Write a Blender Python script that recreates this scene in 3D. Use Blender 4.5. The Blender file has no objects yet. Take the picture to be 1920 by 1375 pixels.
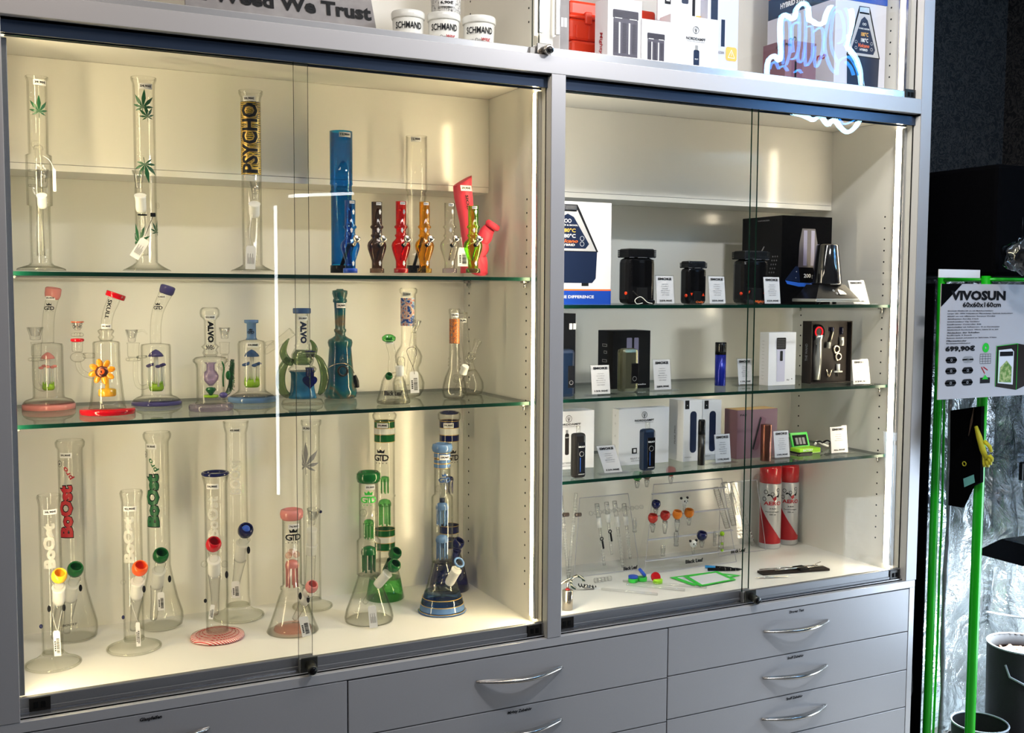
import bpy, bmesh, math, random
from mathutils import Vector, Matrix
random.seed(7)
PI = math.pi
S = bpy.context.scene
COL = S.collection
ZO = 0.80            # height of the counter above the shop floor; z below is measured from the counter

# ------------------------------------------------------------------ camera
CAM = Vector((-0.0207, -2.1157, 0.8094)); F = 1965.2
yaw, pitch, roll = [math.radians(a) for a in (26.2077, -4.0857, 0.3093)]
D = Vector((math.sin(yaw)*math.cos(pitch), math.cos(yaw)*math.cos(pitch), math.sin(pitch)))
r0 = Vector((math.cos(yaw), -math.sin(yaw), 0)); u0 = r0.cross(D)
RT = r0*math.cos(roll) + u0*math.sin(roll); UP = u0*math.cos(roll) - r0*math.sin(roll)
cd = bpy.data.cameras.new('camera'); cam = bpy.data.objects.new('camera', cd); COL.objects.link(cam)
cam.matrix_world = Matrix(((RT.x, UP.x, -D.x, CAM.x), (RT.y, UP.y, -D.y, CAM.y), (RT.z, UP.z, -D.z, CAM.z+ZO), (0, 0, 0, 1)))
cd.sensor_width = 36; cd.lens = F/1920*36; cd.clip_start = .02
S.camera = cam
# ------------------------------------------------------------------ light and exposure
S.view_settings.view_transform = 'Standard'; S.view_settings.look = 'None'
S.view_settings.exposure = 0.0; S.view_settings.gamma = 1; S.view_settings.use_curve_mapping = False
w = bpy.data.worlds.new('room_air'); S.world = w; w.use_nodes = True
w.node_tree.nodes['Background'].inputs[0].default_value = (.55, .62, .75, 1)
w.node_tree.nodes['Background'].inputs[1].default_value = .15
LED_L, LED_R, LED_U = 60, 42, 3.5
def area(name, loc, look, sx, sy, power, col):
    l = bpy.data.lights.new(name, 'AREA'); l.shape = 'RECTANGLE'; l.size = sx; l.size_y = sy; l.energy = power; l.color = col
    o = bpy.data.objects.new(name, l); COL.objects.link(o); o.location = Vector(loc)+Vector((0, 0, ZO))
    o.rotation_euler = (Vector(look)-Vector(loc)).to_track_quat('-Z', 'Y').to_euler(); return o
area('ceiling_light_middle', (1.3, -.46, 1.80), (1.25, -.02, 1.0), 1.5, .10, 9.5, (1, .95, .92))
area('ceiling_light_front', (1.75, -1.05, 1.92), (1.5, 0, -.2), .20, .06, 16, (.95, .97, 1))
area('cool_fill_right', (3.1, -.50, -.1), (1.7, 0, -.35), .5, .8, 15, (.66, .82, 1))  # added cool area light, brightens the right drawers
area('ceiling_light_left', (-.15, -.62, 1.80), (.1, 0, .9), .8, .10, 4.5, (1, .84, .68))
area('foil_spot', (3.06, -.66, .10), (3.12, -.95, -.15), .12, .12, 85, (.9, .96, 1))  # added unseen lamp, lights the foil sheet so its mirrored glare shows
try:
    c = S.cycles; c.max_bounces = 14; c.diffuse_bounces = 5; c.glossy_bounces = 5; c.transmission_bounces = 8
    c.transparent_max_bounces = 48; c.caustics_reflective = False; c.caustics_refractive = False
    c.sample_clamp_indirect = 4; c.blur_glossy = 0
except Exception: pass

# ------------------------------------------------------------------ pixel <-> world helpers (photograph frame 1920x1375)
def ray(x, y): return D + RT*((x-960)/F) - UP*((y-687.5)/F)
def atY(Y, x, y):
    v = ray(x, y); return CAM + v*((Y-CAM.y)/v.y)
def atX(X, x, y):
    v = ray(x, y); return CAM + v*((X-CAM.x)/v.x)
def atZ(Z, x, y):
    v = ray(x, y); return CAM + v*((Z-CAM.z)/v.z)
def pix(p):
    v = Vector(p)-CAM; z = v.dot(D); return 960+F*v.dot(RT)/z, 687.5-F*v.dot(UP)/z
class Spot:
    """a standing place: turns photograph measures into metres around a base point"""
    def __init__(s, O):
        s.O = Vector(O); v = s.O-CAM; s.dep = v.dot(D); s.cb = math.cos(math.atan2(v.dot(RT), s.dep))
    def r(s, hw): return hw*s.dep*s.cb/F
    def z(s, py):
        h = 0.
        for _ in range(6):
            a = pix(s.O+Vector((0, 0, h)))[1]; b = pix(s.O+Vector((0, 0, h+.01)))[1]
            h += (py-a)/(b-a)*.01
        return h
    def p(s, x, y, dy=0.): return atY(s.O.y+dy, x, y)-s.O
    def prof(s, L): return [(s.r(a), max(s.z(b), .0004)) for a, b in L]

# ------------------------------------------------------------------ materials
MT = {}
def newmat(n):
    m = bpy.data.materials.new(n); m.use_nodes = True; MT[n] = m
    nt = m.node_tree; nt.nodes.clear(); o = nt.nodes.new('ShaderNodeOutputMaterial'); return m, nt, o
def pm(n, col, rough=.5, metal=0., coat=0., spec=.5, noise=0., nscale=60., bump=0., trans=0., emis=None, es=0.):
    m, nt, o = newmat(n); b = nt.nodes.new('ShaderNodeBsdfPrincipled'); nt.links.new(b.outputs[0], o.inputs[0])
    b.inputs['Base Color'].default_value = (*col, 1); b.inputs['Roughness'].default_value = rough
    b.inputs['Metallic'].default_value = metal; b.inputs['Coat Weight'].default_value = coat
    b.inputs['Coat Roughness'].default_value = .05; b.inputs['Specular IOR Level'].default_value = spec
    if emis: b.inputs['Emission Color'].default_value = (*emis, 1); b.inputs['Emission Strength'].default_value = es
    if noise or bump:
        t = nt.nodes.new('ShaderNodeTexCoord'); x = nt.nodes.new('ShaderNodeTexNoise'); x.inputs['Scale'].default_value = nscale
        x.inputs['Detail'].default_value = 4; nt.links.new(t.outputs['Object'], x.inputs['Vector'])
        if noise:
            mx = nt.nodes.new('ShaderNodeMixRGB'); mx.inputs[1].default_value = (*[k*(1-noise) for k in col], 1)
            mx.inputs[2].default_value = (*[min(1, k*(1+noise)) for k in col], 1)
            nt.links.new(x.outputs[0], mx.inputs[0]); nt.links.new(mx.outputs[0], b.inputs['Base Color'])
        if bump:
            bp = nt.nodes.new('ShaderNodeBump'); bp.inputs['Strength'].default_value = bump; bp.inputs['Distance'].default_value = .01
            nt.links.new(x.outputs[0], bp.inputs['Height']); nt.links.new(bp.outputs[0], b.inputs['Normal'])
    if trans:
        tr = nt.nodes.new('ShaderNodeBsdfTransparent'); tr.inputs[0].default_value = (*[min(1, k*1.15+.1) for k in col], 1)
        ms = nt.nodes.new('ShaderNodeMixShader'); ms.inputs[0].default_value = trans
        nt.links.new(b.outputs[0], ms.inputs[1]); nt.links.new(tr.outputs[0], ms.inputs[2]); nt.links.new(ms.outputs[0], o.inputs[0])
    return m
def em(n, col, st):
    m, nt, o = newmat(n); e = nt.nodes.new('ShaderNodeEmission'); e.inputs[0].default_value = (*col, 1); e.inputs[1].default_value = st
    nt.links.new(e.outputs[0], o.inputs[0]); return m
def gl(n, col, edge, refl=.05, reflk=.75, pw=3., rough=.0):
    """thin clear glass: straight-through light tinted towards grazing edges, plus mirror gloss"""
    m, nt, o = newmat(n); N = nt.nodes.new; Lk = nt.links.new
    lw = N('ShaderNodeLayerWeight'); lw.inputs[0].default_value = .5
    pwn = N('ShaderNodeMath'); pwn.operation = 'POWER'; pwn.inputs[1].default_value = pw; Lk(lw.outputs['Facing'], pwn.inputs[0])
    mx = N('ShaderNodeMixRGB'); mx.inputs[1].default_value = (*col, 1); mx.inputs[2].default_value = (*edge, 1); Lk(pwn.outputs[0], mx.inputs[0])
    tr = N('ShaderNodeBsdfTransparent'); Lk(mx.outputs[0], tr.inputs[0])
    g = N('ShaderNodeBsdfGlossy'); g.inputs['Roughness'].default_value = rough
    pw2 = N('ShaderNodeMath'); pw2.operation = 'POWER'; pw2.inputs[1].default_value = 5; Lk(lw.outputs['Facing'], pw2.inputs[0])
    ma = N('ShaderNodeMath'); ma.operation = 'MULTIPLY_ADD'; ma.inputs[1].default_value = reflk; ma.inputs[2].default_value = refl; Lk(pw2.outputs[0], ma.inputs[0])
    ms = N('ShaderNodeMixShader'); Lk(ma.outputs[0], ms.inputs[0]); Lk(tr.outputs[0], ms.inputs[1]); Lk(g.outputs[0], ms.inputs[2]); Lk(ms.outputs[0], o.inputs[0])
    return m
gl('clear_glass', (.991, .991, .980), (.52, .52, .42), .032, .5, 4.2)
gl('foot_glass', (.985, .985, .97), (.80, .80, .68), .03, .45, 3.5)
gl('pane_glass', (.992, .995, .99), (.9, .95, .92), .035, .6)
gl('shelf_glass', (.975, .985, .97), (.8, .88, .83), .05, .8)
gl('acrylic', (.993, .993, .995), (.70, .70, .76), .022, .45, 4.)
gl('clear_acrylic', (.985, .985, .98), (.60, .58, .52), .02, .45, 4.)
gl('blue_acrylic', (.08, .58, .84), (.0, .20, .44), .05)
gl('cyan_glass', (.20, .66, .95), (.0, .16, .65), .05)
gl('smoke_glass', (.52, .42, .37), (.05, .03, .02), .05)
gl('red_glass', (1, .25, .18), (.75, .01, .0), .05)
gl('amber_glass', (1, .80, .25), (.85, .45, .0), .05)
gl('green_glass', (.34, .76, .34), (.0, .22, .05), .06)
gl('neon_green_glass', (.70, 1, .30), (.15, .85, .05), .05)
gl('blue_glass', (.04, .07, .50), (.0, .0, .10), .08)
gl('light_blue_glass', (.65, .80, .95), (.15, .30, .55), .05)
gl('pink_glass', (1, .84, .80), (.9, .5, .46), .04)
gl('lilac_glass', (.86, .80, .92), (.45, .38, .58), .06)
gl('dark_green_glass', (.03, .26, .07), (.0, .04, .01), .08)
gl('horn_glass', (.40, .50, .30), (.03, .07, .05), .10)
pm('glass_edge', (.001, .024, .014), .25, spec=.2)
pm('frosted_glass', (.93, .93, .90), .45, trans=.35)
pm('etched_glass', (.97, .96, .90), .6, trans=.62)
def col(n, c, rough=.4, **k): return pm(n, c, rough, **k)
pm('cream_panel', (.90, .87, .80), .15, noise=.02, nscale=8)
pm('cream_floor', (.90, .88, .83), .12)
pm('silver_laminate', (.48, .47, .48), .34, metal=.2, noise=.07, nscale=900)
pm('silver_edge', (.62, .61, .62), .3, metal=.3)
pm('dark_aluminium', (.27, .27, .28), .42, metal=.6, noise=.06, nscale=300)
pm('bright_aluminium', (.62, .62, .64), .22, metal=.9)
pm('steel', (.55, .52, .48), .2, metal=1)
pm('gold_steel', (.72, .62, .48), .2, metal=1)
pm('black_plastic', (.005, .005, .006), .25, spec=.18)
pm('matt_black', (.006, .006, .007), .6, spec=.12)
pm('gap_black', (.004, .004, .004), .8, spec=.1)
pm('lock_dark', (.08, .08, .07), .3, metal=.8)
pm('white_paper', (.86, .85, .85), .5)
pm('white_card', (.80, .80, .84), .35)
pm('ink', (.008, .008, .010), .5, spec=.15)
pm('grey_ink', (.25, .25, .27), .5)
pm('white_ink', (.9, .9, .9), .5)
pm('orange_ink', (.95, .16, .02), .4)
pm('amber_ink', (.95, .50, .08), .4)
pm('blue_ink', (.008, .06, .42), .35)
pm('navy_ink', (.008, .016, .05), .35, spec=.25)
pm('grey_paper', (.30, .30, .31), .5)
pm('red_ink', (.42, .004, .012), .4)
pm('green_ink', (.005, .11, .03), .4)
pm('leaf_green', (.004, .075, .02), .4)
pm('gold_ink', (.65, .42, .10), .3, metal=.6)
pm('pink_silicone', (.78, .05, .09), .45)
pm('opaque_pink', (.72, .26, .24), .12, trans=.12)
pm('opaque_red', (.50, .0, .006), .10)
pm('opaque_orange', (.90, .10, .01), .12)
pm('opaque_yellow', (.95, .50, .02), .12)
pm('opaque_purple', (.07, .06, .22), .10, trans=.08)
pm('opaque_blue', (.04, .10, .28), .10, trans=.08)
pm('opaque_sky', (.12, .23, .46), .10, trans=.05)
pm('opaque_lime', (.30, .55, .01), .2)
pm('opaque_green', (.005, .13, .02), .1, trans=.15)
pm('opaque_navy', (.002, .004, .06), .06)
pm('opaque_white', (.85, .84, .80), .2)
pm('yellow_plastic', (.9, .62, .02), .35)
pm('blue_plastic', (.01, .08, .55), .35)
pm('green_plastic', (.03, .60, .05), .35)
pm('red_plastic', (.55, .004, .008), .22, coat=.5)
pm('orange_plastic', (.80, .045, .004), .35)
pm('bronze', (.17, .06, .04), .25, metal=.8)
pm('mauve_paper', (.20, .095, .12), .45)
pm('navy_metal', (.006, .016, .045), .3, metal=.2)
pm('royal_metal', (.006, .016, .30), .22, metal=.3)
pm('dark_metal', (.022, .020, .018), .3, metal=.5)
pm('olive_metal', (.20, .20, .13), .25, metal=.8)
pm('soil', (.14, .07, .04), .9, noise=.5, nscale=200, bump=.6)
pm('felt', (.012, .012, .015), .9, noise=.4, nscale=250)
pm('cloth_black', (.002, .002, .0025), .9, spec=.02, noise=.3, nscale=80)
pm('rim_grey', (.35, .38, .42), .7)
pm('glove_yellow', (.55, .50, .02), .6)
pm('green_tube', (.006, .42, .006), .3)
pm('room_floor', (.16, .15, .14), .5, noise=.15, nscale=3)
pm('room_ceiling', (.5, .5, .5), .9)
pm('room_wall', (.10, .09, .09), .8)
em('lamp_white', (.86, .94, 1), 14)
em('led_warm_left', (1, .82, .48), LED_L)
em('led_warm_right', (1, .86, .62), LED_R)
em('led_warm_upper', (1, .90, .72), LED_U)
em('neon_outer', (.38, .72, 1), 62)
em('neon_inner', (.03, .30, 1), 34)
em('grow_led', (.85, .95, 1), 30)
em('lcd_orange', (1, .35, .05), .8)
em('lcd_white', (1, 1, 1), .8)
em('ring_red', (1, .02, .03), 1.2)
# teal marbled glass
def ramp_mat(n, stops, scale, rough=.1, kind='wave', dist=6., axis='Z', trans=0., metal=0., bump=0.):
    m, nt, o = newmat(n); N = nt.nodes.new; Lk = nt.links.new
    b = N('ShaderNodeBsdfPrincipled'); b.inputs['Roughness'].default_value = rough; b.inputs['Metallic'].default_value = metal
    t = N('ShaderNodeTexCoord')
    if kind == 'wave':
        x = N('ShaderNodeTexWave'); x.bands_direction = axis; x.inputs['Scale'].default_value = scale; x.inputs['Distortion'].default_value = dist; x.inputs['Detail'].default_value = 3
    elif kind == 'vor':
        x = N('ShaderNodeTexVoronoi'); x.inputs['Scale'].default_value = scale
    else:
        x = N('ShaderNodeTexNoise'); x.inputs['Scale'].default_value = scale; x.inputs['Detail'].default_value = 6; x.inputs['Distortion'].default_value = dist
    Lk(t.outputs['Object'], x.inputs['Vector'])
    r = N('ShaderNodeValToRGB'); el = r.color_ramp.elements
    while len(el) < len(stops): el.new(.5)
    for e, (p, c) in zip(el, stops): e.position = p; e.color = (*c, 1)
    Lk(x.outputs['Distance' if kind == 'vor' else (1 if kind == 'wave' else 0)], r.inputs[0]); Lk(r.outputs[0], b.inputs['Base Color'])
    if bump:
        bp = N('ShaderNodeBump'); bp.inputs['Strength'].default_value = bump; bp.inputs['Distance'].default_value = .02
        Lk(x.outputs[0 if kind != 'wave' else 1], bp.inputs['Height']); Lk(bp.outputs[0], b.inputs['Normal'])
    if trans:
        tr = N('ShaderNodeBsdfTransparent'); ms = N('ShaderNodeMixShader'); ms.inputs[0].default_value = trans
        Lk(r.outputs[0], tr.inputs[0]); Lk(b.outputs[0], ms.inputs[1]); Lk(tr.outputs[0], ms.inputs[2]); Lk(ms.outputs[0], o.inputs[0])
    else: Lk(b.outputs[0], o.inputs[0])
    return m
ramp_mat('teal_marble', [(0, (.003, .03, .08)), (.40, (.006, .07, .13)), (.50, (.015, .10, .10)), (.57, (.13, .10, .06)), (.64, (.010, .07, .12)), (1, (.003, .03, .09))], 12, .08, 'noise', .6)
ramp_mat('blue_marble', [(0, (.01, .06, .16)), (.5, (.03, .20, .38)), (1, (.25, .45, .60))], 22, .08, 'noise', 1.5, trans=.25)
ramp_mat('red_swirl', [(0, (.40, .0, .0)), (.5, (.52, .008, .005)), (.66, (.85, .22, .15)), (.8, (.35, .0, .0)), (1, (.5, .01, .01))], 90, .05, dist=9, trans=.1)
ramp_mat('amber_swirl', [(0, (.70, .14, .0)), (.45, (.90, .28, .01)), (.6, (.45, .03, .0)), (.8, (1, .45, .05)), (1, (.8, .2, .01))], 90, .05, dist=9, trans=.1)
ramp_mat('red_white_rim', [(0, (.60, .01, .01)), (.55, (.62, .01, .01)), (.62, (.95, .90, .85)), (1, (.95, .90, .85))], 90, .1, axis='DIAGONAL', dist=1)
ramp_mat('amber_petal', [(0, (.45, .10, .0)), (.5, (.80, .30, .01)), (1, (.95, .50, .04))], 120, .08, 'noise', .5, trans=.1)
ramp_mat('peace_print', [(0, (.01, .02, .18)), (.42, (.01, .04, .30)), (.50, (.25, .45, .75)), (.56, (.85, .5, .45)), (.62, (.35, .02, .04)), (1, (.9, .85, .9))], 120, .3, 'noise', .4)
ramp_mat('mandala_print', [(0, (.01, .05, .06)), (.38, (.02, .08, .08)), (.45, (.60, .10, .01)), (.52, (.75, .30, .02)), (.58, (.20, .03, .08)), (.66, (.03, .12, .10)), (1, (.6, .3, .03))], 330, .3, 'noise', .3)
ramp_mat('psy_print', [(0, (.012, .01, .01)), (.66, (.012, .01, .01)), (.72, (.75, .50, .02)), (1, (.75, .50, .02))], 85, .3, dist=5)
ramp_mat('concrete_print', [(0, (.16, .15, .16)), (.5, (.30, .28, .29)), (1, (.45, .43, .44))], 25, .7, 'noise', 0)
ramp_mat('foil', [(0, (.30, .33, .36)), (.5, (.60, .63, .66)), (1, (.80, .83, .86))], 9, .16, 'noise', 2.0, metal=.92, bump=1.)  # wrinkle shading painted into the foil colour, dark hollows to pale folds
ramp_mat('foil_dark', [(0, (.10, .11, .115)), (.5, (.20, .22, .23)), (1, (.36, .38, .40))], 7, .35, 'noise', 1.5, metal=.35, bump=.9)  # darker foil, shade of the wrinkles painted in along the bump noise
ramp_mat('wallpaper', [(0, (.003, .0025, .002)), (.42, (.004, .003, .003)), (.50, (.062, .050, .043)), (.58, (.004, .003, .003)), (1, (.010, .008, .007))], 24, .6, 'noise', 3.5)
ramp_mat('plant_print', [(0, (.02, .10, .01)), (.45, (.12, .25, .04)), (.6, (.45, .50, .20)), (1, (.8, .8, .6))], 90, .5, 'noise', 0)

pm('smoke_print', (.06, .05, .06), .5)
pm('lilac_print', (.20, .19, .30), .4)
pm('lilac_card', (.55, .54, .68), .4)
pm('plum_print', (.16, .05, .08), .4)
pm('blue_light', (.03, .16, .75), .4)
pm('piano_black', (.006, .006, .007), .04, coat=1)
pm('light_metal', (.55, .54, .50), .25, metal=.6)
pm('brown_black', (.020, .014, .012), .5, spec=.2)
pm('kraft', (.55, .34, .14), .6)
pm('lime_plastic', (.40, .85, .02), .3)
pm('sky_plastic', (.02, .30, .70), .3)
pm('white_metal', (.62, .62, .63), .25, metal=.2)
pm('acrylic_edge', (.55, .54, .60), .15)
ramp_mat('hose_stripe', [(0, (.01, .04, .03)), (.5, (.01, .04, .03)), (.55, (.7, .65, .5)), (1, (.7, .65, .5))], 60, .4, dist=1, axis='DIAGONAL')

pm('poster_paper', (.50, .48, .50), .6)
pm('plum_grey', (.07, .06, .09), .5)
pm('lilac_white', (.62, .63, .74), .35)
pm('teal_print', (.15, .45, .42), .5)
pm('kraft_dark', (.12, .07, .04), .6)
gl('film', (.85, .88, .90), (.25, .28, .32), .12, .8, 2.)
ramp_mat('comic_print', [(0, (.75, .72, .68)), (.45, (.70, .68, .65)), (.5, (.05, .05, .05)), (.55, (.75, .72, .70)), (.75, (.6, .6, .6)), (1, (.80, .78, .75))], 90, .4, 'noise', 1)
pm('peace_pink', (.80, .50, .46), .4)
pm('grey_print', (.30, .30, .33), .4)
ramp_mat('foil_matt', [(0, (.35, .37, .4)), (.5, (.75, .77, .8)), (1, (.9, .92, .94))], 14, .28, 'noise', 2.5, metal=.75, bump=1.)  # light and dark of the crumples painted into the colour ramp
pm('silver_print', (.50, .50, .53), .4)
pm('satin_silver', (.84, .84, .86), .22, metal=.8)
pm('track_dark', (.035, .055, .10), .25, metal=.5)
gl('bright_glass', (.985, .985, .98), (.45, .45, .40), .10, .6, 3.)
# ------------------------------------------------------------------ mesh builder
class M:
    def __init__(s): s.v = []; s.f = []; s.mi = []; s.sm = []; s.T = Matrix.Identity(4)
    def add(s, vs, fs, mi=0, smooth=False):
        b = len(s.v); s.v += [tuple(s.T @ Vector(v)) for v in vs]
        s.f += [tuple(b+i for i in f) for f in fs]; s.mi += [mi]*len(fs); s.sm += [smooth]*len(fs); return s
    def box(s, a, b, bev=0., mi=0):
        (x0, y0, z0), (x1, y1, z1) = a, b
        if x0 > x1: x0, x1 = x1, x0
        if y0 > y1: y0, y1 = y1, y0
        if z0 > z1: z0, z1 = z1, z0
        if not bev:
            vs = [(x, y, z) for z in (z0, z1) for x, y in ((x0, y0), (x1, y0), (x1, y1), (x0, y1))]
            return s.add(vs, [(3, 2, 1, 0), (4, 5, 6, 7), (0, 1, 5, 4), (1, 2, 6, 5), (2, 3, 7, 6), (3, 0, 4, 7)], mi)
        bev = min(bev, (x1-x0)*.45, (y1-y0)*.45, (z1-z0)*.45)
        bm = bmesh.new(); bmesh.ops.create_cube(bm, size=1)
        for v in bm.verts: v.co = Vector(((x0+x1)/2+v.co.x*(x1-x0), (y0+y1)/2+v.co.y*(y1-y0), (z0+z1)/2+v.co.z*(z1-z0)))
        bmesh.ops.bevel(bm, geom=bm.edges[:]+bm.verts[:], offset=bev, segments=2, profile=.5, affect='EDGES')
        return s.bm(bm, mi)
    def bm(s, bm, mi=0, smooth=False, fn=None):
        bm.verts.index_update(); fn = fn or (lambda c: c)
        s.add([fn(v.co) for v in bm.verts], [tuple(v.index for v in f.verts) for f in bm.faces], mi, smooth); bm.free(); return s
    def lathe(s, prof, seg=28, c=(0, 0, 0), mi=0, wall=0., ax=None, caps=True):
        """prof: (radius, height) from the bottom up, turned about z (or about ax from c)"""
        P = list(prof)
        if wall:
            inn = [(max(r-wall, .0005), z) for r, z in P]
            inn[0] = (inn[0][0], P[0][1]+wall*1.2)
            P = P + inn[::-1]
        A = Matrix.Identity(3)
        if ax is not None: A = Vector((0, 0, 1)).rotation_difference(Vector(ax).normalized()).to_matrix()
        C = Vector(c); vs = []; fs = []; n = len(P)
        for r, z in P:
            for k in range(seg):
                t = 2*PI*k/seg; vs.append(C + A @ Vector((r*math.cos(t), r*math.sin(t), z)))
        for i in range(n-1):
            for k in range(seg):
                k2 = (k+1) % seg; fs.append((i*seg+k, i*seg+k2, (i+1)*seg+k2, (i+1)*seg+k))
        s.add(vs, fs, mi, True)
        if caps:
            s.add(vs[:seg], [tuple(range(seg-1, -1, -1))], mi, False)
            s.add(vs[(n-1)*seg:], [tuple(range(seg))], mi, False)
        return s
    def tube(s, pts, rad, seg=12, mi=0, caps=True, closed=False, flat=1.):
        P = [Vector(p) for p in pts]; n = len(P)
        R = list(rad) if hasattr(rad, '__len__') else [rad]*n
        vs = []; fs = []; prev = None
        for i in range(n):
            if closed: t = P[(i+1) % n]-P[i-1]
            else: t = P[min(i+1, n-1)]-P[max(i-1, 0)]
            t = t.normalized() if t.length > 1e-9 else Vector((0, 0, 1))
            if prev is None: a = t.orthogonal().normalized()
            else:
                a = prev - t*prev.dot(t); a = a.normalized() if a.length > 1e-6 else t.orthogonal().normalized()
            prev = a; b = t.cross(a)
            for k in range(seg):
                th = 2*PI*k/seg; vs.append(P[i] + a*(R[i]*math.cos(th)) + b*(R[i]*flat*math.sin(th)))
        for i in range(n if closed else n-1):
            j = (i+1) % n
            for k in range(seg):
                k2 = (k+1) % seg; fs.append((i*seg+k, i*seg+k2, j*seg+k2, j*seg+k))
        s.add(vs, fs, mi, True)
        if caps and not closed:
            s.add(vs[:seg], [tuple(range(seg-1, -1, -1))], mi); s.add(vs[-seg:], [tuple(range(seg))], mi)
        return s
    def ball(s, c, r, mi=0, seg=16, rings=10, sc=(1, 1, 1), open_top=0.):
        C = Vector(c); pr = []
        e = PI*(1-open_top)
        for i in range(rings+1):
            t = e*i/rings; pr.append((max(1e-5, r*math.sin(t)), -r*math.cos(t)))
        T0 = s.T; s.T = T0 @ Matrix.Translation(C) @ Matrix.Diagonal((*sc, 1)); s.lathe(pr, seg, mi=mi, caps=False); s.T = T0; return s
    def ring(s, c, R, r, mi=0, ax=(0, 0, 1), seg=24, k=8):
        A = Vector((0, 0, 1)).rotation_difference(Vector(ax).normalized()).to_matrix(); C = Vector(c)
        return s.tube([C + A @ Vector((R*math.cos(2*PI*i/seg), R*math.sin(2*PI*i/seg), 0)) for i in range(seg)], r, k, mi, closed=True)
    def poly(s, pts, fn, mi=0, th=0.):
        """flat outline (u, v) placed by fn(u, v, d)"""
        a = [fn(u, v, 0) for u, v in pts]; n = len(pts); s.add(a, [tuple(range(n))], mi)
        if th:
            b = [fn(u, v, -th) for u, v in pts]; s.add(b, [tuple(range(n-1, -1, -1))], mi)
            s.add(a+b, [(i, i+n, (i+1) % n+n, (i+1) % n) for i in range(n)], mi)
        return s
    def make(s, name, mats, parent=None, loc=(0, 0, 0), kind=None, label=None):
        me = bpy.data.meshes.new(name); me.from_pydata(s.v, [], s.f); me.validate()
        for m in (mats if isinstance(mats, (list, tuple)) else [mats]): me.materials.append(MT[m])
        if len(me.polygons) == len(s.f):
            me.polygons.foreach_set('material_index', s.mi); me.polygons.foreach_set('use_smooth', s.sm)
        me.update()
        bm = bmesh.new(); bm.from_mesh(me); bmesh.ops.remove_doubles(bm, verts=bm.verts, dist=1e-6)
        bmesh.ops.recalc_face_normals(bm, faces=bm.faces); bm.to_mesh(me); bm.free()
        o = bpy.data.objects.new(name, me); COL.objects.link(o)
        if parent is None: o.location = Vector(loc)+Vector((0, 0, ZO))
        else: o.parent = parent; o.location = loc
        if kind: o['kind'] = kind
        if label: o['label'] = label
        return o
def tag(o, label, cat, group=None):
    o['label'] = label; o['category'] = cat
    if group: o['group'] = group
    return o
def thing(name, label, cat, loc, group=None, rz=0):
    o = bpy.data.objects.new(name, None); COL.objects.link(o); o.empty_display_size = .02
    o.location = Vector(loc)+Vector((0, 0, ZO)); o.rotation_euler = (0, 0, rz); return tag(o, label, cat, group)

# ------------------------------------------------------------------ lettering
_tc = {}
def glyphs(txt, size, bold=0., align='C', shear=0.):
    key = (txt, bold, shear)
    if key not in _tc:
        c = bpy.data.curves.new('t', 'FONT'); c.body = txt; c.size = 1; c.offset = bold; c.shear = shear; c.resolution_u = 2
        o = bpy.data.objects.new('t', c); me = o.to_mesh()
        vs = [(v.co.x, v.co.y) for v in me.vertices]; fs = [tuple(p.vertices) for p in me.polygons]
        o.to_mesh_clear(); bpy.data.objects.remove(o); bpy.data.curves.remove(c)
        _tc[key] = (vs, fs)
    vs, fs = _tc[key]
    if not vs: return [], []
    x0 = min(v[0] for v in vs); x1 = max(v[0] for v in vs); dx = {'C': -(x0+x1)/2, 'L': -x0, 'R': -x1}[align]
    return [((x+dx)*size, (y-.35)*size) for x, y in vs], fs
def put2d(m, vs, fs, fn, mi=0, cut=0., rot=0.):
    if not vs: return
    if rot: c, s_ = math.cos(rot), math.sin(rot); vs = [(x*c-y*s_, x*s_+y*c) for x, y in vs]
    if not cut: m.add([fn(x, y) for x, y in vs], fs, mi); return
    bm = bmesh.new(); V = [bm.verts.new((x, y, 0)) for x, y in vs]
    for f in fs:
        try: bm.faces.new([V[i] for i in f])
        except Exception: pass
    x0 = min(v[0] for v in vs); x1 = max(v[0] for v in vs); k = x0+cut
    while k < x1:
        bmesh.ops.bisect_plane(bm, geom=bm.verts[:]+bm.edges[:]+bm.faces[:], plane_co=(k, 0, 0), plane_no=(1, 0, 0)); k += cut
    m.bm(bm, mi, fn=lambda c: fn(c.x, c.y))
def text(m, txt, size, fn, bold=0.012, align='C', at=(0, 0), rot=0., cut=0., mi=0, sx=1., shear=0.):
    vs, fs = glyphs(txt, size, bold, align, shear); vs = [(x*sx, y) for x, y in vs]
    put2d(m, vs, fs, lambda x, y: fn(x+at[0], y+at[1]), mi, cut, rot)
def wrap(R, z0, a0=-PI/2, c=(0, 0)):
    """maps (u, v) onto a standing tube of radius R; a0 is the bearing of u = 0"""
    return lambda u, v: (c[0]+R*math.cos(a0+u/R), c[1]+R*math.sin(a0+u/R), z0+v)
def flat(o, U, V):
    o, U, V = Vector(o), Vector(U), Vector(V); return lambda u, v: o+U*u+V*v
def rectg(u0, v0, u1, v1, n=1):
    vs = []; fs = []
    for i in range(n+1):
        u = u0+(u1-u0)*i/n; vs += [(u, v0), (u, v1)]
    for i in range(n): fs.append((2*i, 2*i+2, 2*i+3, 2*i+1))
    return vs, fs
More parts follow.
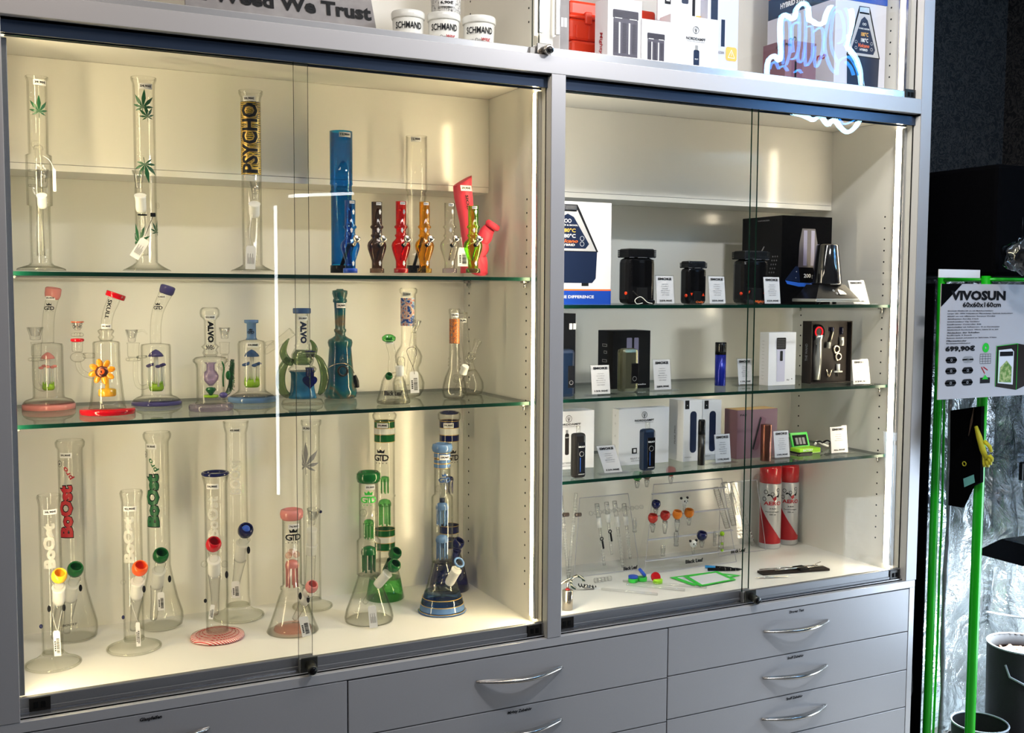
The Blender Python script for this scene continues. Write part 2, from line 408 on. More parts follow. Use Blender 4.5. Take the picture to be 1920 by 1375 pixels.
def leaf(size):
    vs = []; fs = []
    for a, l in ((0, 1), (38, .85), (-38, .85), (78, .62), (-78, .62), (116, .46), (-116, .46)):
        t = math.radians(a); dx, dy = math.sin(t), math.cos(t); b = len(vs); L = l*size
        for q, wd in ((0, .0), (.25, .07), (.5, .115), (.75, .07), (1, 0)):
            vs += [(dx*L*q-dy*wd*L, dy*L*q+dx*wd*L), (dx*L*q+dy*wd*L, dy*L*q-dx*wd*L)]
        fs += [(b+2*i, b+2*i+1, b+2*i+3, b+2*i+2) for i in range(4)]
    b = len(vs); vs += [(-.015*size, 0), (.015*size, 0), (.015*size, -.35*size), (-.015*size, -.35*size)]; fs.append((b, b+1, b+2, b+3))
    return vs, fs

# ================================================================== the room
def struct(name, m, mat, loc=(0, 0, 0)): return m.make(name, mat, None, loc, kind='structure')
struct('floor', M().box((-2.5, -3.2, -.86), (3.4, .66, -.80)), 'room_floor')
struct('ceiling', M().box((-2.5, -3.2, 1.95), (3.4, .66, 2.0)), 'room_ceiling')
struct('wall_back', M().box((-2.5, .56, -.80), (3.28, .66, 1.95)), 'wallpaper')
struct('wall_right', M().box((3.28, -3.2, -.80), (3.4, .66, 1.95)), 'wallpaper')
# lamps of the shop (their mirror images show in the panes)
def tube_lamp(a, b, label):
    a, b = Vector(a), Vector(b); o = thing('tube_lamp', label, 'lamp', a, 'bright tube lamps across the shop'); d = b-a
    M().tube([(0, 0, 0), d], .0075, 10).make('tube', 'lamp_white', o)
    n = d.normalized()
    M().box((-.02, -.034, -.02), (.02, -.014, .02)).tube([Vector((0, -.024, 0)), d+Vector((0, -.024, 0))], .012, 6).make('housing', 'bright_aluminium', o)
p = atY(3.0, 545, 367); q = atY(3.0, 662, 363); tube_lamp((p.x, -2.944, p.z), (q.x, -2.944, q.z), 'horizontal white tube lamp mirrored in the upper left pane')
p = atY(3.0, 519, 385); q = atY(3.0, 518, 930); tube_lamp((p.x, -2.944, p.z), (p.x, -2.944, q.z), 'tall upright white tube lamp mirrored in the left pane')

# ================================================================== display cabinets
XL, XM1, XM2, XR, XE = 0.0, 1.1162, 1.1526, 2.2622, 2.3015
ZF, ZT, ZB, YB, YH, ZH = .0164, 1.2951, 1.3398, .494, .3335, 1.060
def panel(o, name, a, b, mat='cream_panel', bev=0): return M().box(a, b, bev).make(name, mat, o)
def holes(o, X, sgn, z0, z1):
    m = M(); z = z0
    while z < z1:
        for y in (.118, .456):
            m.lathe([(.0026, 0), (.0026, .0006)], 8, (X, y, z), ax=(sgn, 0, 0))
        z += .032
    m.make('shelf_pin_holes', 'gap_black', o, kind='stuff')
def shelf(o, x0, x1, z):
    y0, y1 = .088, .482
    m = M(); m.box((x0+.004, y0, z-.008), (x1-.004, y1, z)); m.mi = [0, 0, 1, 1, 1, 1]
    s = m.make('glass_shelf', ['shelf_glass', 'glass_edge'], o)
    for x, y in ((x0+.008, .112), (x1-.008, .112), (x0+.008, .45), (x1-.008, .45)):
        M().box((x-.008, y-.008, z-.013), (x+.008, y+.008, z-.0085), .001).lathe([(.003, -.012), (.003, 0)], 8, (x, y, z-.012)).make('shelf_clip', 'steel', s)
def pane(o, x0, x1, yf, z0=.032, z1=1.272):
    m = M(); m.box((x0, yf, z0), (x1, yf+.005, z1)); m.mi = [1, 1, 0, 1, 0, 1]
    s = m.make('sliding_pane', ['pane_glass', 'glass_edge'], o)
    r = M(); r.box((x0, yf-.004, z0-.029), (x1, yf+.009, z0+.001), .002).box((x0, yf-.006, z0-.026), (x1, yf-.003, z0-.019), .001)
    r.make('bottom_rail', 'dark_aluminium', s); return s
def carrier(o, s, x, yf, z):
    m = M(); m.box((x-.019, yf-.007, z), (x+.019, yf-.0035, z+.027), .001)
    m.make('runner_plate', 'dark_metal', s)
    for k in (-.007, .006): M().box((x+k-.004, yf-.0085, z+.007), (x+k+.004, yf-.0068, z+.019), .0005).make('runner_slot', 'gap_black', s)
def lock(s, x, yf, z, mat='lock_dark', shut='black_plastic'):
    M().box((x-.018, yf-.010, z-.016), (x+.018, yf-.0065, z+.016), .0015).make('lock_plate', mat, s)
    M().lathe([(.0, 0), (.0105, 0), (.0105, .028), (.009, .030), (0, .030)], 20, (x+.002, yf-.010, z), ax=(-.1, -1, -.12)).make('lock_barrel', mat, s)
    e = Vector((x+.002, yf-.010, z))+Vector((-.1, -1, -.12)).normalized()*.0305
    M().lathe([(0, 0), (.007, 0), (.007, .0008), (0, .0008)], 16, e, ax=(-.1, -1, -.12)).make('key_face', shut, s)
def led(o, X, sgn, mat, z0=.034, z1=1.268):
    """corner profile with the warm light strip, and the trims in front of it"""
    M().box((X,   .059, z0), (X+sgn*.006, .078, z1)).make('led_strip', mat, o)
    M().box((X, .046, z0), (X+sgn*.010, .056, z1), .001).make('led_profile', 'bright_aluminium', o)
    M().box((X, .083, z0), (X+sgn*.004, .086, z1)).make('led_backing', 'bright_aluminium', o)
def tracks(o, x0, x1, zt, zb=None):
    m = M(); m.box((x0, .018, zt-.028), (x1, .023, zt)).box((x0, .034, zt-.024), (x1, .037, zt)).box((x0, .050, zt-.028), (x1, .053, zt)).box((x0, .018, zt-.005), (x1, .053, zt))
    m.make('top_track', 'track_dark', o)
    if zb is not None:
        m = M(); m.box((x0, .013, zb), (x1, .054, zb+.0025)).box((x0, .013, zb), (x1, .015, zb+.005)).box((x0, .036, zb), (x1, .0375, zb+.008))
        m.make('bottom_track', 'bright_aluminium', o)
def bay(name, label, x0, x1, shelves, mat, split, front_post, lefthole):
    o = thing(name, label, 'cabinet', (0, 0, 0), 'glass fronted display cases over the drawers')
    panel(o, 'floor_panel', (x0, .055, .0002), (x1, YB, ZF), 'cream_floor')
    panel(o, 'ceiling_panel', (x0, .055, ZT), (x1, YB, ZB))
    panel(o, 'back_panel', (x0, YB, 0), (x1, YB+.008, ZB))
    panel(o, 'side_panel', (x0-.018, .002, .0005), (x0, YB+.008, ZT-.0005)); panel(o, 'side_panel', (x1, .002, .0005), (x1+.018, YB+.008, ZT-.0005))
    M().box((x0+.0005, YH, ZH+.0145), (x1-.0005, YB-.001, ZT-.0005)).make('header_box', 'cream_panel', o)
    M().box((x0+.0005, YH+.0005, ZH), (x1-.0005, YB-.001, ZH+.0135)).make('header_board', 'cream_panel', o)
    for z in shelves: shelf(o, x0, x1, z)
    led(o, x0, 1, mat); led(o, x1, -1, mat)
    tracks(o, x0, x1, 1.2995, .0003)
    s1 = pane(o, x0, split+.034, .040); s2 = pane(o, split, x1, .024)
    carrier(o, s1, x0+.035, .040, .004); carrier(o, s2, x1-.024, .024, .004)
    lock(s2, split+.020, .024, .020)
    if lefthole: holes(o, x0, 1, .10, 1.03)
    holes(o, x1, -1, .10, 1.03)
    return o
cabL = bay('display_cabinet', 'left lit glass case filled with glass water pipes, sliding panes', XL, XM1, (.843, .549), 'led_warm_left', .5345, True, False)
cabR = bay('display_cabinet', 'right lit glass case of vaporizers, boxes and price cards', XM2, XR, (.778, .550, .350), 'led_warm_right', 1.7050, False, False)
def post(name, x0, x1, z0, z1, label, y0=0, y1=.0018):
    o = M().box((x0, y0, z0), (x1, y1, z1), .0008).make(name, 'silver_laminate'); return tag(o, label, 'post')
post('frame_post', -.055, 0, .0005, 1.2995, 'grey upright post left of the left glass case', -.001, .0015)
post('frame_post', XM1, XM2, .0005, 1.2995, 'grey upright post between the two lit glass cases', -.001, .0015)
post('frame_post', XR, XE, .0005, 1.95, 'tall grey corner post at the right end, tinted blue by neon', -.001, .0015)
o = M().box((XR+.018, .0018, .0005), (XE, .55, 1.95)).make('end_panel', 'silver_laminate'); tag(o, 'grey outer end panel of the display wall beside the grow tent', 'panel')
o = M().box((-.6, -.001, 1.300), (XR-.0005, .0545, ZB), .001).make('cross_beam', 'silver_laminate'); tag(o, 'long silver cross beam above both lit glass cases', 'beam')

# upper case
U = thing('upper_display_cabinet', 'upper glass case above the beam with boxes, tubs and a plaque', 'cabinet', (0, 0, 0))
panel(U, 'back_panel', (-.6, YB, ZB), (XR, YB+.008, 1.90)); panel(U, 'side_panel', (XR, .002, ZB), (XR+.018, YB+.008, 1.90))
panel(U, 'floor_panel', (-.6, .055, ZB+.0002), (XR, YB, ZB+.006)); panel(U, 'top_panel', (-.6, .002, 1.87), (XR, YB, 1.90))
panel(U, 'divider_panel', (1.118, .062, ZB+.006), (1.152, YB, 1.87), 'cream_panel')
led(U, XR, -1, 'led_warm_upper', 1.36, 1.86); led(U, 1.118, -1, 'led_warm_upper', 1.40, 1.86); led(U, 1.152, 1, 'led_warm_upper', 1.40, 1.86); led(U, -.6, 1, 'led_warm_upper', 1.40, 1.86)
for x0, x1, y in ((-.6, 1.105, .040), (1.080, XR, .024)):
    m = M(); m.box((x0, y, 1.360), (x1, y+.005, 1.86)); m.mi = [1, 1, 0, 1, 0, 1]; s = m.make('sliding_pane', ['pane_glass', 'glass_edge'], U)
    M().box((x0, y-.005, ZB+.001), (x1, y+.009, 1.3625), .002).make('bottom_rail', 'satin_silver', s)
lock(s, 1.103, .022, 1.352, 'steel', 'dark_metal'); carrier(U, s, XR-.024, .023, 1.340)
M().box((1.066, .010, 1.341), (1.079, .020, 1.356), .001).make('end_stop', 'steel', s)
holes(U, XR, -1, 1.42, 1.8); holes(U, 1.118, -1, 1.44, 1.8)

# counter and drawers
o = M().box((-.6, 0, -.0205), (XE-.003, .54, 0), .0008).make('counter_top', 'silver_edge'); tag(o, 'silver counter board under the glass cases and over the drawers', 'counter')
DR = {}
def drawer(o, x0, x1, z0, z1, words_, hx, hw):
    d = M().box((x0+.0015, .0005, z0+.0012), (x1-.0015, .018, z1-.0012), .0012).make('drawer_front', 'silver_laminate', o)
    zc = z1-.052
    pts = []; n = 20
    m = M()
    for i in range(n+1):
        t = -1+2*i/n; k = math.cos(t*PI/2)
        pts.append((hx+hw*t, -.002-.034*k, zc))
    # flat bow: thin rod with a leaf shaped upper face
    m.tube(pts, [.0022+.0028*math.cos((-1+2*i/n)*PI/2) for i in range(n+1)], 10, flat=1.0)
    top = [(hx+hw*(-1+2*i/n), -.001-.036*math.cos((-1+2*i/n)*PI/2)**1.0, zc+.002) for i in range(n+1)]
    inn = [(hx+hw*(-1+2*i/n), -.001-.022*math.cos((-1+2*i/n)*PI/2)**1.3, zc+.004) for i in range(n+1)]
    m.add(top+inn, [(i, i+1, n+2+i, n+1+i) for i in range(n)])
    m.make('handle', 'steel', d)
    if words_:
        t = M(); text(t, words_[0], .0095, flat((hx+words_[1], -.0005, z1-.011), (1, 0, 0), (0, 0, 1)), .035, shear=.15); t.make('lettering', 'ink', d)
gl('label_film', (.93, .93, .93), (.9, .9, .9), .03, .1)
for nm, x0, x1, rows, lab in (
    ('drawer_cabinet', -.45, .6333, (-.0215, -.149, -.262, -.45, -.76), 'grey drawer unit at the left, top drawer marked Glaspfeifen'),
    ('drawer_cabinet', .6333, 1.4575, (-.0228, -.1495, -.262, -.45, -.76), 'middle grey drawer unit, second drawer marked Mighty Zubehör'),
    ('drawer_cabinet', 1.4575, 2.2785, (-.0222, -.1465, -.2578, -.3665, -.53, -.76), 'right grey drawer unit with drawers marked Drogen Test and Snuff Zubehör')):
    o = thing(nm, lab, 'cabinet', (0, 0, 0), 'grey drawer units under the counter')
    xe = XE-.003 if x0 > 1.4 else x1
    M().box((x0+.0003, .019, -.795), (xe-.0003, .50, -.0208)).make('carcass', 'gap_black', o)
    if x0 > 1.4: M().box((x1+.0005, .0003, -.795), (xe, .0188, -.0208), .0006).make('side_stile', 'silver_edge', o)
    hx = (x0+x1)/2 if x0 > 0 else atY(0, 283, 1350).x
    hw = abs(atY(0, 1055, 1243).x-atY(0, 893, 1275).x)/2
    wr = {0: {0: ('Glaspfeifen', 0)}, 1: {1: ('Mighty Zubehör', 0)}, 2: {0: ('Drogen Test', .0), 1: ('Snuff Zubehör', 0), 2: ('Snuff Zubehör', 0)}}[0 if x0 < 0 else (1 if x0 < 1 else 2)]
    for i in range(len(rows)-1):
        drawer(o, x0, x1, rows[i+1], rows[i], wr.get(i), hx, hw)
    M().box((x0+.002, .03, -.80), (xe-.002, .05, -.7955)).make('plinth', 'gap_black', o)

# ================================================================== glassware of the left case
def textw(m, txt, W, H, fn, at=(0, 0), rot=0., cut=0., mi=0, bold=.02, shear=0.):
    """text fitted to a width and height in metres"""
    vs, fs = glyphs(txt, 1, bold, 'C', shear)
    if not vs: return
    x0 = min(v[0] for v in vs); x1 = max(v[0] for v in vs); y0 = min(v[1] for v in vs); y1 = max(v[1] for v in vs)
    kx = W/(x1-x0); ky = H/(y1-y0)
    vs = [((x-(x0+x1)/2)*kx, (y-(y0+y1)/2)*ky) for x, y in vs]
    put2d(m, vs, fs, lambda x, y: fn(x+at[0], y+at[1]), mi, cut, rot)
def facing(sp, dxr=0.):
    """bearing on a standing tube whose point appears dxr radii right of its axis"""
    a = math.atan2(CAM.y-sp.O.y, CAM.x-sp.O.x); return a+math.asin(max(-.95, min(.95, dxr)))
def sticker(o, sp, px, py, hw, txt, w, h, ox=None, paper='white_paper', c=(0, 0)):
    R = sp.r(hw)+.0014; cx = ox if ox is not None else pix(sp.O+Vector((c[0], c[1], sp.z(py))))[0]
    fn = wrap(R, sp.z(py), facing(sp, (px-cx)/hw), c); W, H = sp.r(w), sp.r(h)
    m = M(); vs, fs = rectg(-W/2, -H/2, W/2, H/2, 8); m.add([fn(u, v) for u, v in vs], fs, 0, True); s = m.make('price_sticker', paper, o)
    fn2 = wrap(R+.0006, sp.z(py), facing(sp, (px-cx)/hw), c)
    t = M(); textw(t, txt, W*.82, H*.50, fn2, cut=W/10, bold=.035); t.make('lettering', 'ink', s)
def decal(o, sp, px, py, hw, draw, mat, name='printed_logo', c=(0, 0), eps=.0013):
    R = sp.r(hw)+eps; cx = pix(sp.O+Vector((c[0], c[1], sp.z(py))))[0]
    fn = wrap(R, sp.z(py), facing(sp, (px-cx)/hw), c); m = M(); draw(m, fn, R); return m.make(name, mat, o)
def tubing(o, sp, name, pts, hws, mat, seg=18, sm=True, flat_=1.):
    """pts: (px, py, dy) ; hws: half widths in px"""
    P = [sp.p(*p) for p in pts]; R = [sp.r(h) for h in (hws if hasattr(hws, '__len__') else [hws]*len(P))]
    if sm: P, R = smooth(P, R)
    return M().tube(P, R, seg, flat=flat_).make(name, mat, o)
def smooth(P, R, k=4):
    n = len(P)
    if n < 3: return P, R
    Q = []; S_ = []
    for i in range(n-1):
        a, b, c, d = P[max(i-1, 0)], P[i], P[i+1], P[min(i+2, n-1)]
        for j in range(k):
            t = j/k; t2, t3 = t*t, t*t*t
            Q.append((b*2+(c-a)*t+(a*2-b*5+c*4-d)*t2+(b*3-a-c*3+d)*t3)*.5); S_.append(R[i]*(1-t)+R[i+1]*t)
    Q.append(P[-1]); S_.append(R[-1]); return Q, S_
BOWL = [(0, -.95), (.30, -.95), (.62, -.80), (.92, -.35), (1, .05), (.96, .45), (.80, .78), (.66, .78), (.72, .4), (.70, 0), (.45, -.5), (.0, -.6)]
def bowl(o, sp, px, py, dy, hw, mat, ax=(.12, -.62, .78), name='bowl', inner=None):
    r = sp.r(hw); M().lathe([(a*r, b*r) for a, b in BOWL], 24, sp.p(px, py, dy), ax=ax, caps=False).make(name, mat, o)
def funnel(o, sp, px, py, dy, hwt, hwb, h, mat='bright_glass', ax=(0, 0, 1)):
    a, b, hh = sp.r(hwt), sp.r(hwb), sp.r(h)
    M().lathe([(b*.6, -hh/2), (b, -hh*.45), (b*1.05, -hh*.2), (a, hh/2), (a*.86, hh/2), (b*.8, -hh*.15), (.0006, -hh*.2)], 22, sp.p(px, py, dy), ax=ax, caps=False).make('bowl', mat, o)
def oval(o, sp, px, py, dy, hw, hh, mat='matt_black', name='clip_tab', rot=0.):
    M().ball(sp.p(px, py, dy), 1, sc=(sp.r(hw), sp.r(hw), sp.r(hh))).make(name, mat, o)
def frosted(o, sp, a, b, hw, mat='frosted_glass', hwb=None):
    A, B = sp.p(*a), sp.p(*b); R = sp.r(hw); R2 = sp.r(hwb or hw)
    m = M(); n = 6; m.tube([A.lerp(B, i/n) for i in range(n+1)], [R*1.12, R*1.0, R, R, R2, R2, R2*.9], 16); m.make('ground_joint', mat, o)
def hang_tag(o, sp, px, py, dy, w, h, rot=0., bar=True, cord=None, lines=False, cordmat='opaque_white'):
    c = sp.p(px, py, dy); U = Vector((math.cos(-.25), math.sin(-.25), 0)); V = Vector((0, 0, 1)); W, H = sp.r(w)/2, sp.r(h)/2
    cr, sr = math.cos(rot), math.sin(rot); u = U*cr+V*sr; v = V*cr-U*sr; nrm = u.cross(v)
    if nrm.y > 0: nrm = -nrm
    f = lambda a, b, d=0: c+u*a+v*b+nrm*(d)
    m = M(); m.poly([(-W, -H), (W, -H), (W, H*.85), (W*.7, H), (-W*.7, H), (-W, H*.85)], lambda a, b, d: f(a, b, d), th=.0008); s = m.make('hang_tag', 'white_paper', o)
    t = M()
    if bar:
        y = -H*.75; random.seed(int(px))
        while y < H*.35:
            q = random.uniform(.02, .06)*H; t.add([f(-W*.15, y, .0005), f(W*.7, y, .0005), f(W*.7, y+q, .0005), f(-W*.15, y+q, .0005)], [(0, 1, 2, 3)]); y += q+random.uniform(.02, .06)*H
        y = -H*.6
        for k in range(5): t.add([f(-W*.7, y, .0005), f(-W*.35, y, .0005), f(-W*.35, y+H*.11, .0005), f(-W*.7, y+H*.11, .0005)], [(0, 1, 2, 3)]); y += H*.17
    if lines:
        for k in range(6): x = -W*.6+k*W*.24; L = H*(.35 if k % 2 else .55); t.add([f(x, -H*.55, .0005), f(x+W*.07, -H*.55, .0005), f(x+W*.07, -H*.55+L*1.6, .0005), f(x, -H*.55+L*1.6, .0005)], [(0, 1, 2, 3)])
    t.make('barcode', 'ink', s)
    if cord:
        P = [sp.p(*q) for q in cord]; P, R = smooth(P, [.0006]*len(P)); M().tube(P, R, 5).make('cord', cordmat, o)
def stand(x, y, zz, Y=None):
    p = atZ(zz, x, y) if Y is None else atY(Y, x, y); return Spot((p.x, p.y, zz))
def spotY(x, Y, zz):
    """base on shelf height zz at depth Y under picture column x"""
    py = 600.
    for _ in range(8):
        p = atY(Y, x, py); py = pix((p.x, Y, zz))[1]
    p = atY(Y, x, py); return Spot((p.x, Y, zz))
SH1, SH2 = .8433, .5493
GB = 'glass water pipes in the left case'
def gthing(label, sp, name='glass_water_pipe', cat='water pipe', group=GB): return thing(name, label, cat, sp.O, group)
def body(o, sp, L, mat='clear_glass', wall=.0022, name='tube_body', seg=48, c=(0, 0, 0)):
    return M().lathe(sp.prof(L), seg, c=c, wall=wall).make(name, mat, o)
def base_disc(o, sp, L, mat, name='foot'): return M().lathe([(max(r, 1e-4), max(z, .0004)) for r, z in sp.prof(L)], 40).make(name, mat, o)
def crown_gtd(o, sp, px, py, hw, w, mat='ink', c=(0, 0)):
    W = sp.r(w)
    def dr(m, fn, R):
        textw(m, 'G', W*.42, W*.36, fn, at=(-W*.27, 0), cut=W/12, bold=.03); textw(m, 'T', W*.16, W*.36, fn, at=(0, 0), cut=W/12, bold=.05)
        textw(m, 'D', W*.38, W*.36, fn, at=(W*.28, 0), cut=W/12, bold=.03)
        cw = W*.2; z = W*.26
        put2d(m, [(-cw, z), (cw, z), (cw*1.2, z+W*.2), (cw*.5, z+W*.1), (0, z+W*.24), (-cw*.5, z+W*.1), (-cw*1.2, z+W*.2)], [(0, 1, 2, 3, 4, 5, 6)], fn)
        for k in range(4): u = (-.3+.2*k)*W; m.add([fn(u, -W*.32), fn(u+W*.05, -W*.32), fn(u+W*.05, -W*.27), fn(u, -W*.27)], [(0, 1, 2, 3)])
    decal(o, sp, px, py, hw, dr, mat, 'crowned_logo', c)
def word(o, sp, px, py, hw, txt, w, h, mat, rot=0., cut=10, c=(0, 0), bold=.03, shear=0.):
    """w, h: extent of the text along its own line and across it, in px"""
    W, H = sp.r(w), sp.r(h)
    decal(o, sp, px, py, hw, lambda m, fn, R: textw(m, txt, W, H, fn, rot=rot, cut=sp.r(hw)/4, bold=bold, shear=shear), mat, 'printed_word', c)
def leafdecal(o, sp, px, py, hw, size, mat='leaf_green', rot=0.):
    def dr(m, fn, R): vs, fs = leaf(sp.r(size)); put2d(m, vs, fs, fn, cut=R/4, rot=rot)
    decal(o, sp, px, py, hw, dr, mat, 'leaf_print')
def dome(o, sp, py0, py1, hw, mat, legs=6, name='tree_perc', c=(0, 0, 0)):
    """dome with legs: py0 top, py1 bottom"""
    z0, z1 = sp.z(py0), sp.z(py1); R = sp.r(hw); k = (z0-z1)
    m = M(); m.lathe([(R, z0-R*1.1), (R*1.02, z0-R*.7), (R*.85, z0-R*.25), (R*.4, z0-R*.03), (.0004, z0)], 20, c=c, caps=False)
    d = m.make(name, mat, o)
    l = M()
    for i in range(legs): a = 2*PI*i/legs+.3; l.tube([(c[0]+R*.8*math.cos(a), c[1]+R*.8*math.sin(a), z0-R*.9), (c[0]+R*.8*math.cos(a), c[1]+R*.8*math.sin(a), z1)], R*.14, 6)
    l.make('perc_arms', mat, d)
def mushrooms(o, sp, px, py, hw, mat, small, limepy, limehw, stem='frosted_glass'):
    p = sp.p(px, py, 0); R = sp.r(hw); s = M()
    s.lathe([(R*.9, -.001), (R, .0), (R*.8, R*.35), (R*.4, R*.72), (.0004, R*.9)], 20, (0, 0, p.z)).make('mushroom_cap', mat, o)
    t = M(); zl = sp.z(limepy)
    t.lathe([(R*.33, zl), (R*.28, p.z)], 12)
    t.make('mushroom_stem', stem, o)
    for i in range(small[0]):
        a = 2*PI*i/small[0]-.4; x, y = R*.95*math.cos(a), R*.95*math.sin(a); z = sp.z(small[1]+(i % 2)*2.5)
        k = M().ball((x, y, z), R*.36, seg=10, rings=6, sc=(1, 1, .6)).make('small_mushroom', mat, o)
        M().lathe([(R*.13, zl-z), (R*.1, 0)], 8, (x, y, z)).make('small_stem', stem, k)
    RL = sp.r(limehw); random.seed(3)
    m = M(); m.lathe([(RL*.8, zl-RL*.7), (RL, zl-RL*.4), (RL, zl+RL*.2), (RL*.7, zl+RL*.35)], 20)
    for i in range(12): a = 2*PI*i/12; m.lathe([(RL*.12, 0), (.0004, RL*.55)], 5, (RL*.85*math.cos(a), RL*.85*math.sin(a), zl+RL*.15))
    m.make('lime_grass_perc', 'opaque_lime', o)

# ---- top shelf: straight tubes
sp = spotY(78, .20, SH1)
o = gthing('clear glass pipe with a dark green leaf, marked 39,90, leftmost on the top shelf', sp)
body(o, sp, [(46, 506), (44, 503), (24, 497), (20, 492), (20, 387), (24.5, 385), (25, 292), (19, 289), (19, 160), (19, 152), (21.5, 146), (21.5, 144)])
base_disc(o, sp, [(47, 507), (46, 504), (30, 500), (.1, 499)], 'clear_glass')
sticker(o, sp, 75, 157, 19, '39,90€', 27, 11); leafdecal(o, sp, 73, 212, 19, 34)
m = M().lathe(sp.prof([(8, 480), (6.5, 420), (7, 350)]), 14, (0, 0, 0), wall=.0015); m.make('downstem', 'clear_glass', o)
dome(o, sp, 272, 345, 9, 'clear_glass', 5, 'spiral_perc'); M().ring((sp.p(67, 271, 0)), sp.r(6), sp.r(2.5), ax=(0, 1, 0)).make('ice_ring', 'clear_glass', o)
frosted(o, sp, (78, 366, -.03), (80, 388, -.015), 9); funnel(o, sp, 80, 335, -.045, 12, 8, 36)
for k in range(3): M().ring((sp.p(62, 320+k*14, -.01)), sp.r(7), sp.r(2.4)).make('coil', 'clear_glass', o)
hang_tag(o, sp, 102, 338, -.045, 6, 45, 0, bar=False, cord=[(80, 292, -.03), (92, 300, -.04), (101, 316, -.045)])
sp = spotY(276, .20, SH1)
o = gthing('clear glass pipe with three green leaf prints, marked 24,90, on the top shelf', sp)
body(o, sp, [(46, 508), (43, 506), (28, 498), (20.5, 492), (20.5, 170), (21, 158), (24, 150), (24, 146)])
sticker(o, sp, 273, 165, 20.5, '24,90€', 27, 11)
leafdecal(o, sp, 268, 205, 20.5, 36, rot=-.1); leafdecal(o, sp, 276, 222, 20.5, 26, rot=.15); leafdecal(o, sp, 272, 310, 20.5, 38, rot=PI+.2); leafdecal(o, sp, 262, 455, 20.5, 40, rot=.3); leafdecal(o, sp, 292, 436, 20.5, 26, rot=-.2)
funnel(o, sp, 260, 337, -.075, 12.5, 6, 34); frosted(o, sp, (263, 366, -.06), (265, 396, -.045), 10)
tubing(o, sp, 'downstem', [(265, 396, -.045), (268, 430, -.02), (272, 478, 0)], 6, 'clear_glass')
M().ring(sp.p(267, 403, -.04), sp.r(8), sp.r(1.2)).make('cord_loop', 'matt_black', o)
M().box((-.005, -.003, -.004), (.005, .003, .004), .001).make('cord_bead', 'matt_black', o, sp.p(287, 403, -.055))
hang_tag(o, sp, 262, 466, -.06, 18, 42, -.55, bar=False, lines=True, cord=[(287, 405, -.055), (281, 420, -.06), (272, 443, -.06)], cordmat='matt_black')
M().ball(sp.p(295, 386, 0), sp.r(4), sc=(1, 1, 1.6)).make('glass_knob', 'clear_glass', o)
sp = spotY(474, .20, SH1)
o = gthing('clear pipe with a black and yellow block letter print, marked 22,90, top shelf', sp)
body(o, sp, [(42, 509), (38, 507), (24, 500), (18.6, 496), (18.6, 195), (19, 184), (22.5, 176), (22.5, 171)])
sticker(o, sp, 467, 188, 18.6, '22,90€', 24, 10)
def dr(m, fn, R):
    H = sp.r(137); W = R*2.5; vs, fs = rectg(-W/2, -H/2, W/2, H/2, 14); m.add([fn(u, v) for u, v in vs], fs, 0, True)
decal(o, sp, 468, 261, 18.6, dr, 'psy_print', 'banded_print', eps=.0011)
for mt, b, e in (('gold_ink', .085, .0017), ('ink', .03, .0023)):
    W, H = sp.r(130), sp.r(33 if mt == 'ink' else 37)
    decal(o, sp, 468, 261, 18.6, lambda m, fn, R: textw(m, 'PSYCHO', W, H, fn, rot=PI/2, cut=.003, bold=b), mt, 'printed_word', eps=e)
funnel(o, sp, 479, 358, -.05, 11, 6, 34); frosted(o, sp, (477, 382, -.045), (477, 405, -.03), 10); tubing(o, sp, 'downstem', [(477, 405, -.03), (475, 450, -.01), (475, 490, 0)], 6, 'clear_glass')
for k in (-1, 1): tubing(o, sp, 'inner_arm', [(476, 405, 0), (476+k*10, 425, 0), (476+k*9, 440, 0), (476+k*5, 458, 0)], 1.5, 'clear_glass')
hang_tag(o, sp, 470, 483, -.06, 18, 44, -.04, bar=False, lines=True, cord=[(474, 400, -.04), (468, 430, -.055), (470, 462, -.06)])

# ---- acrylic tubes
sp = spotY(641, .27, SH1)
o = gthing('tall blue acrylic pipe on a black foot, marked 12,90, on the top shelf', sp, 'acrylic_water_pipe')
body(o, sp, [(19.5, 498), (19.5, 364), (21.5, 361), (19.8, 357), (19.8, 349), (21.5, 345), (21, 341), (21.5, 247)], 'blue_acrylic')
base_disc(o, sp, [(21.5, 512), (21.5, 499), (21.5, 498), (.1, 498)], 'black_plastic'); sticker(o, sp, 647, 255, 21.5, '12,90€', 24, 9)
tubing(o, sp, 'downstem', [(640, 500, 0), (655, 458, -.05)], 3.5, 'black_plastic')
sp = spotY(781, .28, SH1)
o = gthing('tall clear acrylic pipe with rippled lower tube on a black foot, marked 12,90', sp, 'acrylic_water_pipe')
body(o, sp, [(17, 498), (17, 455)]+[(r, y) for k in range(5) for r, y in ((18.5, 440-k*18), (17, 434-k*18))]+[(20, 357), (20.5, 352), (20, 346), (20, 256)], 'clear_acrylic')
base_disc(o, sp, [(18, 512), (18, 499), (18, 498), (.1, 498)], 'black_plastic'); sticker(o, sp, 780, 264, 20, '12,90€', 20, 9)
tubing(o, sp, 'downstem', [(776, 500, 0), (792, 445, -.05)], 3, 'dark_metal')
sp = spotY(888, .26, SH1)
o = gthing('pink silicone pipe lettered with a slanted mouth and wavy side arm, marked 29,90', sp, 'silicone_water_pipe')
P = [sp.p(888, 512, 0), sp.p(887, 490, 0), sp.p(883, 455, 0), sp.p(876, 415, 0), sp.p(869, 370, 0), sp.p(867, 348, 0), sp.p(867, 338, 0)]
R = [sp.r(h) for h in (25, 24, 17, 14.5, 17.5, 17.5, 17)]; P, R = smooth(P, R); m = M().tube(P, R, 24)
ztop = sp.z(351)
m.v = [(x, y, z if z < ztop else ztop+(x-sp.p(852, 351, 0).x)*.62) for x, y, z in m.v]
m.make('tube_body', 'pink_silicone', o)
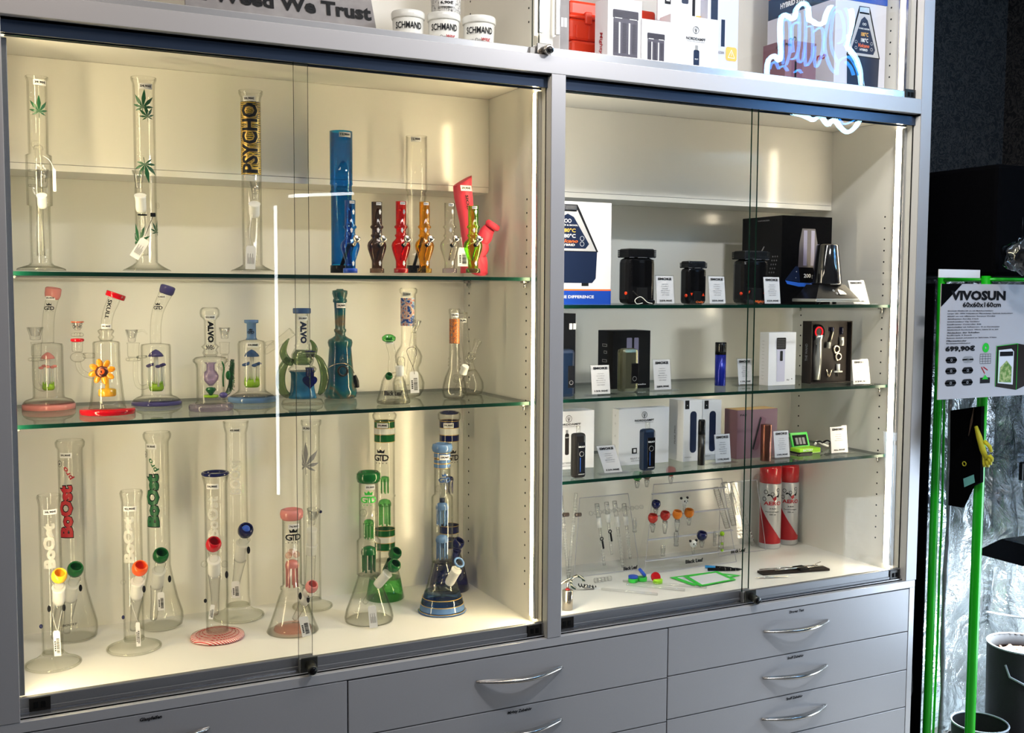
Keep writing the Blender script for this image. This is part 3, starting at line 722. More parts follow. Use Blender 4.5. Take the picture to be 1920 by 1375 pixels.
tubing(o, sp, 'side_arm', [(897, 510, 0), (900, 490, -.012), (898, 478, -.016), (903, 466, -.02), (902, 455, -.02), (909, 445, -.025), (913, 435, -.025), (918, 428, -.03)], [18, 14, 12, 14, 12.5, 14, 13, 11], 'pink_silicone', 20)
M().lathe([(sp.r(9), -.002), (sp.r(13), 0), (sp.r(14.5), .004), (sp.r(14.5), .010), (sp.r(12), .014), (sp.r(7), .014), (sp.r(6), .004), (.0004, .004)], 22, sp.p(921, 427, -.03), ax=(.45, -.25, .8)).make('bowl_collar', 'pink_silicone', o)
f = flat(sp.p(874, 353, -sp.r(18)-.002), (1, 0, 0), (-.16, 0, 1)); W, H = sp.r(22), sp.r(10)
m = M(); m.add([f(-W/2, -H/2), f(W/2, -H/2), f(W/2, H/2), f(-W/2, H/2)], [(0, 1, 2, 3)]); s = m.make('price_sticker', 'white_paper', o)
f2 = flat(sp.p(874, 353, -sp.r(18)-.0025), (1, 0, 0), (-.16, 0, 1)); t = M(); textw(t, '29,90€', W*.8, H*.5, f2, bold=.04); t.make('lettering', 'ink', s)
t = M(); textw(t, 'SIOD', sp.r(28), sp.r(6), flat(sp.p(877, 380, -sp.r(17.5)-.002), (1, 0, 0), (-.14, 0, 1)), rot=-PI/2, bold=.03); t.make('printed_word', 'ink', o)
hang_tag(o, sp, 868, 482, -.06, 19, 34, .0, bar=True, cord=[(865, 445, -.045), (866, 455, -.055), (868, 466, -.06)])
for i, (px, top, mat, colr, foot, Y) in enumerate([(657, 376, 'cyan_glass', 'bright blue', 'opaque_navy', .125), (707, 379, 'smoke_glass', 'smoky brown', 'smoke_glass', .125), (752, 378, 'red_glass', 'bright red', 'red_plastic', .125),
        (796, 379, 'amber_glass', 'amber yellow', 'amber_glass', .125), (843, 381, 'clear_acrylic', 'colourless', 'lilac_glass', .125), (887, 386, 'neon_green_glass', 'neon green', 'green_glass', .125)]):
    sp = spotY(px, Y, SH1); o = gthing('short %s acrylic pipe with a metal bowl on the top shelf' % colr, sp, 'acrylic_mini_pipe', group='small coloured pipes on the top shelf')
    body(o, sp, [(9.8, 504), (9.8, 490), (17, 468), (18, 461), (16.5, 455), (10, 448), (9.8, 445), (11.5, 443), (11.5, 441), (9.5, 439), (9.5, 430), (12.3, 427), (12.5, 425), (9.8, 422), (10, top)], mat, .0016)
    base_disc(o, sp, [(13.5, 512), (13.5, 505), (13, 503.5), (.1, 503.5)], 'blue_plastic' if i == 0 else foot)
    if i == 5: M().lathe(sp.prof([(6, 503), (6, 488), (11, 463), (7, 450), (5.5, top+2)]), 18).make('orange_inner_tube', 'amber_glass', o)
    sx = px+(6 if i != 5 else 7)
    M().lathe([(.0025, -.012), (.0045, -.008), (.003, -.004), (.0062, 0), (.0082, .005), (.0078, .010), (.0066, .010), (.005, .003), (.0004, .002)], 18, sp.p(px+10, 452, -.028), ax=(.25, -.45, .85), caps=False).make('metal_bowl', 'steel', o)
    M().ball(sp.p(px+5, 460, -.020), .0052, sc=(1.1, 1.1, .8)).make('rubber_grommet', 'black_plastic', o)
    tubing(o, sp, 'stem', [(px+5, 460, -.018), (px-1, 488, -.004)], 1.6, 'gold_steel', 8)
    sticker(o, sp, px+3, top+4, 10, '9,90€', 10, 5)
    for sy, q, hw in ((398, 5, 10), (432, 2, 10), (494, 5, 10)):
        def dr(m, fn, R, sp=sp):
            a = sp.r(3.4); random.seed(i*7+int(sy))
            put2d(m, [(a*(1+.35*math.sin(5*t+i))*math.cos(t)*.7, a*1.3*(1+.2*math.cos(4*t))*math.sin(t)) for t in [2*PI*j/14 for j in range(14)]], [tuple(range(14))], fn, cut=R/4)
        decal(o, sp, px+q, sy, hw, dr, 'opaque_white' if i != 2 or sy > 420 else 'grey_ink', 'lion_print')

# ---- second shelf: rigs
sp = stand(92, 760, SH2); sp = Spot((sp.O.x, min(sp.O.y, .37), SH2)); sp = spotY(92, .37, SH2)
o = gthing('glass rig with opaque pink mouth and foot and pink mushrooms inside', sp)
base_disc(o, sp, [(50, 770), (51, 768), (51, 758), (48, 756), (.1, 756)], 'opaque_pink')
body(o, sp, [(50, 756), (44, 750), (31, 746), (29.5, 742), (29.5, 650), (28, 645), (13, 643)])
tubing(o, sp, 'neck', [(90, 643, 0), (90, 615, 0), (92, 588, 0), (97, 565, 0), (99, 556, 0)], [11.5, 11.5, 11.5, 12, 13], 'clear_glass')
M().lathe([(sp.r(12), -.001), (sp.r(14.5), .004), (sp.r(15.5), .010), (sp.r(15.5), .022), (sp.r(13), .024), (sp.r(11), .022), (sp.r(11), 0)], 26, sp.p(98, 560, 0), ax=(.13, -.1, 1)).make('mouthpiece', 'opaque_pink', o)
sticker(o, sp, 94, 559, 12.6, '39,90€', 20, 8, c=(sp.p(97, 562, 0).x, -.001)); crown_gtd(o, sp, 92, 578, 12.2, 22, c=(sp.p(93, 578, 0).x, 0))
mushrooms(o, sp, 92, 672, 14, 'opaque_pink', (5, 687), 724, 12)
funnel(o, sp, 66, 626, -.03, 15.5, 10, 26); frosted(o, sp, (68, 642, -.03), (68, 668, -.03), 9.5, 'clear_glass'); M().ring(sp.p(68, 674, -.03), sp.r(12), sp.r(3.4)).make('collar', 'clear_glass', o)
tubing(o, sp, 'side_tube', [(66, 678, -.03), (66, 705, -.03), (69, 722, -.028), (80, 729, -.02), (90, 726, 0)], 6, 'clear_glass')
sp = spotY(202, .225, SH2)
o = gthing('glass rig with red foot, tilted red mouth disc and amber eye flower', sp)
base_disc(o, sp, [(52.5, 782), (53, 780), (53, 768), (52, 766), (.1, 766)], 'opaque_red')
body(o, sp, [(36, 765), (34, 762), (31, 740), (28.5, 715), (26, 690), (25.5, 650), (26, 644), (24, 641), (12, 639)])
M().lathe(sp.prof([(11, 640), (13, 636), (15.5, 632), (12, 628), (15, 623), (16, 620), (11, 617)]), 28, wall=.0015).make('neck_rings', 'clear_glass', o)
tubing(o, sp, 'neck', [(200, 620, 0), (200, 604, 0), (204, 584, 0), (211, 568, 0), (214, 560, 0)], [10.5, 10.5, 11, 12, 12], 'clear_glass')
M().lathe([(sp.r(18), 0), (sp.r(19), .001), (sp.r(19), .010), (sp.r(18), .011), (sp.r(11), .011), (sp.r(11), 0)], 28, sp.p(215, 559, 0), ax=(.36, -.05, 1)).make('mouth_disc', 'opaque_red', o)
sticker(o, sp, 199, 612, 11, '99,90€', 21, 9, c=(sp.p(200, 612, 0).x, 0)); word(o, sp, 203, 580, 12, 'SKULL', 40, 8, 'ink', rot=-PI/2-.22, c=(sp.p(206, 578, 0).x, 0))
c0 = sp.p(191, 697, -sp.r(27)-.006); n_ = Vector((-.25, -1, .05)).normalized(); U_ = Vector((1, -.25, 0)).normalized(); V_ = Vector((0, 0, 1))
for k in range(8):
    a = 2*PI*k/8+.25; d = U_*math.cos(a)+V_*math.sin(a); c1 = c0+d*sp.r(17); q = Vector((0, 0, 1)).rotation_difference(d).to_matrix().to_4x4()
    m = M(); m.T = Matrix.Translation(c1) @ q; m.ball((0, 0, 0), 1, seg=12, rings=8, sc=(sp.r(6.2), sp.r(3), sp.r(9))); m.make('petal', 'amber_petal', o)
m = M(); q = Vector((0, 0, 1)).rotation_difference(n_).to_matrix().to_4x4(); m.T = Matrix.Translation(c0) @ q; m.ball((0, 0, 0), 1, sc=(sp.r(13.5), sp.r(12), sp.r(7))); e = m.make('eye', 'bronze', o)
m = M(); m.T = Matrix.Translation(c0+n_*sp.r(5.2)) @ q; m.ball((0, 0, 0), 1, sc=(sp.r(6.5), sp.r(6), sp.r(3))); m.make('iris', 'opaque_orange', e)
m = M(); m.T = Matrix.Translation(c0+n_*sp.r(7.6)) @ q; m.ball((0, 0, 0), 1, sc=(sp.r(1.6), sp.r(3), sp.r(1))); m.make('pupil', 'ink', e)
funnel(o, sp, 145, 611, -.01, 12, 6, 18); M().lathe([(sp.r(12.2), -.0006), (sp.r(12.4), .0006), (sp.r(10.5), .0006)], 24, sp.p(145, 604, -.01)).make('bowl_rim', 'opaque_orange', o)
t = M(); textw(t, 'CALVO', sp.r(20), sp.r(6), wrap(sp.r(10.8), sp.z(612), facing(sp), tuple(sp.p(145, 612, -.01))[:2]), cut=.003); t.make('printed_word', 'ink', o)
M().ring(sp.p(145, 638, -.01), sp.r(9.5), sp.r(3.4)).make('red_ring', 'opaque_red', o); M().ring(sp.p(145, 628, -.01), sp.r(8), sp.r(4)).make('glass_ring', 'clear_glass', o)
frosted(o, sp, (145, 642, -.01), (145, 660, -.01), 10, 'clear_glass'); M().ball(sp.p(146, 670, -.01), sp.r(13), sc=(1.1, 1.1, .8)).make('bulb', 'clear_glass', o)
tubing(o, sp, 'side_tube', [(146, 678, -.01), (149, 692, -.01), (160, 702, -.01), (176, 706, 0)], 5.5, 'clear_glass'); tubing(o, sp, 'bridge', [(158, 667, -.01), (176, 667, 0)], 5.5, 'clear_glass')
m = M().lathe(sp.prof([(15, 743), (17, 741), (17, 731), (14, 729), (4, 728), (3.5, 700)]), 24, wall=0)
m.make('gear_perc', 'opaque_yellow', o)
sp = spotY(294, .37, SH2)
o = gthing('glass rig with violet foot and violet mushrooms, neck bent to the right', sp)
base_disc(o, sp, [(47.5, 765), (48, 763), (48, 753), (46, 751), (.1, 751)], 'opaque_purple')
body(o, sp, [(46, 751), (38, 745), (30, 742), (28.5, 738), (28.5, 650), (27, 646), (12, 644)])
tubing(o, sp, 'neck', [(292, 644, 0), (292, 612, 0), (296, 584, 0), (305, 562, 0), (311, 550, 0)], [10.5, 10.5, 11, 12, 13], 'clear_glass')
M().lathe([(sp.r(12), -.001), (sp.r(14), .003), (sp.r(14.5), .008), (sp.r(14.5), .017), (sp.r(12), .019), (sp.r(10.5), .017), (sp.r(10.5), 0)], 26, sp.p(311, 551, 0), ax=(.32, -.1, 1)).make('mouthpiece', 'opaque_purple', o)
sticker(o, sp, 303, 557, 12.4, '9,90€', 17, 7, c=(sp.p(307, 557, 0).x, 0)); crown_gtd(o, sp, 296, 577, 11.8, 20, c=(sp.p(299, 575, 0).x, 0))
mushrooms(o, sp, 294, 668, 15, 'opaque_purple', (6, 684), 724, 14)
funnel(o, sp, 247, 630, -.03, 12, 7, 24); frosted(o, sp, (250, 643, -.03), (250, 670, -.03), 11, 'clear_glass'); M().ring(sp.p(250, 674, -.03), sp.r(11), sp.r(3.2)).make('collar', 'clear_glass', o)
tubing(o, sp, 'side_tube', [(254, 678, -.03), (254, 705, -.03), (258, 722, -.028), (268, 727, -.02), (280, 722, 0)], 4.5, 'clear_glass'); tubing(o, sp, 'bridge', [(258, 670, -.03), (274, 669, -.01)], 3, 'clear_glass')
tubing(o, sp, 'bowl_handle', [(258, 622, -.03), (268, 620, -.04), (276, 627, -.045)], [2.5, 2, 1], 'clear_glass')
sp = spotY(396, .205, SH2)
o = gthing('squat clear rig with black upright lettering, marked 52,90, and a green cactus arm', sp)
base_disc(o, sp, [(41, 770), (42, 767), (42, 760), (40, 757), (.1, 757)], 'lilac_glass')
body(o, sp, [(30, 756), (27.5, 752), (27, 745), (27, 690), (29, 682), (33, 678), (33, 674), (28, 670), (12, 668)])
M().lathe(sp.prof([(12, 668), (15, 662), (12, 656), (17, 650), (12, 646), (11, 644), (11, 602), (13, 598), (17.5, 594), (19, 588), (18, 581), (14, 577), (8, 577)]), 32, wall=.002).make('neck', 'clear_glass', o)
sticker(o, sp, 394, 595, 15, '52,90€', 21, 8); word(o, sp, 395, 622, 11, 'ALVO', 42, 12, 'ink', rot=-PI/2, bold=.06); word(o, sp, 394, 651, 12, 'INVEO', 17, 9, 'ink')
M().lathe(sp.prof([(4, 724), (9, 718), (14, 712), (15.5, 705), (12, 698), (8, 694), (8, 683), (12, 680)]), 26, wall=.0014).make('lilac_perc', 'lilac_glass', o)
M().lathe(sp.prof([(.2, 745), (5, 738), (10.5, 731), (8, 727), (.2, 726)]), 8).make('green_gem', 'opaque_green', o)
M().ring((0, 0, sp.z(743)), sp.r(12), sp.r(2.5)).make('lime_ring', 'opaque_lime', o)
tubing(o, sp, 'cactus_arm', [(436, 674, -.01), (435, 690, -.01), (434, 708, -.01), (433, 722, -.015), (428, 735, -.02), (422, 741, -.03)], [3.5, 4.8, 5.2, 5.2, 5, 3], 'dark_green_glass')
random.seed(5); m = M()
for k in range(46):
    y = 678+k*1.2; a = random.uniform(0, 2*PI); c1 = sp.p(434.5, y, -.012); m.ball(c1+Vector((math.cos(a)*sp.r(5), math.sin(a)*sp.r(5), 0)), .0011, seg=6, rings=4)
m.make('cactus_bumps', 'opaque_green', o, kind='stuff')
M().ball(sp.p(419, 741, -.035), sp.r(8), sc=(1, 1, .7)).make('lilac_tip', 'opaque_purple', o)
tubing(o, sp, 'green_strip', [(416, 678, -.02), (420, 690, -.025), (418, 706, -.025), (419, 725, -.022)], 1.5, 'opaque_green'); oval(o, sp, 428, 704, -.012, 5, 9, 'opaque_green', 'cactus_leaf')
funnel(o, sp, 421, 625, .03, 11, 7, 22); frosted(o, sp, (421, 642, .03), (421, 664, .03), 9.5, 'clear_glass'); tubing(o, sp, 'side_tube', [(421, 666, .03), (421, 680, .025), (412, 690, .02)], 7, 'clear_glass')
sp = spotY(473, .35, SH2)
o = gthing('glass rig with blue neck, blue mushroom inside and a pale blue foot, marked 59,90', sp)
base_disc(o, sp, [(46, 757), (46, 755), (46, 745), (44, 743), (.1, 743)], 'opaque_sky')
body(o, sp, [(42, 743), (34, 738), (28, 734), (26, 730), (26, 645), (24, 640), (12, 637)])
M().lathe(sp.prof([(11, 637), (9, 633), (9, 607), (13.5, 605.5), (13.5, 600), (8, 600), (8, 630)]), 28).make('neck', 'opaque_sky', o)
crown_gtd(o, sp, 470, 623, 9.3, 15); sticker(o, sp, 474, 646, 26.2, '59,90€', 23, 9)
mushrooms(o, sp, 474, 668, 14.5, 'opaque_blue', (6, 682), 716, 15)
tubing(o, sp, 'side_joint', [(498, 662, 0), (508, 652, -.01), (530, 636, -.02), (548, 622, -.03)], [4, 7, 8, 9], 'clear_glass'); tubing(o, sp, 'side_tube', [(498, 645, 0), (512, 642, -.01)], 4, 'clear_glass')
sp = spotY(567.5, .25, SH2)
o = gthing('blue glass rig with curved green horns and a heart shaped bowl, marked 99,90', sp)
base_disc(o, sp, [(40, 763), (40, 757), (37, 750), (30, 747), (.1, 747)], 'clear_glass')
body(o, sp, [(27, 746), (25, 740), (22.5, 728), (21.5, 712), (22, 700), (25, 696)], 'blue_marble', .0015)
M().lathe(sp.prof([(25, 697), (27, 692), (24, 688), (19, 686), (22, 678), (21, 665), (16, 656), (13, 651), (15, 648), (12.5, 645), (12.5, 588)]), 34, wall=.002).make('upper_bulb', 'clear_glass', o)
M().lathe(sp.prof([(16.5, 588), (17, 586), (17, 579), (16, 578), (11, 578), (11, 588)]), 30).make('mouth_disc', 'opaque_blue', o)
M().lathe(sp.prof([(15, 684), (19.5, 676), (18, 664), (12, 656)]), 28).make('green_core', 'horn_glass', o)
sticker(o, sp, 568, 597, 12.5, '99,90€', 20, 8); word(o, sp, 569, 623, 12.5, 'ALVO', 42, 13, 'navy_ink', rot=-PI/2, bold=.06)
for pts, hw in (([(548, 680, -.01), (538, 676, -.012), (531, 662, -.012), (534, 648, -.012), (542, 635, -.01)], [7, 8, 7, 5, 1]), ([(540, 742, -.01), (531, 734, -.014), (526, 718, -.016), (527, 700, -.016), (533, 684, -.012), (541, 672, -.01)], [6, 8, 9, 8.5, 7.5, 5]),
               ([(598, 740, -.01), (606, 726, -.014), (609, 708, -.016), (606, 690, -.016), (600, 676, -.012), (592, 667, -.01)], [3, 8, 8.5, 7.5, 6, 3]), ([(586, 668, .01), (590, 655, .012), (587, 645, .012), (582, 638, .01)], [6, 6, 4, 1.5])):
    tubing(o, sp, 'glass_horn', pts, hw, 'horn_glass')
def heart(s): return [(s*.062*16*math.sin(t)**3, s*.062*(13*math.cos(t)-5*math.cos(2*t)-2*math.cos(3*t)-math.cos(4*t))) for t in [2*PI*k/28 for k in range(28)]]
c1 = sp.p(581, 716, -sp.r(24)-.006); M().poly(heart(sp.r(14)), lambda u, v, d: c1+Vector((u, -d-.003 if d == 0 else .003, v)), th=.006).make('heart_bowl', 'blue_glass', o)
frosted(o, sp, (581, 690, -.035), (581, 706, -.033), 8, 'blue_glass'); funnel(o, sp, 582, 668, -.038, 10.5, 6, 20); M().ring(sp.p(582, 659, -.038), sp.r(10), sp.r(1)).make('bowl_rim', 'opaque_navy', o)
t = M(); textw(t, 'CALVO', sp.r(18), sp.r(7), wrap(sp.r(10), sp.z(665), facing(sp), tuple(sp.p(582, 665, -.038))[:2]), cut=.003, bold=.05); t.make('printed_word', 'ink', o)
sp = spotY(638.5, .345, SH2)
o = gthing('opaque teal marbled pipe with a bulging cap and glass bowl, marked 34,90', sp)
M().lathe(sp.prof([(26, 748), (30, 744), (31.5, 736), (30.5, 730), (27, 724), (26, 718), (24, 690), (22, 665), (21, 652), (22.5, 648), (23.5, 642), (22, 637), (16, 634), (10, 630), (9.5, 625), (11.5, 621), (11.5, 618), (9.5, 616), (10.5, 580), (11.5, 568), (13.5, 566), (13, 562), (11.5, 560), (13, 556), (14.5, 550), (14, 545), (7, 544), (6, 542)]), 36).make('tube_body', 'teal_marble', o)
sticker(o, sp, 640, 573, 11.6, '34,90€', 19, 9)
bowl(o, sp, 646, 675, -sp.r(24)-.012, 10, 'clear_glass'); tubing(o, sp, 'downstem', [(646, 682, -.035), (644, 700, -.025)], [7, 6], 'clear_glass'); M().ring(sp.p(643, 696, -sp.r(24)), sp.r(9), sp.r(2), ax=(0, -1, .2)).make('grommet', 'dark_metal', o)
P = [(617, 689, -.03), (630, 683, -.04), (646, 682, -.05), (658, 688, -.035), (664, 700, -.02)]; tubing(o, sp, 'cord', P, .7, 'gold_steel', 6); tubing(o, sp, 'brown_tab', [(665, 704, -.02), (668, 715, -.02), (670, 727, -.02)], [3, 5, 4], 'dark_metal', 8)
sp = spotY(738, .165, SH2)
o = gthing('bell shaped clear glass rig with a green mouth, marked 39,90, second shelf', sp)
body(o, sp, [(31, 755), (32, 752), (29, 742), (25, 728), (22, 714), (17, 704), (10, 698)], 'clear_glass'); base_disc(o, sp, [(30, 756), (31, 754), (20, 750), (.1, 749)], 'clear_glass')
tubing(o, sp, 'neck', [(736, 700, 0), (734, 688, 0), (736, 668, 0), (732, 650, 0), (730, 640, 0)], [9, 6.5, 7, 7.5, 8], 'clear_glass')
M().lathe([(sp.r(8), -.003), (sp.r(12.5), 0), (sp.r(13), .005), (sp.r(9), .009), (sp.r(6), .008), (sp.r(6), 0)], 26, sp.p(729, 637, 0), ax=(-.12, -.35, 1)).make('mouthpiece', 'green_glass', o)
sticker(o, sp, 731, 641, 9.5, '39,90€', 16, 7, c=(sp.p(730, 640, 0).x, 0)); bowl(o, sp, 729, 706, -sp.r(22), 7, 'opaque_green')
frosted(o, sp, (749, 686, -.03), (750, 706, -.03), 7); M().lathe([(sp.r(7), 0), (sp.r(7.5), .010), (sp.r(7), .018), (sp.r(4), .022)], 18, sp.p(752, 687, -.03), wall=.001).make('slotted_bowl', 'clear_glass', o)
dome(o, sp, 712, 748, 11, 'clear_glass', 6, c=(sp.p(748, 720, 0).x, -.005, 0)); t = M(); word(o, sp, 737, 735, 27, 'Black Leaf', 36, 9, 'ink')
sp = spotY(766, .295, SH2)
o = gthing('clear bubble pipe with a blue and pink peace sign print, marked 12,90', sp)
body(o, sp, [(13, 748), (22, 742), (29, 730), (30, 718), (26, 706), (20, 697), (19, 690), (24, 680), (26, 668), (22, 658), (16, 650), (14, 645), (14, 552), (16.5, 549), (17, 543), (14, 540)])
sticker(o, sp, 763, 552, 14, '12,90€', 18, 8)
decal(o, sp, 760, 585, 14, lambda m, fn, R: (lambda q: m.add([fn(u, v) for u, v in q[0]], q[1], 0, True))(rectg(-R*1.0, -sp.r(26), R*1.25, sp.r(26), 12)), 'peace_print', 'mottled_print', eps=.0011)
def dr(m, fn, R):
    a = sp.r(12.5); b = a*.76
    ring = [(a*math.cos(t), a*1.15*math.sin(t)) for t in [2*PI*k/24 for k in range(24)]]+[(b*math.cos(t), b*1.15*math.sin(t)) for t in [2*PI*k/24 for k in range(24)]]
    put2d(m, ring, [(k, (k+1) % 24, 24+(k+1) % 24, 24+k) for k in range(24)], fn, cut=R/4)
    for t0, t1 in ((PI/2, -PI/2), (None, -PI*.25), (None, -PI*.75)):
        p0 = (0, a*1.1) if t0 else (0, 0); p1 = (a*.95*math.cos(t1), a*1.1*math.sin(t1)); dx, dy = p1[0]-p0[0], p1[1]-p0[1]; L = math.hypot(dx, dy); nx, ny = -dy/L*a*.09, dx/L*a*.09
        put2d(m, [(p0[0]+nx, p0[1]+ny), (p0[0]-nx, p0[1]-ny), (p1[0]-nx, p1[1]-ny), (p1[0]+nx, p1[1]+ny)], [(0, 1, 2, 3)], fn, cut=R/4)
decal(o, sp, 763, 584, 14, dr, 'peace_pink', 'peace_sign', eps=.0022)
funnel(o, sp, 779, 612, -.05, 8.5, 4.5, 24, ax=(.2, -.2, 1)); tubing(o, sp, 'side_joint', [(776, 624, -.048), (774, 650, -.04), (768, 690, -.02), (763, 722, -.01)], [5, 7, 5, 4], 'clear_glass')
hang_tag(o, sp, 777, 717, -.05, 16, 40, .05, cord=[(777, 702, -.055), (775, 690, -.055), (764, 665, -.055), (764, 655, -.055), (774, 651, -.055), (781, 658, -.055), (778, 675, -.055), (774, 688, -.055)], cordmat='matt_black')
sp = spotY(852, .222, SH2)
o = gthing('clear pear shaped pipe with an orange mandala print, marked 10,90', sp)
body(o, sp, [(14, 750), (20, 745), (23, 735), (22, 724), (18, 708), (11.5, 692), (10, 688), (12.5, 685), (10, 682), (12, 679), (9.8, 676), (12, 673), (9.8, 669), (9.5, 590), (11, 586), (11, 581), (9, 579)])
sticker(o, sp, 853, 591, 9.6, '10,90', 15, 8)
decal(o, sp, 852, 621, 9.6, lambda m, fn, R: (lambda q: m.add([fn(u, v) for u, v in q[0]], q[1], 0, True))(rectg(-R*1.1, -sp.r(23), R*1.1, sp.r(23), 12)), 'mandala_print', 'mandala_print')
frosted(o, sp, (868, 700, -.03), (873, 686, -.04), 7); bowl(o, sp, 882, 671, -.05, 9.5, 'clear_glass', ax=(.1, -.8, .6)); tubing(o, sp, 'bowl_arm', [(886, 668, -.04), (892, 650, -.035), (896, 640, -.03)], [5, 5, 8], 'clear_glass')
tubing(o, sp, 'downstem', [(868, 700, -.03), (860, 722, -.012), (852, 738, 0)], 4, 'clear_glass'); M().ring(sp.p(856, 710, -.02), sp.r(6), sp.r(2), ax=(0, -1, .3)).make('joint_ring', 'clear_glass', o)
sp = spotY(885, .305, SH2)
o = gthing('slender clear pipe leaning behind the mandala pipe, marked 14,90', sp)
tubing(o, sp, 'neck', [(868, 588, 0), (871, 620, 0), (875, 660, 0), (882, 695, 0)], [8.5, 7, 7.5, 10], 'clear_glass'); body(o, sp, [(10, 742), (18, 738), (22, 728), (21, 716), (14, 702), (8, 694)])
M().ring(sp.p(868, 587, 0), sp.r(8), sp.r(1.6)).make('mouth_ring', 'clear_glass', o); sticker(o, sp, 868, 601, 8.2, '14,90', 14, 7, c=(sp.p(869, 601, 0).x, 0))

# ---- bottom of the left case
FL = ZF+.0004
def slide(o, sp, b, mat, hw, j0, j1, e, tabs=(), dyb=-.075):
    """bowl at b, frosted joint from j0 to j1, stem end e (all px)"""
    bowl(o, sp, b[0], b[1], dyb, hw, mat)
    frosted(o, sp, (b[0], b[1]+hw*1.0, dyb+.008), (j0[0], j0[1], dyb+.018), hw*.62, 'clear_glass')
    frosted(o, sp, (j0[0], j0[1], dyb+.016), (j1[0], j1[1], dyb+.040), hw*.78)
    tubing(o, sp, 'downstem', [(j1[0], j1[1], dyb+.036), ((j1[0]+e[0])/2, (j1[1]+e[1])/2, dyb*.3), (e[0], e[1], 0)], [hw*.8, hw*.55, hw*.45], 'bright_glass')
    for tx, ty in tabs: oval(o, sp, tx, ty, dyb+.01, 3.2, 7)
def floor_disc(o, sp, hw, x, y, rise, mat='foot_glass', name='foot'):
    """round foot: hw px, dome rising to px height"""
    R = sp.r(hw); z = sp.z(rise)
    M().lathe([(R*.96, .0003), (R, .003), (R*.97, .006), (R*.72, .011), (R*.45, z*.8), (R*.38, z)], 44).make(name, mat, o); M().ring((0, 0, .0032), R*.985, .0026, seg=48).make('foot_rim', 'clear_glass', o)
sp = spotY(100, .255, FL)
o = gthing('clear straight pipe with etched lettering and a yellow bowl, marked 38,90', sp)
floor_disc(o, sp, 53, 0, 0, 1222); body(o, sp, [(20, 1226), (20, 1210), (20.5, 960), (20.5, 948), (22, 938), (23.5, 932), (22, 928)])
sticker(o, sp, 94, 957, 20.5, '38,90€', 27, 10); word(o, sp, 92, 1020, 20.5, 'BoOst', 92, 24, 'etched_glass', rot=PI/2, bold=.06)
slide(o, sp, (111, 1081), 'opaque_yellow', 15, (110, 1102), (110, 1130), (102, 1195), [(120, 1140), (92, 1142)]); oval(o, sp, 77, 1175, -.03, 3.5, 4.5, 'opaque_navy', 'blue_dot')
hang_tag(o, sp, 107, 1207, -.06, 13, 52, .03, cord=[(98, 1150, -.05), (103, 1170, -.06), (108, 1183, -.06), (112, 1165, -.055), (116, 1145, -.05)])
sp = spotY(140, .425, FL)
o = gthing('tall clear beaker pipe with big red lettering and a green bowl, marked 39,90', sp)
body(o, sp, [(36, 1199), (43, 1192), (45, 1180), (44, 1168), (36, 1140), (27, 1105), (23.5, 1085), (23.5, 850), (24, 842), (27.5, 836), (28, 829), (25, 825)])
sticker(o, sp, 123, 851, 23.5, '39,90€', 24, 10)
word(o, sp, 124, 955, 23.5, 'BoOst', 108, 29, 'ink', rot=PI/2, bold=.10); decal(o, sp, 124, 955, 23.5, lambda m, fn, R: textw(m, 'BoOst', sp.r(104), sp.r(27), fn, rot=PI/2, cut=.004, bold=.05), 'red_ink', 'printed_word', eps=.0020)
word(o, sp, 129, 883, 23.5, 'pro', 28, 10, 'red_ink', rot=PI/2+.5); decal(o, sp, 113, 867, 23.5, lambda m, fn, R: (textw(m, 'R', .005, .006, fn, rot=PI/2), put2d(m, [(.007*math.cos(t)*k, .0075*math.sin(t)*k) for k in (1, .85) for t in [2*PI*i/20 for i in range(20)]], [(i, (i+1) % 20, 20+(i+1) % 20, 20+i) for i in range(20)], fn)), 'ink', 'registered_mark')
slide(o, sp, (141, 1069), 'opaque_green', 15.5, (136, 1095), (132, 1125), (125, 1185), [(151, 1103)]); m = M(); f = flat(sp.p(131, 1172, -.06), (1, .1, 0), (.1, 0, 1)); textw(m, 'BOOST', .03, .005, f); m.make('small_print', 'ink', o)
sp = spotY(252, .29, FL)
o = gthing('clear straight pipe with etched lettering and an orange bowl, marked 42,90', sp)
floor_disc(o, sp, 51, 0, 0, 1196); body(o, sp, [(19.5, 1200), (19.5, 1180), (19, 950), (19, 940), (21, 930), (22, 924), (20, 920)])
sticker(o, sp, 243, 951, 19, '42,90€', 26, 10); word(o, sp, 241, 1008, 19, 'BoOst', 92, 23, 'etched_glass', rot=PI/2, bold=.06)
slide(o, sp, (262, 1067), 'opaque_orange', 15, (258, 1090), (256, 1120), (250, 1180), [(270, 1105)]); oval(o, sp, 231, 1158, -.03, 3, 4, 'opaque_navy', 'blue_dot'); M().ball(sp.p(231, 1092, -.012), sp.r(5)).make('glass_knob', 'clear_glass', o)
hang_tag(o, sp, 259, 1190, -.055, 8, 48, .02, cord=[(246, 1130, -.045), (252, 1150, -.055), (259, 1168, -.055)])
sp = spotY(301, .425, FL)
o = gthing('tall clear beaker pipe with big green lettering and a green bowl, marked 39,90', sp)
body(o, sp, [(36, 1177), (42, 1170), (44, 1160), (43, 1148), (34, 1120), (25, 1080), (21.5, 1060), (21.5, 836), (22, 828), (26, 821), (26.5, 814), (24, 810)])
sticker(o, sp, 283, 835, 21.5, '39,90€', 23, 10)
word(o, sp, 286, 935, 21.5, 'BoOst', 106, 29, 'ink', rot=PI/2, bold=.10); decal(o, sp, 286, 935, 21.5, lambda m, fn, R: textw(m, 'BoOst', sp.r(102), sp.r(27), fn, rot=PI/2, cut=.004, bold=.05), 'green_ink', 'printed_word', eps=.0020)
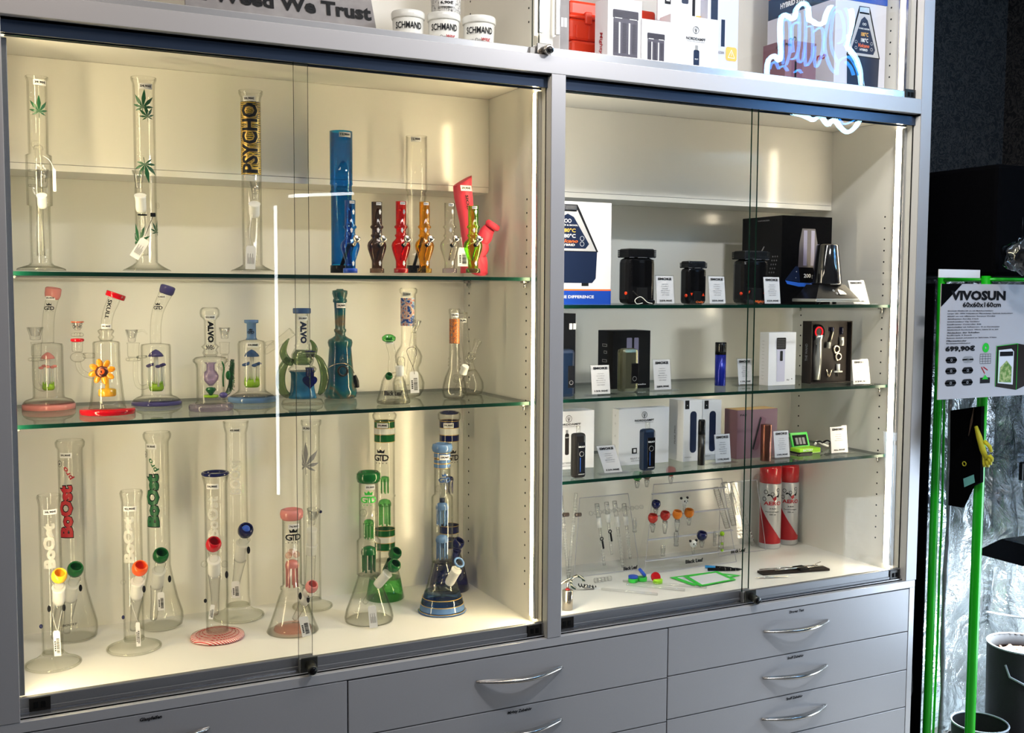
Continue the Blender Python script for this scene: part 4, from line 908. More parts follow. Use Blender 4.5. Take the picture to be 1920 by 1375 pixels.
word(o, sp, 288, 868, 21.5, 'pro', 28, 10, 'green_ink', rot=PI/2+.5); decal(o, sp, 272, 850, 21.5, lambda m, fn, R: (textw(m, 'R', .005, .006, fn, rot=PI/2), put2d(m, [(.007*math.cos(t)*k, .0075*math.sin(t)*k) for k in (1, .85) for t in [2*PI*i/20 for i in range(20)]], [(i, (i+1) % 20, 20+(i+1) % 20, 20+i) for i in range(20)], fn)), 'ink', 'registered_mark')
slide(o, sp, (301, 1043), 'opaque_green', 15, (298, 1070), (294, 1100), (288, 1160), [(318, 1086)]); hang_tag(o, sp, 302, 1128, -.07, 13, 36, .02)
sp = spotY(408, .285, FL)
o = gthing('clear straight pipe with blue rim, red bowl and red striped foot, marked 54,90', sp)
R_ = sp.r(52)
floor_disc(o, sp, 46, 0, 0, 1178); M().lathe([(R_*.90, .0004), (R_, .003), (R_*.96, .008), (R_*.84, .009)], 48).make('striped_foot_rim', 'red_white_rim', o)
for k in (.78, .66, .54): M().ring((0, 0, .004+.012*(1-k)*2), R_*k, .0006, seg=40, k=6).make('foot_swirl', 'red_swirl', o)
body(o, sp, [(21, 1184), (21, 1165), (21, 910), (22, 904), (25, 893)]); M().ring((0, 0, sp.z(888)), sp.r(23), sp.r(3.5)).make('blue_rim', 'opaque_navy', o)
sticker(o, sp, 398, 909, 21, '54,90€', 24, 10); word(o, sp, 399, 965, 21, 'BoOst', 80, 22, 'etched_glass', rot=PI/2, bold=.04)
slide(o, sp, (400, 1022), 'opaque_red', 14.5, (401, 1050), (402, 1078), (404, 1150), [(425, 1078)], -.07); oval(o, sp, 385, 1127, -.03, 3, 4)
for px in (383, 421): M().ball(sp.p(px, 1058, -.01), sp.r(6.5)).make('glass_knob', 'clear_glass', o)
hang_tag(o, sp, 397, 1148, -.06, 8, 28, -.15)
sp = spotY(447, .42, FL)
o = gthing('tall clear pipe with faint etched print and a dark blue bowl, marked 49,90', sp)
floor_disc(o, sp, 48, 0, 0, 1132); body(o, sp, [(24, 1135), (22, 1120), (21, 1000), (20, 812), (23, 800), (24, 790)])
sticker(o, sp, 440, 805, 20, '49,90€', 22, 9); word(o, sp, 441, 890, 20, 'BOOST', 70, 22, 'etched_glass', rot=PI/2, bold=.04)
slide(o, sp, (460, 996), 'opaque_navy', 14.5, (455, 1018), (450, 1050), (440, 1110), [(466, 1032)]); M().ball(sp.p(461, 993, -.085), sp.r(8)).make('blue_bowl_inside', 'blue_plastic', o)
hang_tag(o, sp, 442, 1106, -.065, 15, 32, .03)
sp = spotY(549, .262, FL)
o = gthing('clear beaker pipe with pink mouth, pink perc and pink inner foot, marked 74,90', sp)
body(o, sp, [(44, 1193), (48, 1190), (49, 1184), (40, 1160), (26, 1118), (21, 1106), (23, 1103), (23, 1100), (18.5, 1098), (18, 972)]); M().lathe(sp.prof([(18, 974), (21, 970), (22, 962), (20, 956), (14, 954), (13, 972)]), 30).make('mouthpiece', 'opaque_pink', o)
M().lathe([(sp.r(36), .004), (sp.r(34), .010), (sp.r(8), .012), (.0004, .012)], 36).make('pink_foot_plate', 'pink_glass', o)
sticker(o, sp, 551, 984, 18.2, '74,90€', 22, 9); crown_gtd(o, sp, 550, 1004, 18.2, 34); dome(o, sp, 1050, 1100, 13, 'opaque_pink', 7)
for px, py in ((541, 1042), (556, 1040), (546, 1036)): M().ball(sp.p(px, py, -.008), sp.r(6.5)).make('pink_ice_knob', 'pink_glass', o)
slide(o, sp, (584, 1101), 'opaque_pink', 12, (578, 1112), (570, 1130), (553, 1160), [(563, 1118), (578, 1124)], -.06); hang_tag(o, sp, 572, 1175, -.075, 17, 38, .18)
tubing(o, sp, 'bowl_handle', [(590, 1108, -.06), (598, 1116, -.065), (602, 1126, -.065)], [3, 2, .8], 'clear_glass')
sp = spotY(586, .42, FL)
o = gthing('tall slim clear pipe with a dark leaf print and side funnel, marked 29,90', sp)
floor_disc(o, sp, 37, 0, 0, 1122); body(o, sp, [(17, 1124), (16.5, 1100), (16.5, 800), (19, 795), (19, 788)])
sticker(o, sp, 574, 802, 16.5, '29,90', 19, 9); leafdecal(o, sp, 574, 872, 16.5, 46, 'grey_ink'); funnel(o, sp, 586, 970, -.07, 12.5, 6, 30, ax=(.1, -.2, 1)); M().ball(sp.p(601, 960, -.07), sp.r(3)).make('blue_knob', 'opaque_navy', o)
frosted(o, sp, (585, 992, -.065), (584, 1022, -.055), 9); frosted(o, sp, (584, 1022, -.055), (583, 1040, -.05), 10); tubing(o, sp, 'downstem', [(583, 1040, -.05), (581, 1085, -.02), (580, 1105, 0)], [9, 9, 8], 'clear_glass')
sp = spotY(692, .262, FL)
o = gthing('clear beaker pipe with dark green mouth and green logo, marked 59,90', sp)
body(o, sp, [(42, 1172), (45, 1166), (46, 1156), (43, 1142), (30, 1108), (22, 1085), (20, 1077)]); M().lathe(sp.prof([(20, 1078), (22.5, 1076), (22.5, 1014), (20, 1011), (18, 1009), (18, 904)]), 34, wall=.002).make('perc_chamber', 'clear_glass', o)
M().lathe(sp.prof([(17, 905), (21, 903), (22.5, 896), (22, 888), (18, 884), (13, 885), (13, 903)]), 32).make('mouthpiece', 'opaque_green', o)
sticker(o, sp, 694, 911, 18.2, '59,90€', 19, 9); crown_gtd(o, sp, 691, 934, 18.2, 34, 'green_plastic'); dome(o, sp, 974, 1010, 10, 'green_glass', 8); dome(o, sp, 1024, 1072, 14, 'opaque_green', 7)
for px in (681, 702): M().ball(sp.p(px, 962, -.008), sp.r(7)).make('ice_knob', 'clear_glass', o)
bowl(o, sp, 738, 1062, -.06, 12.5, 'opaque_green', ax=(.25, -.6, .7)); frosted(o, sp, (727, 1075, -.055), (707, 1098, -.035), 9); tubing(o, sp, 'downstem', [(707, 1098, -.035), (696, 1112, -.02), (684, 1130, 0)], [8, 5.5, 5], 'clear_glass')
tubing(o, sp, 'bowl_handle', [(744, 1072, -.06), (746, 1084, -.06), (742, 1092, -.06)], [2.5, 3, 1], 'clear_glass'); hang_tag(o, sp, 699, 1157, -.075, 15, 42, .08, bar=False, lines=True)
def bands(o, sp, hw, L, mat):
    for (ya, yb) in L:
        za, zb = sp.z(yb), sp.z(ya); r = sp.r(hw)+.0004
        b = M().lathe([(r, za), (r, zb)], 32, caps=False).make('colour_band', mat, o)
        m = M(); m.lathe([(r+.0003, za-.0012), (r+.0003, za)], 32, caps=False).lathe([(r+.0003, zb), (r+.0003, zb+.0012)], 32, caps=False); m.make('gold_line', 'gold_ink', b)
sp = spotY(722, .42, FL)
o = gthing('tall pipe with green bands and a green beaker foot, marked 99,90', sp)
body(o, sp, [(22, 1052), (19, 1030), (19, 932), (20.5, 930), (19, 927), (19, 788), (22, 784), (23, 778), (20, 774)]); M().lathe(sp.prof([(34, 1128), (36, 1122), (33, 1105), (29, 1083)]), 36).make('green_foot', 'green_glass', o)
M().lathe(sp.prof([(29, 1083), (22, 1052)]), 36, wall=.001).make('shoulder', 'clear_glass', o); bands(o, sp, 19, [(790, 801), (814, 827), (992, 1003), (1016, 1029)], 'opaque_green'); bands(o, sp, 19, [(802, 813), (1004, 1015)], 'opaque_white')
sticker(o, sp, 717, 796, 20, '99,90€', 22, 9); crown_gtd(o, sp, 714, 856, 19.2, 34); dome(o, sp, 893, 925, 9, 'green_glass', 6); dome(o, sp, 936, 985, 12, 'green_glass', 7)
bowl(o, sp, 740, 1039, -.07, 12, 'opaque_green', ax=(.25, -.6, .7)); frosted(o, sp, (734, 1052, -.06), (724, 1072, -.04), 8, 'dark_green_glass'); tubing(o, sp, 'downstem', [(724, 1072, -.04), (718, 1100, 0)], 5, 'clear_glass')
sp = spotY(829, .255, FL)
o = gthing('tall beaker pipe with pale blue bands and domes, marked 109,90', sp)
body(o, sp, [(33, 1110), (30, 1100), (22, 1070), (19, 1054), (15, 1052)]); M().lathe(sp.prof([(15, 1055), (20, 1053), (20, 1030), (20.5, 988), (20, 932), (18, 929), (15, 927), (15, 848)]), 34, wall=.002).make('perc_chamber', 'clear_glass', o)
M().lathe(sp.prof([(43, 1159), (45, 1154), (43.5, 1146), (33, 1108)]), 40, wall=.0015).make('banded_foot', 'light_blue_glass', o)
for ya, yb, ra, rb, mt in ((1118, 1127, 36.5, 39, 'light_blue_glass'), (1130, 1140, 39.5, 42, 'opaque_sky'), (1142, 1154, 42.5, 45, 'opaque_sky')):
    za, zb = max(.002, sp.z(yb)), sp.z(ya); b = M().lathe([(sp.r(rb)+.0008, za), (sp.r(ra)+.0008, zb)], 40, caps=False).make('colour_band', mt, o); M().ring((0, 0, zb), sp.r(ra)+.001, .0009, seg=40, k=6).make('gold_line', 'gold_ink', b)
M().lathe(sp.prof([(14, 849), (18, 846), (19.5, 840), (18, 833), (12, 831), (11, 846)]), 30).make('mouthpiece', 'opaque_sky', o)
bands(o, sp, 15.2, [(849, 857), (861, 867), (869, 876)], 'opaque_sky'); sticker(o, sp, 834, 856, 16, '109,90€', 20, 9); crown_gtd(o, sp, 834, 898, 15.3, 26, 'opaque_blue')
dome(o, sp, 942, 985, 12, 'opaque_sky', 7); dome(o, sp, 1003, 1048, 12, 'opaque_sky', 7); M().lathe(sp.prof([(5, 942), (5, 934)]), 14).make('dark_stub', 'navy_metal', o)
for px in (822, 840): M().ball(sp.p(px, 917, -.006), sp.r(6.5)).make('ice_knob', 'clear_glass', o)
bowl(o, sp, 861, 1058, -.065, 11, 'clear_glass', ax=(.2, -.7, .65)); M().ring(sp.p(861, 1055, -.075), sp.r(9), sp.r(2), ax=(.2, -.7, .65)).make('pale_bowl_rim', 'opaque_sky', o)
frosted(o, sp, (856, 1069, -.06), (842, 1094, -.035), 9); M().ring(sp.p(840, 1096, -.03), sp.r(12), sp.r(2.4), ax=(.4, -.7, .6)).make('joint_collar', 'clear_glass', o); tubing(o, sp, 'downstem', [(838, 1098, -.03), (830, 1118, 0)], [5.5, 4.5], 'clear_glass'); tubing(o, sp, 'bowl_handle', [(866, 1066, -.07), (868, 1078, -.068), (862, 1088, -.06)], [3, 4, 2], 'clear_glass')
sp = spotY(842, .425, FL)
o = gthing('tall pipe with dark blue bands behind the pale blue one, marked 99,90', sp)
body(o, sp, [(25, 1050), (20, 1030), (18, 1010), (18, 790), (21, 785), (21.5, 777), (19, 773)]); M().lathe(sp.prof([(36, 1110), (38, 1105), (34, 1085), (27, 1055)]), 36).make('blue_foot', 'blue_glass', o)
M().ring((0, 0, sp.z(774)), sp.r(15), sp.r(2.4)).make('inner_blue_rim', 'opaque_navy', o)
bands(o, sp, 18, [(789, 801), (815, 826), (985, 998), (1012, 1025)], 'opaque_navy'); bands(o, sp, 18, [(802, 814)], 'opaque_white'); sticker(o, sp, 841, 796, 19, '99,90€', 20, 9)
crown_gtd(o, sp, 849, 856, 18.2, 30); dome(o, sp, 893, 925, 8, 'blue_glass', 6); bowl(o, sp, 858, 1020, -.07, 11.5, 'opaque_navy', ax=(.3, -.5, .8)); frosted(o, sp, (857, 1032, -.06), (852, 1050, -.045), 7, 'blue_glass'); tubing(o, sp, 'downstem', [(852, 1050, -.045), (846, 1085, 0)], 5, 'clear_glass')

# ================================================================== goods of the right case
SR1, SR2, SR3 = .7783, .5503, .3503
def zrel(Y, x, y): return atY(Y, x, y).z
class Pr:
    """prints on a flat face: u, v run 0..1 over the face, one mesh per ink"""
    def __init__(s, o, org, U, V, n, W, H): s.o, s.org, s.U, s.V, s.n, s.W, s.H = o, Vector(org), Vector(U), Vector(V), Vector(n), W, H; s.k = 1; s.B = {}
    def fn(s, lv): return lambda u, v, d=0: s.org+s.U*u+s.V*v+s.n*(.0003*lv-d)
    def m(s, mat, name): return s.B.setdefault((mat, name), M())
    def rect(s, u0, v0, u1, v1, mat, lv=1, name='printed_panel', round_=0.):
        W, H = s.W, s.H
        if round_:
            r = round_*W; pts = []
            for cx, cy, a in ((u1*W-r, v1*H-r, 0), (u0*W+r, v1*H-r, PI/2), (u0*W+r, v0*H+r, PI), (u1*W-r, v0*H+r, 1.5*PI)):
                pts += [(cx+r*math.cos(a+PI/2*i/5), cy+r*math.sin(a+PI/2*i/5)) for i in range(6)]
        else: pts = [(u0*W, v0*H), (u1*W, v0*H), (u1*W, v1*H), (u0*W, v1*H)]
        s.m(mat, name).poly(pts, s.fn(lv)); return s
    def poly(s, pts, mat, lv=1, name='printed_panel'): s.m(mat, name).poly([(a*s.W, b*s.H) for a, b in pts], s.fn(lv)); return s
    def text(s, txt, u, v, w, h, mat='ink', lv=3, rot=0., bold=.02, shear=0.):
        W = w*(s.W if abs(math.cos(rot)) > .7 else s.H); H = h*(s.H if abs(math.cos(rot)) > .7 else s.W)
        textw(s.m(mat, 'lettering'), txt, W, H, s.fn(lv), at=(u*s.W, v*s.H), rot=rot, bold=bold, shear=shear); return s
    def ring(s, u, v, r, t, mat='ink', lv=3, name='printed_mark'):
        m = s.m(mat, name); f = s.fn(lv); n = 24; a = [(u*s.W+r*k*math.cos(2*PI*i/n), v*s.H+r*k*math.sin(2*PI*i/n)) for k in (1, 1-t) for i in range(n)]
        m.add([f(*q) for q in a], [(i, (i+1) % n, n+(i+1) % n, n+i) for i in range(n)]); return s
    def line(s, a, b, t, mat='ink', lv=3, name='printed_mark'):
        ax, ay, bx, by = a[0]*s.W, a[1]*s.H, b[0]*s.W, b[1]*s.H; L = math.hypot(bx-ax, by-ay) or 1; nx, ny = -(by-ay)/L*t/2, (bx-ax)/L*t/2
        s.m(mat, name).poly([(ax+nx, ay+ny), (ax-nx, ay-ny), (bx-nx, by-ny), (bx+nx, by+ny)], s.fn(lv)); return s
    def done(s):
        for (mat, name), m in s.B.items(): m.make(name, mat, s.o, kind='stuff' if name == 'printed_mark' else None)
def carton(label, xl, xr, yt, yb, Y, side, z=None, mat='white_card', name='carton', group='boxed goods in the cases', cat='box', tilt=0., back=None, prt=True):
    """axis aligned box; front face spans columns xl..xr at depth Y; side = column of its left rear edge, or a depth in metres if < 1"""
    A = atY(Y, xl, (yt+yb)/2); B = atY(Y, xr, (yt+yb)/2); z0 = z if z is not None else atY(Y, xr, yb).z; H = atY(Y, xr, yt).z-z0
    dep = side if side < 1 else atX(A.x, side, (yt+yb)/2).y-Y
    dep = max(.004, min(dep, .484-Y)); W = B.x-A.x
    o = thing(name, label, cat, (A.x, Y, z0), group)
    b = M().box((0, 0, 0), (W, dep, H), .0008).make('carton_body', mat, o)
    fr = Pr(b, (0, -.0002, 0), (1, 0, 0), (0, 0, 1), (0, -1, 0), W, H); lf = Pr(b, (-.0002, dep, 0), (0, -1, 0), (0, 0, 1), (-1, 0, 0), dep, H)
    return o, fr, lf, W, H, dep
CG = 'price cards in clear holders'
def price_card(label, xl, xr, yt, yb, z, price, Y=None, lean=0., rz=0., l=6):
    p = atZ(z, (xl+xr)/2, yb) if Y is None else atY(Y, (xl+xr)/2, yb); Y = p.y
    W = atY(Y, xr, yb).x-atY(Y, xl, yb).x; H = atY(Y, xl, yt).z-atY(Y, xl, yb).z
    o = thing('price_card_holder', label, 'price card', (p.x, Y, z), CG, rz)
    V = Vector((lean, math.sin(.12), math.cos(.12))).normalized(); n_ = Vector((0, -math.cos(.12), math.sin(.12)))
    f = lambda u, v, d=0: Vector((u*W, 0, .001))+V*(v*H)-n_*d
    def slab(m, u0, v0, u1, v1, d0, d1):
        a = [f(u, v, d) for d in (d0, d1) for u, v in ((u0, v0), (u1, v0), (u1, v1), (u0, v1))]
        m.add(a, [(0, 1, 2, 3), (7, 6, 5, 4), (0, 4, 5, 1), (1, 5, 6, 2), (2, 6, 7, 3), (3, 7, 4, 0)])
    m = M(); slab(m, -.5, 0, .5, 1, .0006, .0026); slab(m, -.5, 0, .5, 1, -.0012, -.0002); slab(m, -.5, 1, .5, 1.02, -.0012, .0026); m.make('acrylic_sleeve', 'acrylic', o)
    M().box((-W*.75, -.012, .0002), (W*.75, .014, .0022), .0005).make('acrylic_base', 'acrylic', o)
    c = M(); slab(c, -.46, .02, .46, .985, .0, .0004); c = c.make('paper_card', 'white_paper', o)
    q = Pr(c, f(-.5, 0, -.00015), Vector((1, 0, 0)), V, n_, W, H)
    q.text('SMOKE', .5, .885, .72, .085, bold=.04)
    ys = [.70-.075*i for i in range(l)]
    for i, y in enumerate(ys): q.text(['Vaporizer', 'tragbar', 'Konvektion', '40-210°C', 'Temperatur', 'inkl. Kabel', 'USB-C'][i % 7], .5, y, [.34, .42, .30, .50, .46, .38, .3][i % 7], .030, 'grey_ink', bold=.03)
    q.text(price, .5, .115, .68, .075, bold=.03); q.done(); return o

# volcano shaped desktop vaporizer as printed on its box (flat print)
def cone_print(q, u, v, w, h, lettering=True):
    U = lambda a: u+a*w; V_ = lambda a: v+a*h
    P = lambda L: [(U(a), V_(b)) for a, b in L]
    q.poly(P([(.0, .40), (.02, .06), (.08, 0), (.92, 0), (.98, .06), (1, .40)]), 'navy_ink', 1); q.rect(U(.74), V_(-.04), U(.86), V_(0), 'ink', 1)
    q.poly(P([(-.02, .40), (.30, .94), (.34, 1.0), (.66, 1.0), (.70, .94), (1.02, .40)]), 'ink', 1)
    q.poly(P([(.02, .41), (.34, .93), (.66, .93), (.98, .41)]), 'silver_print', 2); q.rect(U(.35), V_(.91), U(.65), V_(.99), 'bright_aluminium', 2)
    q.poly(P([(.14, .50), (.20, .44), (.80, .44), (.86, .50), (.60, .84), (.5, .88), (.40, .84)]), 'navy_ink', 3)
    q.ring(U(.47), V_(.79), .028*w*q.W, .3, 'white_ink', 4); q.ring(U(.53), V_(.79), .028*w*q.W, .3, 'white_ink', 4)
    q.text('STORZ & BICKEL', U(.5), V_(.735), .34*w, .018*h, 'white_ink', 4); q.text('180°C', U(.52), V_(.67), .22*w, .05*h, 'amber_ink', 4); q.text('180°C', U(.52), V_(.60), .22*w, .05*h, 'white_ink', 4)
    q.text('Volcano', U(.5), V_(.535), .34*w, .045*h, 'orange_ink', 4, shear=.3); q.text('HYBRID', U(.5), V_(.485), .24*w, .028*h, 'white_ink', 4)
    for a in (.26, .74):
        q.ring(U(a), V_(.57), .035*w*q.W, .15, 'white_ink', 4); q.ring(U(a), V_(.50), .035*w*q.W, .15, 'white_ink', 4)
# -- shelf one
o, q, lf, W, H, d = carton('large white box with a printed cone vaporizer, blue band at its foot', 1002, 1146, 381, 566, .17, .24, SR1)
q.rect(0, 0, 1, .135, 'blue_ink').rect(0, .135, 1, .150, 'orange_ink'); q.text('TASTE THE DIFFERENCE', .44, .075, .66, .028, 'white_ink')
cone_print(q, .03, .21, .78, .76); q.done()
def ribbed(label, x0, x1, yt, yb, orange, name, Y=.20, leds=True, tab=False):
    """hand held vaporizer: two ribbed pillars, capped head, soft rounded block"""
    sp = spotY((x0+x1)/2, Y, SR1); o = thing(name, label, 'vaporizer', sp.O, 'black hand held vaporizers on the top right shelf')
    W = atY(Y, x1, yb).x-atY(Y, x0, yb).x; H = sp.z(yt); D_ = W*.62; h1 = H*.84
    M().box((-W/2, -D_/2, 0), (W/2, D_/2, h1), W*.16).make('block', 'black_plastic', o)
    m = M()
    for k in (-1, 1):
        z = H*.34
        while z < h1-.006: m.box((k*W*.25-W*.15, -D_/2-.0022, z), (k*W*.25+W*.15, -D_/2+.002, z+.0017)); z += .0034
    m.make('cooling_ribs', 'black_plastic', o, kind='stuff')
    m = M(); z = h1+.002
    m.box((-W*.49, -D_*.49, h1), (W*.49, D_*.49, h1+.0025), .001)
    while z < H-.004: m.box((-W/2, -D_/2, z), (W/2, D_/2, z+.0024), .001); z += .0032
    m.box((-W*.46, -D_*.46, h1), (W*.46, D_*.46, H), .004); m.make('cooling_unit', 'black_plastic', o)
    M().box((-W*.16, -D_/2-.0006, h1-.001), (W*.16, -D_/2+.001, h1+.001)).box((-W*.45, -D_/2-.0006, h1-.001), (-W*.30, -D_/2+.001, h1+.001)).box((W*.30, -D_/2-.0006, h1-.001), (W*.45, -D_/2+.001, h1+.001)).make('silver_slots', 'bright_aluminium', o)
    M().box((-W*.19, -D_/2-.0012, H*.08), (W*.19, -D_/2+.001, H*.30), .001).make('display', 'matt_black', o)
    M().lathe([(0, 0), (.004, 0), (.0045, .0015), (.0, .002)], 14, (-W/2+.001, -D_*.30, H*.20), ax=(-1, -.4, 0)).make('orange_button', 'orange_plastic', o)
    if orange:
        for k in (-1, 1): f = flat((k*W*.30, -D_/2-.0008, H*.22), (1, 0, 0), (0, 0, 1)); M().poly([(-.004, -.003), (.004, -.003), (0, .005)] if k > 0 else [(-.004, .005), (.004, .005), (0, -.003)], lambda u, v, dd: f(u, v)).make('arrow_button', 'orange_plastic', o)
    t = M(); textw(t, orange or 'Mighty', W*.4, H*.06, flat((W*.12, -D_/2-.0014, H*.05), (1, 0, 0), (0, 0, 1)), shear=.3); t.make('lettering', 'orange_ink' if orange else 'grey_ink', o)
    if tab: M().box((-W*.02, -D_/2-.001, H*.80), (W*.02, -D_/2, H*.802)).make('mark', 'grey_ink', o)
    return o
ribbed('large black ribbed vaporizer beside the white cone box', 1167, 1219, 467, 567, '', 'handheld_vaporizer')
sp = spotY(1208, .155, SR1); o = thing('charging_adapter', 'small black adapter with a white cord in front of the large vaporizer', 'charger', sp.O)
M().box((-.018, -.006, 0), (.030, .010, .012), .003).make('adapter_body', 'black_plastic', o); P, R = smooth([Vector(p) for p in ((-.012, -.01, .004), (-.030, -.012, .002), (-.036, -.012, .012), (-.02, -.014, .020), (.0, -.014, .006), (.014, -.016, .003))], [.001]*6); M().tube(P, R, 6).make('cord', 'opaque_white', o)
M().tube([(-.042, -.012, .034), (-.016, -.012, .010)], .0022, 8).make('plug_stem', 'black_plastic', o)
price_card('price card reading 259,90€ right of the largest ribbed vaporizer', 1231, 1266, 512, 566, SR1, '259,90€', .17)
ribbed('smallest black ribbed vaporizer with orange lettering', 1281, 1317, 490, 567, 'Crafty', 'handheld_vaporizer')
price_card('price card reading 259,90€ between the small and the third vaporizer', 1330, 1362, 513, 566, SR1, '259,90€', .17)
ribbed('black ribbed vaporizer with orange arrows behind the pane edge', 1382, 1430, 471, 567, 'Mighty', 'handheld_vaporizer', .19)
price_card('price card reading 329,90€ before the big black box', 1433, 1465, 515, 567, SR1, '329,90€', .15)
o, q, lf, W, H, d = carton('big black box printed with a cone device and a blue lit base', 1465, 1558, 408, 566, .21, 1391, SR1, 'matt_black')
q.rect(0, 0, 1, 1, 'cloth_black', 1); q.poly([(.33, .42), (.35, .70), (.40, .86), (.66, .86), (.71, .70), (.73, .42)], 'smoke_print', 2); q.rect(.43, .44, .50, .84, 'lilac_print', 3); q.rect(.58, .44, .65, .84, 'lilac_print', 3)
q.poly([(.08, .27), (.12, .23), (.35, .20), (.62, .20), (.62, .24), (.35, .245), (.12, .265)], 'blue_light', 3); q.poly([(.08, .275), (.28, .43), (.34, .43), (.38, .25)], 'navy_ink', 2)
q.text('200', .52, .325, .14, .045, 'white_ink', 3); q.ring(.30, .37, .0015, .99, 'white_ink', 4); q.ring(.29, .30, .0012, .99, 'white_ink', 4); q.done()
lf.text('VAPORIZER', .55, .955, .30, .015, 'grey_ink'); lf.line((.45, .55), (.58, .66), .004, 'grey_ink')
for i in range(3):
    for j in range(5): lf.ring(.72+.055*i+.02*j, .36+.045*j, .0022, .5, 'grey_ink')
lf.rect(.68, .28, .80, .31, 'grey_ink', 2); lf.done()
sp = spotY(1549, .15, SR1); o = thing('desktop_vaporizer', 'glossy black cone vaporizer on a wide wedge base with light rim', 'vaporizer', sp.O)
M().lathe([(sp.r(30), sp.z(533)), (sp.r(29.5), sp.z(530)), (sp.r(22), sp.z(461)), (sp.r(20), sp.z(458.5)), (.0004, sp.z(458.5))], 40).make('glossy_cone', 'piano_black', o)
m = M(); a = sp.r(54); b = sp.z(560); t_ = sp.z(534); c_ = sp.r(33)
lo = [(-a, -.045, b), (a, -.045, b), (a*.9, .05, b), (-a*.9, .05, b)]; hi = [(-c_, -.022, t_), (c_, -.022, t_), (c_, .03, t_), (-c_, .03, t_)]
m.add(lo+hi, [(3, 2, 1, 0), (4, 5, 6, 7), (0, 1, 5, 4), (1, 2, 6, 5), (2, 3, 7, 6), (3, 0, 4, 7)]); m.make('wedge_base', 'black_plastic', o)
M().box((-a*1.02, -.047, b-.009), (a*1.02, .052, b-.0003), .002).make('light_rim', 'light_metal', o)
for k in (-.03, .03): M().lathe([(.006, .0002), (.006, b-.009)], 12, (k, 0, 0)).make('foot', 'black_plastic', o)
fw = flat((0, -.0335, (b+t_)/2), (1, 0, 0), (0, .62, .78))
for u, v, r in ((-.004, .004, .0028), (.003, -.006, .0028)): M().ring(fw(u, v)+Vector((0, -.0012, 0)), r, .0006, ax=(0, -.8, .6), seg=14, k=5).make('button_ring', 'white_ink', o)
M().poly([(.012, -.010), (.036, -.010), (.028, .010), (.012, .010)], lambda u, v, dd: fw(u, v)+Vector((0, -.0012, .0006))).make('display', 'piano_black', o)
price_card('tilted price card at the right end of the top shelf', 1600, 1631, 520, 567, SR1, '499,90€', .12, -.26, l=4)
# -- shelf two
o, q, lf, W, H, d = carton('black box with a white II, cut off by the post on the second shelf', 1036, 1079, 588, 742, .20, .06, SR2, 'matt_black'); q.text('II', .86, .84, .30, .075, 'white_ink', bold=.05); q.done()
def slimvap(label, x0, x1, yt, yb, z, Y, mats, cut=.55, name='slim_vaporizer', panel_=True):
    sp = spotY((x0+x1)/2, Y, z); o = thing(name, label, 'vaporizer', sp.O, 'slim metal vaporizers in the right case'); W = atY(Y, x1, yb).x-atY(Y, x0, yb).x; H = sp.z(yt)
    M().box((-W/2, -W*.3, 0), (W/2, W*.3, H), W*.20).make('metal_body', mats, o)
    if panel_:
        M().box((W*.02, -W*.3-.0006, H*.20), (W*.46, -W*.3+.001, H*.66), W*.04).make('display_panel', 'piano_black', o); M().ring((W*.22, -W*.3-.0008, H*.31), W*.11, .0005, ax=(0, 1, 0), seg=18, k=5).make('button_ring', 'grey_ink', o)
    return o
slimvap('dark blue slim vaporizer half hidden by the middle post', 1044, 1074, 655, 744, SR2, .135, 'navy_metal')
price_card('price card reading 159,90€ beside the blue slim vaporizer', 1109, 1146, 683, 739, SR2, '159,90€', .15)
o, q, lf, W, H, d = carton('black box printed with a slim silver vaporizer, second shelf', 1149, 1219, 620, 733, .27, 1121, SR2, 'matt_black')
q.rect(.36, .55, .50, .88, 'lilac_print', 1, round_=.02).rect(.56, .30, .68, .88, 'lilac_print', 1, round_=.02); q.text('solo', .78, .07, .22, .025, 'white_ink'); q.done()
for k, v in enumerate((.72, .60, .45, .35)): lf.rect(.30+.1*(k % 2), v, .62, v+.05, 'grey_ink', 1).rect(.34+.1*(k % 2), v+.012, .58, v+.038, 'matt_black', 2)
lf.done()
slimvap('olive and teal metal vaporizer standing before its black box', 1160, 1192, 653, 738, SR2, .19, 'olive_metal')
price_card('price card reading 289,90€ right of the black box', 1226, 1260, 678, 736, SR2, '289,90€', .19)
def gridvap(label, px, hw, yt, ym, yb, Y):
    sp = spotY(px, Y, SR2); o = thing('cylinder_vaporizer', label, 'vaporizer', sp.O); R = sp.r(hw)
    M().lathe([(R*.96, 0), (R, .001), (R, sp.z(ym)), (R*.98, sp.z(ym))], 28).make('blue_barrel', 'royal_metal', o); M().lathe([(R*1.02, sp.z(ym)), (R*1.02, sp.z(yt)-.001), (R*.9, sp.z(yt))], 28).make('black_head', 'black_plastic', o)
    m = M(); zt, zm = sp.z(yt), sp.z(ym)
    for j in range(5):
        for i in range(-3, 4): a = -2.1+i*.38; z = zm+(zt-zm)*(.30+.13*j); m.T = Matrix.Translation((R*1.03*math.cos(a), R*1.03*math.sin(a), z)) @ Matrix.Rotation(a, 4, 'Z'); m.box((-.0004, -.0010, -.0008), (.0004, .0010, .0008))
    m.T = Matrix.Identity(4); m.make('grille_dots', 'gold_steel', o, kind='stuff'); return o
gridvap('royal blue cylinder vaporizer with a black grille head', 1350, 10.5, 642, 665, 727, .25)
price_card('price card reading 119,90€ behind the edge of the sliding pane', 1384, 1412, 672, 721, SR2, '119,90€', .24)
o, q, lf, W, H, d = carton('white box printed with a black headed cylinder vaporizer', 1441, 1492, 623, 722, .19, 1424, SR2)
